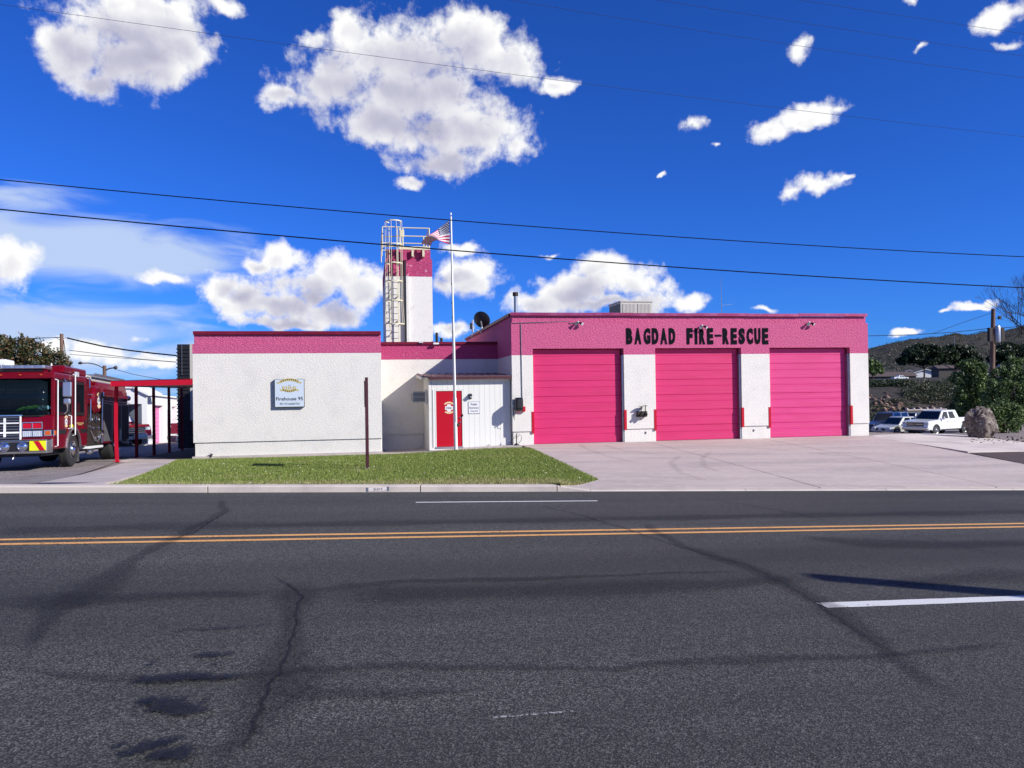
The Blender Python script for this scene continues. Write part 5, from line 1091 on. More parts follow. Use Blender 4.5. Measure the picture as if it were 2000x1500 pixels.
# ---------------------------------------------------------------- the fire engine
fe = thing('fire_engine', 'large dark red fire engine with chrome mirrors parked at the left edge', 'fire engine')
WB = 5.0; AXY = 2.05
place(fe, 136, 911, 1.13, AXY, (-.24, .97), WB)
W2 = 1.24; R = .535
MB().box(-1.0, 1.0, .3, 9.2, .42, .72).build('chassis', 'black', fe)
# cab shell: floor-to-belt body with wheel arch, roof, corner pillars, so that the glass shows a dark inside
low = [(3.55, 1.62), (.62, 1.62), (.56, 1.2)]
cb = MB().prism(arch_poly(.56, 3.55, .60, low, [AXY], .70, R), -W2, W2, 'x').build('cab_body', 'engine_red', fe, bevel=.05, seg=3)
MB().prism([(.60, 2.70), (.66, 2.90), (3.55, 2.94), (3.55, 2.70)], -W2, W2, 'x').build('cab_roof', 'engine_red', fe, bevel=.045, seg=3)
MB().prism([(1.15, 2.93), (1.32, 3.17), (3.56, 3.17), (3.56, 2.93)], -W2+.04, W2-.04, 'x').build('raised_roof', 'engine_red', fe, bevel=.05, seg=3)
MB().box(-W2+.05, W2-.05, 3.45, 3.55, 1.6, 2.72).build('cab_back', 'engine_red', fe)
for s in (-1, 1):
    x0, x1 = (W2-.10, W2) if s > 0 else (-W2, -W2+.10)
    for (a, c) in ((.66, .86), (1.86, 2.12), (3.20, 3.55)): box('pillar', 'engine_red', fe, x0, x1, a, c, 1.60, 2.73, .012)
    for (a, c) in ((.86, 1.86), (2.12, 3.20)): box('side_window', 'tint', fe, (x1-.035 if s > 0 else x0+.015), (x1-.015 if s > 0 else x0+.035), a, c, 1.62, 2.70)
    for (a, c) in ((.86, 1.86), (2.12, 3.20)):
        xo = x1-.012 if s > 0 else x0-.002
        for (u0, u1, v0, v1) in ((a, a+.045, 1.72, 2.62), (c-.045, c, 1.72, 2.62), (a, c, 1.62, 1.72), (a, c, 2.62, 2.71)): box('window_frame', 'black' , fe, xo, xo+.014, u0+.001, u1-.001, v0+.001, v1-.001)
# wrapped windscreen
P = []
for a in np.linspace(-1, 1, 15):
    x = a*(W2-.04); y = .60+(.34*max(0, abs(a)-.72)/.28*max(0, abs(a)-.72)/.28 if abs(a) > .72 else 0); P.append((x, y))
V = []; 
for (x, y) in P: V += [(x, y+.0, 1.60), (x*.985, y+.07, 2.74)]
o = MB().add(V, [(2*i, 2*i+2, 2*i+3, 2*i+1) for i in range(14)]).build('windscreen', 'tint', fe, smooth=True); sm = o.modifiers.new('s', 'SOLIDIFY'); sm.thickness = .012
mb = MB().tube([(x, y-.006, 1.60) for x, y in P], .022, 6); mb.tube([(x*.985, y+.065, 2.73) for x, y in P], .022, 6); mb.build('windscreen_seal', 'black', fe)
box('cab_floor', 'black', fe, -W2+.12, W2-.12, .9, 3.4, 1.5, 1.60); MB().prism([(.72, 1.60), (.72, 1.72), (1.15, 1.78), (1.2, 1.60)], -W2+.12, W2-.12, 'x').build('dashboard', 'black', fe, bevel=.03)
for x in (-.62, .62): MB().box(x-.26, x+.26, 1.55, 2.0, 1.62, 2.35).build('seat', 'black', fe, bevel=.06)
MB().lathe([(.21, -.012), (.225, 0), (.21, .012), (.195, 0), (.21, -.012)], (-.0, 0, 0), 'z', 24).build('steering_wheel', 'black', fe, loc=(.62, 1.2, 1.95))
for a in (-.35, .30):
    MB().tube([(a, .60, 1.52), (a+.02, .56, 1.56), (a-.5, .57, 1.66)], .012, 5).build('wiper', 'black', fe)
gl_ = lambda nm, lab, cat, m, xx, yy, pr: None
gv = thing('gloves', 'lime green work gloves lying behind the fire engine windscreen', 'gloves'); gv.location = fe.location; gv.rotation_euler = fe.rotation_euler
mb = MB()
for k in range(7): c = (.28+.07*k, .80+.02*(k % 3), 1.78+.03*(k % 2)+.01*k); mb.tube([(c[0]-.10, c[1], c[2]-.02), (c[0], c[1]-.02, c[2]+.03), (c[0]+.09, c[1]+.02, c[2]+.04)], [.028, .04, .024], 8)
mb.build('glove', 'lime', gv, smooth=True)
hv = thing('cloth', 'pale aqua cloth bundled behind the fire engine windscreen', 'cloth'); hv.location = fe.location; hv.rotation_euler = fe.rotation_euler
mb = MB()
for k in range(6): c = (.80+.045*k, .78+.03*(k % 2), 1.79+.02*(k % 3)); mb.tube([(c[0]-.06, c[1], c[2]-.02), (c[0], c[1]-.03, c[2]+.05), (c[0]+.07, c[1], c[2]+.0)], [.03, .05, .03], 8)
mb.build('fold', 'aqua', hv, smooth=True)
# black stripe all round
yf = .552
MB().box(-W2-.004, W2+.004, .551, 1.34, 1.045, 1.185).build('black_stripe', 'black', fe); 
for (a, c) in ((2.77, 3.54),): box('black_stripe', 'black', fe, W2, W2+.004, a, c, 1.045, 1.185)
# front face: grille, lights, bumper
gr_ = box('grille', 'black', fe, -.42, .42, .50, .555, .93, 1.60, .01)
for z in np.linspace(.97, 1.56, 8):
    big = z in (.95,); box('grille_bar', 'alum', gr_, -.38, .38, .475, .50, z-.006, z+.006)
for x in (-.42, .38): box('grille_frame', 'white_metal', gr_, x, x+.04, .465, .52, .92, 1.61, .008)
box('grille_frame', 'chrome', gr_, -.46, .46, .46, .52, 1.60, 1.645, .01); box('grille_crossbar', 'white_metal', gr_, -.37, .37, .462, .474, 1.10, 1.15, .008); box('grille_crossbar', 'white_metal', gr_, -.37, .37, .462, .474, 1.38, 1.42, .008); box('grille_post', 'white_metal', gr_, -.03, .03, .458, .4745, 1.0, 1.55)
for s in (-1, 1):
    hx = s*.70
    hf = box('headlight_bezel', 'chrome', fe, hx-.27, hx+.27, .50, .553, .985, 1.175, .015)
    for q in (-.13, .13): 
        l = MB().box(hx+q-.115, hx+q+.115, .480, .4995, 1.0, 1.16).build('headlight', 'lamp_clear', hf, bevel=.01)
        for k in range(5): box('headlight_rib', 'alum', hf, hx+q-.1+k*.05, hx+q-.092+k*.05, .472, .4795, 1.01, 1.15)
    uf = MB()
    for (a, c, e0, e1) in ((hx-.27, hx+.27, 1.40, 1.42), (hx-.27, hx+.27, 1.215, 1.235), (hx-.27, hx-.25, 1.2355, 1.3995), (hx+.25, hx+.27, 1.2355, 1.3995), (hx-.01, hx+.01, 1.2355, 1.3995)): uf.box(a, c, .505, .553, e0, e1)
    uf.build('light_trim', 'chrome', fe); box('warning_light', 'red_paint', fe, hx-.245, hx+.245, .53, .553, 1.24, 1.395)
    sx = s*1.02
    MB().box(min(s*1.0, s*1.235)-.0, max(s*1.0, s*1.235), .56, .70, 1.01, 1.17).build('turn_signal', 'chrome', fe, bevel=.01) if False else None
fts = box('turn_signal', 'amber', fe, 1.02, 1.17, .535, .5595, 1.03, 1.15, .008); box('signal_bezel', 'chrome', fts, .995, 1.195, .545, .5585, 1.0, 1.18, .008)
ts = MB().box(1.175, 1.262, .60, .84, 1.02, 1.16).build('turn_signal', 'amber', fe, bevel=.012); box('signal_bezel', 'chrome', ts, 1.17, 1.252, .575, .865, .995, 1.185, .01)
bmp = MB().prism([(.02, .52), (.0, .60), (.0, .86), (.05, .90), (.54, .90), (.54, .52)], -W2-.0, W2+.0, 'x').build('bumper', 'alum', fe, bevel=.02); 
box('bumper_top', 'chrome', bmp, -W2, W2, -.008, .53, .9, .915); box('bumper_band', 'black', bmp, -W2+.02, W2-.02, -.008, -.001, .585, .855)
for x in (-.55, .16, .62): 
    h = MB().lathe([(.13, -.01), (.135, -.03), (.11, -.035), (.09, -.015), (.04, -.05), (.001, -.055)], (x, 0, .72), 'y', 24).build('siren_speaker', 'chrome', bmp, smooth=True)
MB().box(-.25, .0, -.03, -.009, .60, .85).build('hose_cover', 'alum', bmp, bevel=.01)
box('chevron_plate', 'yellow_chev', bmp, .80, 1.225, -.014, -.0085, .60, .88); MB().prism([(.90, .875), (1.04, .875), (1.20, .605), (1.06, .605)], -.018, -.0145, 'y').build('chevron_stripe', 'red_paint', bmp)
MB().prism([(.80, .60), (.80, .70), (.87, .605)], -.017, -.0145, 'y').build('chevron_stripe', 'yellow_chev', bmp)
MB().tube([(.3, .3, .55), (.34, .2, .45), (.32, .15, .36)], .02).build('tow_hook', 'galv', fe)
# light bar and roof bits
lb = MB().box(-.95, .95, .72, 1.02, 3.0, 3.11).build('light_bar', 'alum', fe, bevel=.03, seg=3)
for x in np.linspace(-.8, .8, 7): box('light_module', 'alum', lb, x-.09, x+.09, .700, .719, 3.02, 3.09)
box('light_bar_foot', 'black', lb, -.85, .85, .78, .96, 2.93, 2.999)
MB().box(-.45, -.10, .86, 1.1, 3.112, 3.30).build('beacon', 'white_metal', fe, bevel=.05, seg=3); MB().box(-.75, -.25, .60, .78, 2.90, 2.99).build('intersection_light', 'white_metal', fe, bevel=.02)
MB().lathe([(.02, 0), (.022, .06), (.05, .30), (.001, .31)], (0, 0, 0), 'y', 12).build('air_horn', 'chrome', fe, loc=(.85, 1.0, 3.0)); MB().tube([(.82, 1.35, 3.16), (.82, 1.35, 3.24)], .03, 8, .012).build('antenna_base', 'white_metal', fe)
for x in (-.6, -.15, .35, .9): MB().box(x-.03, x+.03, .585, .60, 2.80, 2.83).build('marker_lamp', 'amber', fe)
# right-hand side fittings
xs_ = W2
for y, z0, z1, nm in ((.72, .68, 2.68, 'grab_rail'), (1.98, .98, 2.92, 'grab_rail'), (3.64, 1.42, 2.2, 'grab_rail'), (3.52, 2.55, 2.92, 'grab_rail')):
    MB().tube([(xs_-.0, y, z0), (xs_+.07, y, z0+.02), (xs_+.07, y, z1-.02), (xs_, y, z1)], .019, 8).build(nm, 'white_metal' if y < 3 else 'chrome', fe, smooth=True)
for y0, y1 in ((.78, 1.92), (2.04, 3.46)):
    for (a, c) in ((y0, y0+.008), (y1-.008, y1)): box('door_seam', 'black', fe, xs_+.001, xs_+.004, a, c, 1.19, 2.72)
box('door_handle', 'black', fe, xs_, xs_+.03, 3.2, 3.3, 1.25, 1.48, .008)
mb = MB().box(xs_+.0, xs_+.06, 2.12, 2.42, 2.86, 3.02); mb.build('scene_light', 'lamp_clear', fe, bevel=.01)
mir = bpy.data.objects.new('mirror', None); C.objects.link(mir); mir.parent = fe; mir.location = (0, 0, 0)
MB().tube([(xs_, .92, 2.68), (xs_+.22, .80, 2.70), (xs_+.30, .78, 2.6), (xs_+.31, .78, 2.4)], .017).build('arm', 'chrome', mir, smooth=True); MB().tube([(xs_, .92, 1.72), (xs_+.24, .80, 1.66), (xs_+.31, .78, 1.75), (xs_+.31, .78, 1.95)], .017).build('arm', 'chrome', mir, smooth=True)
MB().box(xs_+.18, xs_+.42, .74, .86, 2.16, 2.60).build('mirror_head', 'alum', mir, bevel=.03, seg=3); MB().box(xs_+.20, xs_+.40, .72, .84, 1.93, 2.11).build('mirror_head', 'alum', mir, bevel=.05, seg=3)
def emb(parent, x, y, z, s):
    o = badge(parent, (x, y, z), s); o.rotation_euler = (0, 0, math.pi/2); return o
emb(fe, xs_+.003, 1.32, 1.42, .13)
MB().box(xs_+.002, xs_+.006, 2.35, 3.1, 1.36, 1.385).build('lettering_line', 'gold', fe); MB().box(xs_+.002, xs_+.006, 2.5, 2.95, 1.31, 1.33).build('lettering_line', 'gold', fe)
MB().tube([(xs_+.02, 1.7, 1.6), (xs_+.09, 1.72, 1.42), (xs_+.05, 1.78, 1.3)], .045, 8, .03).build('hose_strap', 'yellow_chev', fe) if False else None
MB().tube([(xs_, 1.55, 1.62), (xs_+.08, 1.56, 1.60), (xs_+.08, 1.56, 1.22), (xs_, 1.55, 1.2)], .018).build('grab_rail', 'white_metal', fe)
MB().lathe([(.06, -.03), (.07, 0), (.05, .04)], (xs_+.06, 1.62, 1.28), 'x', 12).build('strap_buckle', 'yellow_chev', fe)
for s in (-1, 1):
    MB().prism([(AXY+.72*math.cos(a), R+.72*math.sin(a)) for a in np.linspace(0.1, math.pi-.1, 14)]+[(AXY+.66*math.cos(a), R+.66*math.sin(a)) for a in np.linspace(math.pi-.1, .1, 14)], s*W2-.02, s*W2+.035, 'x').build('wheel_arch', 'alum' if s > 0 else 'black', fe)
    wheel(fe, s*1.08, AXY, R, .32, s); wheel(fe, s*1.02, AXY+WB, R, .5, s)
MB().box(-W2+.3, W2-.3, 1.35, 2.75, .6, 1.3).build('wheel_well', 'black', fe)
MB().box(.95, 1.2, 2.75, 2.78, .12, .72).build('mud_flap', 'galv', fe)
MB().box(.95, W2+.06, 3.58, 5.3, .50, .58).build('running_board', 'white_metal', fe, bevel=.01)
MB().lathe([(.001, -.2), (.09, -.16), (.11, 0), (.09, .16), (.001, .2)], (1.1, 4.3, .40), 'y', 16).build('air_tank', 'alum', fe, smooth=True)
# pump compartment
box('pump_frame', 'black', fe, -W2+.06, W2-.10, 3.58, 5.35, .58, 2.3); 
box('pump_header', 'engine_red', fe, -W2+.02, W2-.01, 3.58, 4.05, 2.02, 2.88, .02)
MB().lathe([(.001, .0), (.42, .0), (.50, -.10), (.50, -.5)], (W2+.08, 4.55, 2.18), 'x', 28).build('foam_housing', 'engine_red', fe, smooth=True)
emb(fe, W2+.084, 4.6, 2.15, .20)
pn = box('pump_panel', 'dark_iron', fe, W2-.10, W2-.04, 3.7, 5.3, .62, 1.7)
for (y, z, r_) in ((3.95, 1.5, .05), (4.15, 1.5, .05), (4.6, 1.52, .13), (5.0, 1.5, .05), (3.9, 1.25, .05), (4.3, 1.2, .06), (4.95, 1.2, .06), (4.5, .82, .09), (4.9, .85, .12)):
    MB().lathe([(r_, 0), (r_*1.05, .03), (r_*.8, .035), (r_*.7, .02), (.001, .02)], (W2-.04, y, z), 'x', 16).build('gauge' if z > 1 else 'intake_cap', 'chrome' if (y+z) % .3 < .2 else 'alum', pn, smooth=True)
MB().tube([(W2-.02, 4.0, 1.1), (W2+.03, 4.15, .88), (W2+.04, 4.6, .72), (W2+.03, 5.0, .85), (W2-.02, 5.1, 1.0)], .022, 8).build('hose_loop', 'alum', pn, smooth=True)
MB().lathe([(.10, 0), (.12, .10), (.08, .14), (.001, .15)], (W2-.04, 5.15, 1.02), 'x', 18).build('discharge_valve', 'chrome', pn, smooth=True)
box('spot_lamp', 'chrome', fe, W2-.12, W2+.12, 5.05, 5.2, 2.32, 2.47, .01); box('spot_glass', 'black', fe, W2-.09, W2+.09, 5.04, 5.0495, 2.35, 2.44); MB().tube([(W2, 5.3, .65), (W2+.02, 5.3, 2.25)], .03, 8).build('hand_rail', 'alum', fe, smooth=True)
MB().tube([(W2-.05, 3.62, 2.34), (W2+.05, 3.7, 2.34), (W2+.05, 4.0, 2.34)], .015).build('hand_rail', 'chrome', fe)
# body with lockers
MB().box(-W2, W2-.0, 5.40, 9.15, .62, 2.12).build('body', 'engine_red', fe, bevel=.02)
up_ = MB().prism([(-W2+.03, 2.121), (-W2+.03, 2.85), (W2-.10, 2.85), (W2-.02, 2.3), (W2-.02, 2.121)], 4.95, 9.15, 'y').build('upper_body', 'engine_red', fe, bevel=.04)
for y in (5.9, 7.3): MB().box(W2-.08, W2-.02, y, y+1.0, 2.42, 2.62).build('upper_locker', 'engine_red', fe, bevel=.01)
for k, (a, c) in enumerate(((5.50, 6.55), (6.62, 7.9), (7.97, 9.08))):
    lk = box('roller_shutter', 'shutter', fe, W2+.001, W2+.02, a, c, 1.12 if k == 1 else .70, 2.02)
    for z in np.linspace(1.16 if k == 1 else .74, 1.98, 16): box('shutter_slat', 'shutter', lk, W2+.0205, W2+.028, a+.02, c-.02, z, z+.045)
    box('shutter_frame', 'alum', lk, W2+.001, W2+.035, c+.002, c+.065, .66, 2.09)
box('drip_rail', 'alum', fe, W2, W2+.04, 5.42, 9.14, 2.06, 2.10); MB().tube([(W2+.06, 5.45, 2.16), (W2+.06, 9.1, 2.16)], .016).build('hand_rail', 'alum', fe)
box('hose_bed_cover', 'beige_unit', fe, -W2+.1, W2-.25, 4.4, 9.05, 2.86, 3.05, .03)
box('deck_gun_box', 'galv', fe, -.3, .75, 3.7, 4.3, 2.88, 3.10, .03)
mb = MB()
for k in range(13): y = 5.0+.3*k; mb.box(W2-.52, W2-.12, y, y+.035, 3.08, 3.11)
for x in (W2-.54, W2-.12): mb.box(x, x+.03, 4.8, 9.0, 3.055, 3.13)
mb.build('roof_ladder', 'galv', fe)
MB().lathe([(.05, -.06), (.10, -.02), (.11, .05), (.001, .06)], (W2+.04, 8.9, 2.36), 'y', 16).build('rear_lamp', 'chrome', fe, smooth=True)
box('tail_step', 'galv', fe, -W2+.05, W2-.02, 9.15, 9.5, .50, .58, .01); box('tail_panel', 'galv', fe, -W2+.05, W2-.05, 9.151, 9.18, .62, 2.6)
MB().box(W2-.02, W2+.01, 9.18, 9.26, .5, 2.0).build('rear_rail', 'white_metal', fe)

# the nose reaches further ahead of the axle
for ch in list(fe.children)+[k for q in fe.children for k in q.children]+list(gv.children)+list(hv.children):
    if ch.type == 'MESH' and ch.location.length < 1e-6 and ch.name.split('.')[0] not in ('tyre', 'rim', 'wheel_nuts', 'hand_holes') and not (ch.parent and ch.parent.type == 'EMPTY' and ch.parent.name.startswith(('badge', 'wheel'))):
        for v_ in ch.data.vertices:
            if v_.co.y < 1.0: v_.co.y -= .4
# ---------------------------------------------------------------- small brush truck behind
bt = thing('brush_truck', 'smaller dark red fire truck seen under the carport before white sheds', 'fire truck')
place(bt, 291, 869.5, .95, .15, (-.90, .42), 3.5); bt.scale = (1.12, 1.12, 1.12)
low = [(4.6, 1.25), (1.9, 1.25), (1.75, 1.22), (.25, 1.12), (.08, .95), (.05, .5)]
MB().prism(arch_poly(.05, 4.6, .45, low, [1.0], .48, .42), -.98, .98, 'x').build('body', 'engine_red', bt, bevel=.04)
MB().hexa([(-.95, 1.25, 1.2), (.95, 1.25, 1.2), (.97, 3.2, 1.25), (-.97, 3.2, 1.25), (-.85, 1.85, 2.12), (.85, 1.85, 2.12), (.87, 3.1, 2.15), (-.87, 3.1, 2.15)]).build('cab', 'engine_red', bt, bevel=.05)
MB().hexa([(-.86, 1.27, 1.27), (.86, 1.27, 1.27), (.8, 1.30, 1.27), (-.8, 1.30, 1.27), (-.78, 1.75, 2.04), (.78, 1.75, 2.04), (.74, 1.79, 2.04), (-.74, 1.79, 2.04)]).build('windscreen', 'lamp_clear', bt)
for s in (-1, 1):
    MB().hexa([(s*.966, 1.75, 1.30), (s*.966, 2.55, 1.30), (s*.960, 2.55, 1.30), (s*.960, 1.75, 1.30), (s*.905, 2.05, 1.98), (s*.905, 2.55, 1.98), (s*.895, 2.55, 1.98), (s*.895, 2.05, 1.98)]).build('side_window', 'lamp_clear', bt)
    box('side_stripe', 'black', bt, s*.981-.003, s*.981+.003, 1.5, 4.6, .62, .76); wheel(bt, s*.86, 1.0, .42, .24, s); wheel(bt, s*.86, 4.3, .42, .4, s)
    box('headlight', 'lamp_clear', bt, s*.72-.16, s*.72+.16, .02, .07, .82, .98, .01)
box('grille', 'black', bt, -.5, .5, .0, .06, .55, 1.0); 
for z in (.6, .7, .8, .9): box('grille_bar', 'chrome', bt, -.52, .52, -.02, .0, z, z+.04)
box('front_bumper', 'chrome', bt, -.98, .98, -.25, .04, .36, .54, .02); box('winch', 'galv', bt, -.4, .4, -.32, -.255, .40, .66, .02)
for x in (-.6, -.2, .2, .6): MB().box(x-.15, x+.15, 2.1, 2.35, 2.16, 2.27).build('roof_light', 'white_metal', bt, bevel=.03)
MB().tube([(.5, 2.5, 2.15), (.55, 2.5, 2.45), (.62, 2.2, 2.5)], .04).build('monitor', 'white_metal', bt)
box('tank_body', 'engine_red', bt, -1.0, 1.0, 3.3, 6.2, .7, 1.9, .02); box('side_step', 'galv', bt, .98, 1.12, 1.5, 3.3, .36, .42)
# third vehicle, barely seen beside the black tower
tv = thing('parked_trailer', 'dark red trailer with white ladder frame seen past the last carport post', 'trailer')
place(tv, 362, 862, 0, 0, (0, 1), 3)
box('bed', 'maroon', tv, -1.0, 1.0, 0, 3, .55, 1.25, .02); box('bumper', 'white_metal', tv, -1.05, 1.05, -.1, -.0, .40, .52)
for x in (-.95, .0, .95): MB().tube([(x, 0, 1.25), (x, 0, 2.4)], .04, 6).build('rack_post', 'white_metal', tv)
MB().tube([(-.95, 0, 1.5), (.95, 0, 2.35)], .04, 6).build('rack_brace', 'white_metal', tv); MB().tube([(-.95, 0, 2.4), (.95, 0, 2.4)], .04, 6).build('rack_rail', 'white_metal', tv); MB().tube([(-.95, 0, 1.5), (.95, 0, 1.5)], .04, 6).build('rack_rail', 'white_metal', tv)
for s in (-1, 1): wheel(tv, s*.9, 1.6, .36, .22, s)

# ---------------------------------------------------------------- cars on the right
def pickup(root, paint, L=5.8, W=2.02):
    w = W/2; r = .42; AF, AR = 1.05, 4.65
    low = [(L, 1.28), (L-.02, 1.32), (3.95, 1.32), (3.9, 1.22), (1.75, 1.24), (1.2, 1.20), (.25, 1.14), (.06, 1.05), (.02, .70), (.06, .52)]
    MB().prism(arch_poly(.06, L, .48, low, [AF, AR], .50, r), -w, w, 'x').build('body', paint, root, bevel=.045, seg=3)
    MB().hexa([(-w+.04, 1.45, 1.2), (w-.04, 1.45, 1.2), (w-.03, 4.05, 1.2), (-w+.03, 4.05, 1.2), (-w+.22, 2.15, 1.88), (w-.22, 2.15, 1.88), (w-.20, 3.78, 1.90), (-w+.20, 3.78, 1.90)]).build('cab', paint, root, bevel=.07, seg=3)
    MB().hexa([(-w+.13, 1.47, 1.25), (w-.13, 1.47, 1.25), (w-.13, 1.53, 1.25), (-w+.13, 1.53, 1.25), (-w+.27, 2.05, 1.82), (w-.27, 2.05, 1.82), (w-.27, 2.12, 1.82), (-w+.27, 2.12, 1.82)]).build('windscreen', 'glass_dark', root)
    for s in (-1, 1):
        def pane(y0b, y1b, y0t, y1t, zb, zt, nm='side_window'):
            xb = s*(w-.038-.18*(zb-1.2)/.68+.022); xt = s*(w-.038-.18*(zt-1.2)/.68+.022)
            MB().hexa([(xb, y0b, zb), (xb, y1b, zb), (xb-s*.02, y1b, zb), (xb-s*.02, y0b, zb), (xt, y0t, zt), (xt, y1t, zt), (xt-s*.02, y1t, zt), (xt-s*.02, y0t, zt)]).build(nm, 'glass_dark', root)
        pane(1.78, 2.62, 2.22, 2.62, 1.29, 1.78); pane(2.80, 3.50, 2.80, 3.36, 1.29, 1.78)
        for y in (1.72, 2.70, 3.62): box('door_seam', 'black', root, s*w-.002, s*w+.002, y, y+.012, .56, 1.2)
        for y in (2.5, 3.42): box('door_handle', 'galv', root, s*w-.005, s*w+.022, y-.12, y, 1.05, 1.085)
        box('rocker', 'black', root, s*w-.03, s*w+.0, 1.6, 4.1, .42, .50); wheel(root, s*(w-.13), AF, r, .26, s, hub='galv', hr=.6); wheel(root, s*(w-.13), AR, r, .26, s, hub='galv', hr=.6)
        MB().box(s*(w+.12)-.1, s*(w+.12)+.1, 1.72, 1.82, 1.22, 1.42).build('mirror', paint, root, bevel=.03); MB().box(s*(w-.14)-.16, s*(w-.14)+.165, .03, .16, .86, 1.05).build('headlight', 'lamp_clear', root, bevel=.02)
        MB().box(s*(w-.2)-.14, s*(w-.2)+.14, .0, .06, .56, .66).build('fog_lamp', 'black', root, bevel=.01)
        MB().prism([(AF+.56*math.cos(a), r+.56*math.sin(a)) for a in np.linspace(.05, math.pi-.05, 12)]+[(AF+.48*math.cos(a), r+.48*math.sin(a)) for a in np.linspace(math.pi-.05, .05, 12)], s*w-.015, s*w+.012, 'x').build('wheel_arch', paint, root)
    box('grille', 'black', root, -w+.34, w-.34, -.0, .05, .72, 1.06, .01)
    for z in (.75, .87, .90, 1.0): box('grille_bar', 'chrome', root, -w+.34, w-.34, -.02, .0, z, z+.028)
    MB().box(-w+.0, w-.0, -.08, .12, .46, .66).build('front_bumper', 'chrome', root, bevel=.03); box('lower_valance', 'black', root, -w+.2, w-.2, -.04, .1, .36, .455); box('badge', 'gold', root, -.1, .1, -.03, -.021, .87, .92)
    box('bed_floor', 'black', root, -w+.1, w-.1, 4.12, L-.1, 1.321, 1.325)
pk = thing('pickup_truck', 'white four door pickup truck parked before the dark bushes', 'pickup truck'); pickup(pk, 'car_white')
place(pk, 1829, 852, 1.0, 1.05, (.875, .483), 3.6, d=57)
def sedan(root, paint, L=4.6, W=1.78, suv=False):
    w = W/2; r = .33 if not suv else .37; AF, AR = .88, L-.95; zb = .78 if not suv else 1.0; zr = 1.42 if not suv else 1.78
    low = [(L, .9), (L-.05, zb+.08), (L-1.0, zb+.10), (1.35, zb+.04), (.9, zb-.02), (.25, zb-.16), (.05, zb-.3), (.02, .45)]
    MB().prism(arch_poly(.05, L, .26, low, [AF, AR], r+.06, r), -w, w, 'x').build('body', paint, root, bevel=.06, seg=3)
    yt0, yt1 = (1.95, L-1.2) if not suv else (1.85, L-.45); yb0, yb1 = (1.15, L-.45) if not suv else (1.25, L-.08)
    MB().hexa([(-w+.05, yb0, zb), (w-.05, yb0, zb), (w-.05, yb1, zb+.05), (-w+.05, yb1, zb+.05), (-w+.25, yt0, zr), (w-.25, yt0, zr), (w-.25, yt1, zr), (-w+.25, yt1, zr)]).build('cabin', paint, root, bevel=.07, seg=3)
    f = lambda z: (z-zb)/(zr-zb)
    def yy(z, a, c): return a+(c-a)*f(z)
    z0, z1 = zb+.08, zr-.08
    MB().hexa([(-w+.15, yy(z0, yb0, yt0)-.012, z0), (w-.15, yy(z0, yb0, yt0)-.012, z0), (w-.15, yy(z0, yb0, yt0)+.03, z0), (-w+.15, yy(z0, yb0, yt0)+.03, z0), (-w+.29, yy(z1, yb0, yt0)-.012, z1), (w-.29, yy(z1, yb0, yt0)-.012, z1), (w-.29, yy(z1, yb0, yt0)+.03, z1), (-w+.29, yy(z1, yb0, yt0)+.03, z1)]).build('windscreen', 'glass_dark', root)
    for s in (-1, 1):
        ym_ = (yt0+yt1)/2
        for (a0, a1, b0_, b1_) in ((yb0+.45, ym_-.05, yt0+.12, ym_-.05), (ym_+.05, yb1-.45, ym_+.05, yt1-.12)):
            xb = s*(w-.05-.2*f(z0)+.006); xt = s*(w-.05-.2*f(z1)+.006)
            MB().hexa([(xb, a0, z0), (xb, a1, z0), (xb-s*.02, a1, z0), (xb-s*.02, a0, z0), (xt, b0_, z1), (xt, b1_, z1), (xt-s*.02, b1_, z1), (xt-s*.02, b0_, z1)]).build('side_window', 'glass_dark', root)
        for y in (1.3, ym_, yb1-.4): box('door_seam', 'black', root, s*w-.002, s*w+.002, y, y+.01, .34, zb)
        wheel(root, s*(w-.1), AF, r, .2, s, hub='galv', hr=.62); wheel(root, s*(w-.1), AR, r, .2, s, hub='galv', hr=.62); MB().box(s*(w+.09)-.08, s*(w+.09)+.08, 1.5, 1.6, zb+.05, zb+.18).build('mirror', 'black', root, bevel=.03)
        MB().box(s*(w-.2)-.16, s*(w-.2)+.16, .06, .22, zb-.28, zb-.15).build('headlight', 'lamp_clear', root, bevel=.02)
    box('grille', 'black', root, -.42, .42, -.0, .06, .38, zb-.22, .01); MB().lathe([(.001, -.02), (.06, -.015), (.06, .0)], (0, 0, zb-.24), 'y', 16).build('badge', 'chrome', root); box('number_plate', 'white_metal', root, -.16, .16, -.02, -.001, .40, .50)
    if suv:
        for s in (-1, 1): MB().tube([(s*(w-.3), yt0+.1, zr+.06), (s*(w-.3), yt1-.1, zr+.06)], .02, 6).build('roof_rail', 'black', root)
sdn = thing('sedan', 'pale silver sedan parked left of the white pickup truck', 'car'); sedan(sdn, 'car_pale'); place(sdn, 1752, 850, .85, .88, (.90, .43), 2.8, d=61)
sv = thing('parked_suv', 'silver and dark grey SUV at the corner of the station with roof rails', 'SUV'); sedan(sv, 'car_silver', 4.8, 1.9, True); place(sv, 1708, 847, 0, 0, (.80, .60), 2.8, d=66)
sv2 = thing('parked_suv', 'dark grey SUV with only its roof showing behind the silver sedan', 'SUV'); sedan(sv2, 'car_dark', 4.8, 1.9, True); place(sv2, 1752, 845, 0, 0, (.85, .5), 2.8, d=71)
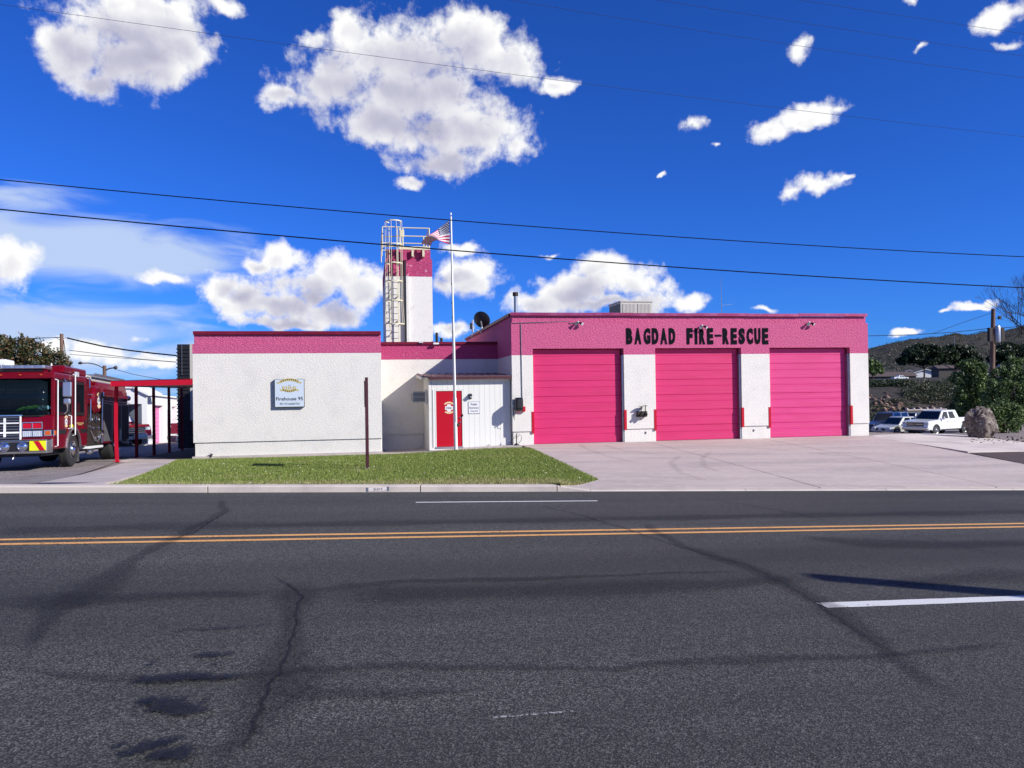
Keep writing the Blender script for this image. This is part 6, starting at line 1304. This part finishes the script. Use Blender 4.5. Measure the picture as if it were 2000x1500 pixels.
# ================================================================ surroundings
# hillside to the right, a height field swept out from flat ground
ridge = [(1150, 745), (1400, 730), (1600, 700), (1700, 683), (1740, 671), (1780, 664), (1830, 659), (1862, 654), (1890, 655), (1920, 649), (1955, 651), (2000, 637), (2100, 615), (2300, 590), (2600, 600), (3000, 660), (3600, 730)]
def prof(px):
    yr = np.interp(px, [a for a, _ in ridge], [b for _, b in ridge])
    yb = np.interp(px, [1100, 1690, 1760, 1860, 2000, 2600], [800, 762, 753, 760, 770, 790])
    return [(78, 850), (82, 840), (88, 815), (100, 782), (118, np.interp(px, [1690, 1850], [757, 752])), (124, 750), (200, np.interp(px, [1690, 1800, 1900], [749, 741, 742])), (340, 737), (420, 731), (520, 716), (620, 731+(yr-731)*.55), (740, yr+3), (810, yr), (950, yr+16), (1400, 762)]
pxs = list(np.arange(1100, 3700, 9)); ds = []
for a, c in ((78, 130, ), (130, 420), (420, 830), (830, 1400)): ds += list(np.linspace(a, c, {78: 40, 130: 36, 420: 70, 830: 12}[a], endpoint=False))
ds.append(1400)
H_ = np.zeros((len(ds), len(pxs), 3))
for i, px in enumerate(pxs):
    pr = prof(px); dk = [a for a, _ in pr]; yk = [b for _, b in pr]
    for j, d in enumerate(ds):
        y = np.interp(d, dk, yk); p = PT(px, y, d)
        if px > 2100: 
            pass
        n1 = mnoise.fractal((p.x*.05, p.y*.05, 0), 1.0, 2.0, 5); n2 = mnoise.fractal((p.x*.35, p.y*.35, 4), 1.0, 2.0, 3)
        amp = np.interp(d, [78, 86, 115, 125, 440, 800], [0, .4, .3, .1, .8, 2.6])
        zz = p.z+n1*amp+n2*amp*.35
        if d < 79: zz = -6
        edge = sstep(1100, 1300, px); H_[j, i] = (p.x, p.y, zz*edge+(-6)*(1-edge))
idx = np.arange(len(ds)*len(pxs)).reshape(len(ds), len(pxs)); Fq = np.stack([idx[:-1, :-1], idx[:-1, 1:], idx[1:, 1:], idx[1:, :-1]], -1).reshape(-1)
M['hill'] = mat('hill_scrub', (.034, .025, .014), .95, var=(.10, (.014, .013, .007), .42, .6), var2=(.55, (.12, .09, .065), .60, .74), bump=(.6, 1.0, .9))
struct(npmesh('hillside', H_.reshape(-1, 3), Fq, 'hill'))
def hz(px, d):
    pr = prof(px); return PT(px, float(np.interp(d, [a for a, _ in pr], [b for _, b in pr])), d)
def rockv(n, s, seed):
    r = random.Random(seed); base = [(math.sin(t)*math.cos(p), math.sin(t)*math.sin(p), math.cos(t)) for t in (.6, 1.5, 2.4) for p in [k*6.283/6+t for k in range(6)]]+[(0, 0, 1), (0, 0, -1)]
    return [(x*s*r.uniform(.7, 1.2), y*s*r.uniform(.7, 1.2), z*s*r.uniform(.5, .9)) for x, y, z in base]
rf_ = [(18, k, (k+1) % 6) for k in range(6)]+[(a*6+k, a*6+6+k, a*6+6+(k+1) % 6) for a in (0, 1) for k in range(6)]+[(a*6+k, a*6+6+(k+1) % 6, a*6+(k+1) % 6) for a in (0, 1) for k in range(6)]+[(12+k, 19, 12+(k+1) % 6) for k in range(6)]
def rocks(name, label, n, fn, m='rocks'):
    V = []; Fs = []
    for i in range(n):
        p, s = fn(i)
        if p is None: continue
        o = len(V); V += [(x+p[0], y+p[1], z+p[2]) for x, y, z in rockv(0, s, i)]; Fs += [k+o for f in rf_ for k in f]
    o = npmesh(name, V, Fs, m, nper=3); tag(o, label, 'rocks', kind='stuff')
def bank_rock(i):
    d = random.choice([random.uniform(83, 100), random.uniform(88, 108)]); px = random.triangular(1690, 1860, 1720) if random.random() < .8 else random.uniform(1860, 2040)
    return hz(px, d), min(.6, .08+.09*random.paretovariate(1.6))
rocks('bank_rocks', 'broken pinkish brown rocks on the embankment behind the parked cars', 330, bank_rock)
rocks('hill_rocks', 'pale weathered rocks dotting the dark hillside', 1500, lambda i: (hz(random.uniform(1650, 2300), random.uniform(430, 790)), random.uniform(.3, .9)), 'boulder')
# scrub as many small leaves gathered in low mounds
def scrub(name, label, n, fn, m, per=60, cat='shrubs'):
    pts = []
    for i in range(n):
        p, s = fn(i); q = rng.normal(size=(per, 3)); q /= np.linalg.norm(q, axis=1)[:, None]; q *= rng.uniform(.5, 1, per)[:, None]**.5; q[:, 2] = np.abs(q[:, 2])*.8; pts.append(np.array(p)+q*s)
    pts = np.concatenate(pts); o = leaves(pts, .42 if n > 500 else .14, m, name); tag(o, label, cat, kind='stuff'); return o
o = scrub('hill_scrub', 'dark desert scrub covering the far hillside', 1700, lambda i: (hz(random.uniform(1620, 2300), random.choice([random.uniform(430, 815), random.uniform(500, 815)])), random.uniform(1.2, 3.6)), 'leaf_dark', 26)
scrub('bank_scrub', 'olive green desert shrubs above the rocky embankment', 120, lambda i: (hz(random.uniform(1770, 1890), random.uniform(98, 122)), random.uniform(.6, 1.5)), 'leaf_scrub', 150)
scrub('low_scrub', 'low tufts of weeds among the embankment rocks', 170, lambda i: (hz(random.uniform(1685, 2050), random.uniform(83, 100)), random.uniform(.3, .7)), 'leaf_scrub', 50)
def hedge_fn(i):
    px = random.uniform(1690, 1775); return hz(px, random.uniform(119, 123)), random.uniform(.8, 1.2)
hd = scrub('hedge', 'long dark clipped hedge below the hill houses', 90, hedge_fn, 'leaf_dark', 160); hd['category'] = 'hedge'; hd['kind'] = 'thing'
# trees
def tree(name, label, cat, base, H, blobs, nleaf, size, m, trunk=.15, limbs=5, group=None, bare=False):
    tz = thing(name, label, cat, base, 0, group); mb = MB()
    mb.tube([(0, 0, -.3), (.05*H*.3, 0, H*.22), (.0, .03*H, H*.45)], [trunk, trunk*.8, trunk*.6], 8)
    for k in range(limbs):
        b_ = blobs[k % len(blobs)]; e = (b_[0]+random.uniform(-.4, .4)*b_[3], b_[1]+random.uniform(-.4, .4)*b_[4], b_[2]+random.uniform(-.2, .5)*b_[5]); s = (0, .01*H, H*random.uniform(.2, .42)); md = tuple((s[i]+e[i])/2+random.uniform(-.06, .06)*H for i in range(3))
        mb.tube([s, md, e], [trunk*.5, trunk*.32, trunk*.12], 6)
        for q in range(3):
            e2 = tuple(e[i]+random.uniform(-.5, .5)*b_[3+i] for i in range(3)); mb.tube([md, tuple((md[i]+e2[i])/2+random.uniform(-.05, .05)*H for i in range(3)), e2], [trunk*.25, trunk*.15, trunk*.05], 5)
    mb.build('trunk', 'bark', tz, smooth=True)
    leaves(clump_pts(blobs, nleaf), size, m, 'crown', tz); return tz
# big green bush mass on the right, two shrubs and a low one
def bush(label, px0, px1, ytop, ybase, d, n, size, m, rz=1.0, lumps=7, cat='bush', name='bush', group=None):
    a = PT(px0, ybase, d); c = PT(px1, ybase, d); top = PT((px0+px1)/2, ytop, d); b_ = (a+c)/2; H = top.z-b_.z; w = (c-a).length/2; dirx = (c-a).normalized()
    t_ = thing(name, label, cat, b_, math.atan2(dirx.y, dirx.x), group); bl = []
    for k in range(lumps):
        u = (k+.5)/lumps*2-1; hgt = H*(1-.28*u*u)*random.uniform(.86, 1.02); r = w/lumps*1.9
        bl.append((u*(w-r*.55), random.uniform(-.3, .3)*w, hgt-r*.8, r, r*1.1, r*.8)); bl.append((u*(w-r*.4), random.uniform(-.4, .1)*w, hgt*.45, r*1.05, r*1.2, hgt*.45))
    leaves(clump_pts(bl, n, .75), size, m, 'foliage', t_); mb = MB()
    for k in range(6): x = random.uniform(-.5, .5)*w; mb.tube([(x*.4, 0, -.2), (x*.7, random.uniform(-.3, .3), H*.35), (x, random.uniform(-.4, .4), H*.7)], [.07, .05, .02], 6)
    mb.build('stem', 'bark', t_); return t_
bush('tall rounded green bush with pale lit leaves left of the wooden pole base', 1861, 1942, 694, 838, 64, 26000, .10, 'leaf_bush', lumps=7)
bush('broad green bush running out of the right edge of the picture', 1930, 2040, 700, 836, 60, 28000, .095, 'leaf_bush', lumps=7)
bush('low leafy shrub behind and right of the boulder', 1925, 1995, 778, 843, 40, 9000, .06, 'leaf_bush', lumps=5)
bush('small dark shrub between the pickup and the boulder bushes', 1850, 1890, 770, 842, 78, 6000, .08, 'leaf_dark', lumps=4)
bush('small pale weed bush left of the white pickup', 1795, 1812, 806, 838, 71, 900, .08, 'leaf_scrub', lumps=3)
b_ = hz(1815, 112)
def htree(label, px, d, ytop, rpx, n, m, size=.28, group='dark trees on the slope below the hill'):
    b_ = hz(px, d); H = PT(px, ytop, d).z-b_.z; r = rpx*d/1500
    tree('hillside_tree', label, 'tree', b_, H, [(-r*.5, 0, H*.66, r*.45, r*.5, H*.18), (r*.45, 0, H*.72, r*.45, r*.5, H*.20), (-.1*r, .2*r, H*.84, r*.42, r*.5, H*.14), (r*.95, 0, H*.56, r*.3, r*.3, H*.12), (-r*.98, 0, H*.52, r*.28, r*.3, H*.10), (r*.1, 0, H*.5, r*.4, r*.4, H*.10)], n, size*d/145, m, .16*H/6, 6, group)
htree('wide dark spreading tree over the white gable of the hill house', 1805, 250, 672, 46, 13000, 'leaf_dark')
htree('dark tree between the spreading tree and the wooden pole', 1868, 255, 672, 46, 12000, 'leaf_dark')
htree('small bright green tree beside the station corner', 1705, 130, 703, 17, 6000, 'leaf_bush')
htree('dark leafy tree right of the wooden utility pole', 1975, 150, 668, 42, 9000, 'leaf_dark')
# left tree behind the fire engine
p = PT(52, 780, 60); p.z = -1.6; Hh = PT(45, 657, 60).z-p.z; q_ = lambda px, py: PT(px, py, 60)-p
bl = []
for (px, py, rx, ry) in ((-30, 700, 40, 34), (20, 695, 34, 30), (38, 676, 22, 18), (75, 693, 30, 26), (105, 708, 24, 22), (60, 720, 50, 24), (0, 668, 14, 14), (118, 722, 14, 14)):
    v = q_(px, py); s = 60/1500; bl.append((v.x, v.y+random.uniform(-.5, .5), v.z, rx*s, rx*s*1.1, ry*s))
tree('leafy_tree', 'leafy tree with rusty brown tips behind the fire engine cab', 'tree', p, Hh, bl, 17000, .13, 'leaf_tree', .22, 8)
# bare tree leaning in at the right edge
random.seed(5); p = PT(2078, 700, 60); bt_ = thing('bare_tree', 'leafless tree with fine twigs reaching in at the right edge', 'tree', (p.x, p.y, zg(p.x, p.y)-.2)); mb = MB(); mb2 = MB()
def grow(s, d, L, r, lv):
    e = s+d*L; m_ = (s+e)/2+Vector((random.uniform(-.06, .06)*L, random.uniform(-.06, .06)*L, 0)); (mb if lv < 2 else mb2).tube([s, m_, e], [r, r*.85, r*.65], 6 if lv < 2 else 3, caps=False)
    if lv >= 6: return
    for k in range(3 if lv > 0 else 5):
        nd = (d+Vector((random.uniform(-.75, .75), random.uniform(-.7, .7), random.uniform(-.25, .55)))).normalized(); grow(e if k else m_.lerp(e, .7), nd, L*random.uniform(.6, .78), r*.58, lv+1)
Ht = PT(2020, 585, 60).z-bt_.location.z
grow(Vector((0, 0, 0)), Vector((0, 0, 1)), Ht*.42, .16, 0)
mb.build('trunk', 'bark', bt_); mb2.build('twigs', 'bark', bt_)
# boulder at the lane side
p0_ = G(1928, 856); bd = None
import bmesh
bm = bmesh.new(); bmesh.ops.create_icosphere(bm, subdivisions=5, radius=1)
dB = cam_xy(p0_.x, p0_.y)[1]; wB = 58*dB/1500/2; hB = (PT(1925, 797, dB).z-p0_.z)
for v in bm.verts:
    c = v.co.normalized(); n1 = mnoise.fractal(c*1.6+Vector((3, 1, 0)), 1, 2, 5); n2 = mnoise.fractal(c*6, 1, 2, 5); r = 1+.25*n1+.05*n2
    # chiselled facets
    for nv, dd_ in (((-.8, -.55, .1), .86), ((.75, -.5, .3), .88), ((-.45, -.3, .85), .90), ((.35, .1, .95), .97), ((.1, -.95, .1), .87), ((.95, 0, -.1), .93)):
        k = c.dot(Vector(nv).normalized())*r
        if k > dd_: r *= dd_/k
    r *= 1+.075*n2
    v.co = Vector((c.x*r*wB*1.02+.12*wB*max(0, -c.z)*(1 if c.x > 0 else -1), c.y*r*wB*.85, c.z*r*hB*.56+hB*.46))
me = bpy.data.meshes.new('boulder'); bm.to_mesh(me); bm.free(); me.materials.append(M['boulder']); bd = link('boulder', me, None, (p0_.x, p0_.y+.3, p0_.z), smooth=False)
me.polygons.foreach_set('use_smooth', [True]*len(me.polygons)); bd.rotation_euler = (0, 0, -YAW+.3); tag(bd, 'large rough grey brown boulder beside the pale concrete lane', 'boulder')
rocks('lane_stones', 'small dark stones along the edge of the pale lane', 90, lambda i: ((lambda q: (Vector((q.x, q.y, zg(q.x, q.y))), random.uniform(.02, .06)))(G(random.uniform(1895, 2030), random.uniform(853, 866)+random.uniform(0, 2)))), 'boulder')
# parapet wall with coping in front of the embankment
wl0 = PT(1772, 838, 76); wl1 = PT(1850, 838, 77); wa = math.atan2(wl1.y-wl0.y, wl1.x-wl0.x); Lw = (wl1-wl0).length; htw = PT(1800, 799.5, 76).z+2.2
wt_ = thing('garden_wall', 'low dark block wall with cream coping behind the parked cars', 'wall', (wl0.x, wl0.y, -2.2), wa)
box('wall_body', 'house_wall', wt_, 0, Lw, 0, .2, 0, htw-.1)
for k in range(6): a = Lw*k/6; box('coping', 'walk', wt_, a+.01, a+Lw/6-.01, -.05, .25, htw-.099, htw); box('cap_block', 'walk', wt_, a, a+.16, -.03, .23, htw+.001, htw+.14)
# houses on the hill
def house(label, px, ybase, d, w, dep, h, rh, rz, wallm='house_wall', gable=False, win=3):
    b_ = PT(px, ybase, d); r = thing('hill_house', label, 'house', (b_.x, b_.y, b_.z-.6), rz)
    if gable:
        MB().prism([(-w/2, 0), (w/2, 0), (w/2, h), (0, h+rh), (-w/2, h)], 0, dep, 'y').build('wall', wallm, r); 
        rfm = MB().prism([(-w/2-.5, h-.25), (0, h+rh), (w/2+.5, h-.25), (w/2+.5, h-.02), (0, h+rh+.25), (-w/2-.5, h-.02)], -.5, dep+.5, 'y').build('roof', 'house_roof', r)
        for s in (-1, 1): MB().prism([(s*(w/2+.5), h-.3), (0, h+rh-.05), (0, h+rh+.22), (s*(w/2+.5), h-.02)], -.62, -.505, 'y').build('barge_board', 'siding_trim', rfm)
    else:
        box('wall', wallm, r, -w/2, w/2, 0, dep, 0, h); MB().prism([(-.6, h-.05), (dep/2, h+rh), (dep+.6, h-.05)], -w/2-.5, w/2+.5, 'x').build('roof', 'house_roof', r)
    for k in range(win):
        x = -w/2+w*(k+.5)/win; f = box('window', 'glass_dark', r, x-.6, x+.6, -.03, -.001, h*.4, h*.82); box('frame', 'siding_trim', f, x-.68, x+.68, -.045, -.031, h*.36, h*.40)
    return r
house('long low brown house with a flat dark roof on the hill behind the hedge', 1738, 747, 300, 20, 9, 3.0, 1.8, -.25, win=5)
house('house with a bright white gable wall under the spreading tree', 1808, 737.5, 318, 11, 8, 2.4, 1.6, -.3, 'white_wall', True, 0)
house('dark fronted house with a pale sloping roof edge left of the white gable', 1777, 740, 335, 10, 8, 2.2, 2.2, -.5, 'house_wall', True, 0)
house('grey walled house just right of the white gable house', 1855, 737, 300, 8, 7, 4.2, 1.2, -.3, 'house_wall', False, 0)
house('house with a white gable peeking over the bushes at the right', 1971, 713, 330, 8, 8, 2.2, 1.7, -.1, 'white_wall', True, 0)
hp = thing('distant_pickup', 'small white pickup parked on the hill before the brown house', 'pickup truck'); pickup(hp, 'car_white')
place(hp, 1758, 743, 0, 2.9, (-.97, -.1), 3.6, d=285)
# ---------------------------------------------------------------- left background sheds
SX = -18.97; zS = lambda y: -.85-.033*(y-21.2)
sh = thing('white_shed', 'long white metal shed with pink roller doors behind the carport', 'shed', (0, 0, 0))
y0s, y1s = PY(275, 820, 21.2).y, 46.
def yat(px): # y on plane x=SX seen at column px
    a = math.atan((px-1000)/1500)+YAW; return CAM.y+(SX-CAM.x)/math.tan(a)
dA, dB_ = (yat(300.5), yat(318)), (yat(334), yat(343)); top = lambda y: zS(y)+3.05
def wallseg(a, c, z0f, z1f, m, nm, xo=0.): MB().hexa([(SX-.3, a, z0f(a)), (SX+xo, a, z0f(a)), (SX+xo, c, z0f(c)), (SX-.3, c, z0f(c)), (SX-.3, a, z1f(a)), (SX+xo, a, z1f(a)), (SX+xo, c, z1f(c)), (SX-.3, c, z1f(c))]).build(nm, m, sh)
lo_ = lambda y: zS(y)-.4; dt = lambda y: zS(y)+2.45
yE = yat(352)
for (a, c) in ((21.2, dA[0]), (dA[1], dB_[0]), (dB_[1], yE)): wallseg(a, c, lo_, top, 'white_wall', 'wall')
for (a, c) in (dA, dB_): wallseg(a, c, dt, top, 'white_wall', 'door_header')
for (a, c) in (dA, dB_):
    d_ = MB().hexa([(SX-.3, a, lo_(a)), (SX-.28, a, lo_(a)), (SX-.28, c, lo_(c)), (SX-.3, c, lo_(c)), (SX-.3, a, dt(a)), (SX-.28, a, dt(a)), (SX-.28, c, dt(c)), (SX-.3, c, dt(c))]).build('shed_door', 'pink_small', sh)
    for k in range(9): z = lambda y, k=k: zS(y)+.02+k*.27; MB().hexa([(SX-.279, a, z(a)), (SX-.25, a, z(a)), (SX-.25, c, z(c)), (SX-.279, c, z(c)), (SX-.279, a, z(a)+.245), (SX-.25, a, z(a)+.245), (SX-.25, c, z(c)+.245), (SX-.279, c, z(c)+.245)]).build('shed_door_panel', 'pink_small', d_)
y = 21.4
while y < dA[0]-.3: box('wall_rib', 'galv' if False else 'white_wall', sh, SX+.001, SX+.03, y, y+.06, zS(y)-.2, top(y)-.03); y += .55
MB().hexa([(SX-8, 21.1, top(21.1)-.0), (SX+.15, 21.1, top(21.1)-.0), (SX+.15, yE, top(yE)), (SX-8, yE, top(yE)), (SX-8, 21.1, top(21.1)+.16), (SX+.15, 21.1, top(21.1)+.10), (SX+.15, yE, top(yE)+.10), (SX-8, yE, top(yE)+.16)]).build('roof', 'white_wall', sh)
box('front_wall', 'white_wall', sh, SX-8, SX-.31, 21.2, 21.5, -1.2, top(21.2)); box('far_block', 'white_wall', sh, SX-8, SX+.6, yE+.01, yE+8, -2, .9)
g0 = PY(262, 757, 20.0); gb = thing('open_shed', 'white gable fronted open shed with a dark mouth behind the fire engine', 'shed', (g0.x, 20.0, -.85))
hx_ = PY(286.5, 768, 20.0).x-g0.x; zx = g0.z+.85; zl = PY(286, 769, 20).z+.85
MB().prism([(-hx_*1.0-2.2, zl), (0, zx), (hx_, zl), (hx_, zl-.6), (-2.8, zl-.6)], 0, .12, 'y').build('gable', 'white_wall', gb); MB().prism([(0, zx+.06), (hx_+.12, zl-.0), (hx_+.12, zl-.12), (0, zx-.06)], -.15, 3.0, 'y').build('roof', 'white_wall', gb)
box('roof', 'white_wall', gb, -3, 0, -.1, 3.0, zx-.04, zx+.06); box('back', 'grey_print', gb, -3, hx_-.3, 1.1, 1.15, 0, zl-.2); box('post', 'white_wall', gb, hx_-.28, hx_, 0, .2, 0, zl-.6)
# ---------------------------------------------------------------- poles, lamps and wires
up = PT(1936, 730, 76); zt = PT(1941, 603, 76).z
ut = thing('utility_pole', 'leaning wooden utility pole with a grey transformer behind the bushes', 'utility pole', (up.x, up.y, -2.0)); hp_ = zt+2.0; lean = PT(1941, 603, 76)-up
MB().tube([(-.12, 0, 0), (lean.x*.5, 0, hp_*.6), (lean.x, 0, hp_)], [.26, .225, .18], 12).build('pole', 'wood_pole', ut, smooth=True)
tp = PT(1947.5, 652, 76)-Vector((up.x, up.y, -2.0)); MB().lathe([(.31, -.85), (.33, -.75), (.33, .6), (.28, .75), (.001, .82)], (tp.x, tp.y, tp.z), 'z', 20).build('transformer', 'galv', ut, smooth=True); MB().lathe([(.05, 0), (.07, .08), (.04, .16), (.06, .24), (.001, .30)], (tp.x, tp.y, tp.z+.55), 'z', 10).build('bushing', 'dark_iron', ut)
MB().box(-.16, .16, -.16, .16, -.75, .6).build('switch_box', 'dark_iron', ut, loc=(tp.x+.56, tp.y, tp.z)); MB().box(-.16, .16, -.16, .16, -.75, .6).build('switch_box', 'dark_iron', ut, loc=(tp.x-.82, tp.y, tp.z))
MB().tube([(lean.x-.0, -.1, hp_-1.0), (lean.x+.6, -.1, hp_-.9)], .03, 6).build('cross_arm', 'dark_iron', ut); MB().box(.5, .75, -.2, 0, -.2, .12).build('cutout', 'dark_iron', ut, loc=(lean.x, 0, hp_-.85)); MB().tube([(lean.x-.25, -.05, hp_-.95), (lean.x+.1, -.05, hp_-.95)], .04, 6).build('insulator', 'dark_iron', ut)
mb = MB()
for k in range(12): mb.box(.10, .22, -.02, .02, hp_*.45+k*.33, hp_*.45+k*.33+.03)
mb.build('climbing_steps', 'dark_iron', ut)
q = PT(1864, 676, 250); hp2 = thing('distant_pole', 'small crossarm pole standing on the hillside skyline', 'utility pole', (q.x, q.y, q.z)); zt2 = PT(1864, 656, 250).z-q.z
MB().tube([(0, 0, 0), (0, 0, zt2)], .13, 6).build('pole', 'grey_print', hp2); box('cross_arm', 'dark_iron', hp2, -1.1, 1.1, -.06, .06, zt2-.35, zt2-.15); box('insulator', 'dark_iron', hp2, .5, .9, -.1, .1, zt2-.14, zt2+.12)
b0 = PT(121, 720, 62); lp = thing('wooden_pole', 'reddish wooden pole rising behind the fire engine and tree', 'utility pole', (b0.x, b0.y, -1.5)); ht = PT(121, 652, 62).z+1.5
MB().tube([(0, 0, 0), (0, 0, ht)], .15, 12, .13).build('pole', 'wood_pole', lp, smooth=True); MB().tube([(.14, 0, ht-.5), (.22, 0, ht-1.2), (.35, 0, ht-3)], .03, 6).build('riser_cable', 'wire', lp); MB().tube([(-.45, 0, ht-.25), (-.1, 0, ht-.55), (.3, 0, ht-.3)], .02, 5).build('guy', 'wire', lp)
b0 = PT(204, 730, 70); sl = thing('street_light', 'two armed street light on a short red brown pole', 'street light', (b0.x, b0.y, -2)); D = 70/1500
f_ = lambda px, py: tuple(PT(px, py, 70)-Vector((b0.x, b0.y, -2)))
MB().tube([(0, 0, 0), f_(204, 714)], .17, 10, .15).build('pole', 'wood_pole', sl)
MB().tube([f_(203, 720), f_(195, 715), f_(184, 711), f_(172, 709), f_(160, 709.5)], .045, 6).build('lamp_arm', 'dark_iron', sl); MB().tube([f_(206, 724), f_(210, 721), f_(217, 719), f_(224, 718.6)], .06, 6).build('lamp_arm', 'dark_iron', sl)
MB().tube([f_(222, 718), f_(226, 718.2), f_(229, 719)], [.08, .2, .06], 8).build('lamp_head', 'dark_iron', sl); MB().tube([f_(153, 709.8), f_(157, 708.8), f_(161, 709.3)], [.06, .15, .05], 8).build('lamp_head', 'dark_iron', sl)
def wire(label, pts, Yp, r, m='wire', ext=True):
    P = [PY(px, py, Yp) for px, py in pts]
    xs_ = np.array([p.x for p in P]); zs_ = np.array([p.z for p in P]); k = min(len(P)-1, 2); co = np.polyfit(xs_, zs_, k)
    a, c = xs_.min(), xs_.max(); 
    if ext: a -= 22; c += 22
    X = np.linspace(a, c, 90); o = MB().tube([(x, Yp, float(np.polyval(co, x))) for x in X], r, 5).build('power_line', m)
    tag(o, label, 'power line', 'overhead lines crossing the sky'); return o
wire('upper of the two thick dark power lines sagging across the lower sky', [(0, 350), (440, 393), (880, 432), (1330, 461), (2000, 502)], -13.5, .010)
wire('lower of the two thick dark power lines crossing the tower top', [(0, 409.5), (440, 449), (930, 494), (1400, 527), (2000, 562)], -13.5, .0125)
wire('thin wire running over both big clouds at the top left', [(0, 10), (460, 70), (1000, 145), (1500, 210), (2000, 266)], -12.5, .0042, 'wire_grey')
wire('thin wire entering at the top edge and leaving at the right edge', [(1288, 0), (1500, 35), (1750, 72), (2000, 110)], -12.5, .0042, 'wire_grey')
wire('faint wire highest in the right corner of the sky', [(1560, 0), (1790, 35), (2000, 66)], -12.5, .0042, 'wire_grey')
wire('faint wire passing the small cloud at upper right', [(1020, 3), (1300, 52), (1590, 92), (2000, 152)], -12.5, .0042, 'wire_grey')
def span(label, pts, d, r, m='wire_grey'):
    P = [PT(px, py, d) for px, py in pts]; o = MB().tube(P, r, 5).build('service_wire', m); tag(o, label, 'wire', 'service wires'); return o
span('bundled service wire from the wooden pole to the black cooler tower', [(131, 660), (160, 667), (200, 676), (250, 684), (300, 690), (345, 694.5)], 62, .06, 'wire')
span('thin wire running left from the wooden pole over the tree', [(118, 659), (60, 661), (-20, 662)], 62, .03)
span('thin wire under the bundled service wire at left', [(135, 684), (200, 692), (280, 702), (345, 707)], 62, .025)
span('lowest thin wire left of the black cooler tower', [(135, 692), (220, 698), (345, 707.5)], 64, .02)
span('thin wire sloping right from the street light', [(228, 722), (260, 731), (330, 744)], 70, .025)
span('wire from the station corner to the leaning pole', [(1695, 656), (1780, 654), (1860, 649), (1936, 641)], 76, .035)
span('thin wire rising to the top of the leaning pole', [(1820, 652), (1880, 630), (1939, 610)], 76, .024)
span('wire leading right from the leaning pole', [(1945, 641), (1975, 639), (2010, 634)], 76, .035)
# utility pole off to the right whose shadow falls across the near lane
tipp = G(1608, 1128) if False else None
v = ray(1606, 1128); k = (road_z(0, 0)-CAM.z); 
rp = RP(1606, 1128); X_ = rp[0]*math.cos(RANG)-rp[1]*math.sin(RANG); Y_ = rp[0]*math.sin(RANG)+rp[1]*math.cos(RANG)
hd_ = Vector((SUN.x, SUN.y)).normalized(); hgt = 5.6; dist = hgt/(SUN.z/math.hypot(SUN.x, SUN.y)); bx_, by_ = X_+(hd_.x*.985+.17*.6)*dist, Y_+(hd_.y*.985+.17*.8)*dist; xc, d = cam_xy(bx_, by_)
rz_ = thing('roadside_pole', 'wooden roadside pole right of the view that throws a shadow on the road', 'utility pole', (bx_, by_, road_z(xc, d)))
MB().tube([(0, 0, -.3), (X_+hd_.x*dist-bx_, Y_+hd_.y*dist-by_, hgt+(road_z(*cam_xy(X_, Y_))-road_z(xc, d)))], .19, 12, .16).build('pole', 'wood_pole', rz_, smooth=True)
S.cycles.use_adaptive_sampling = True
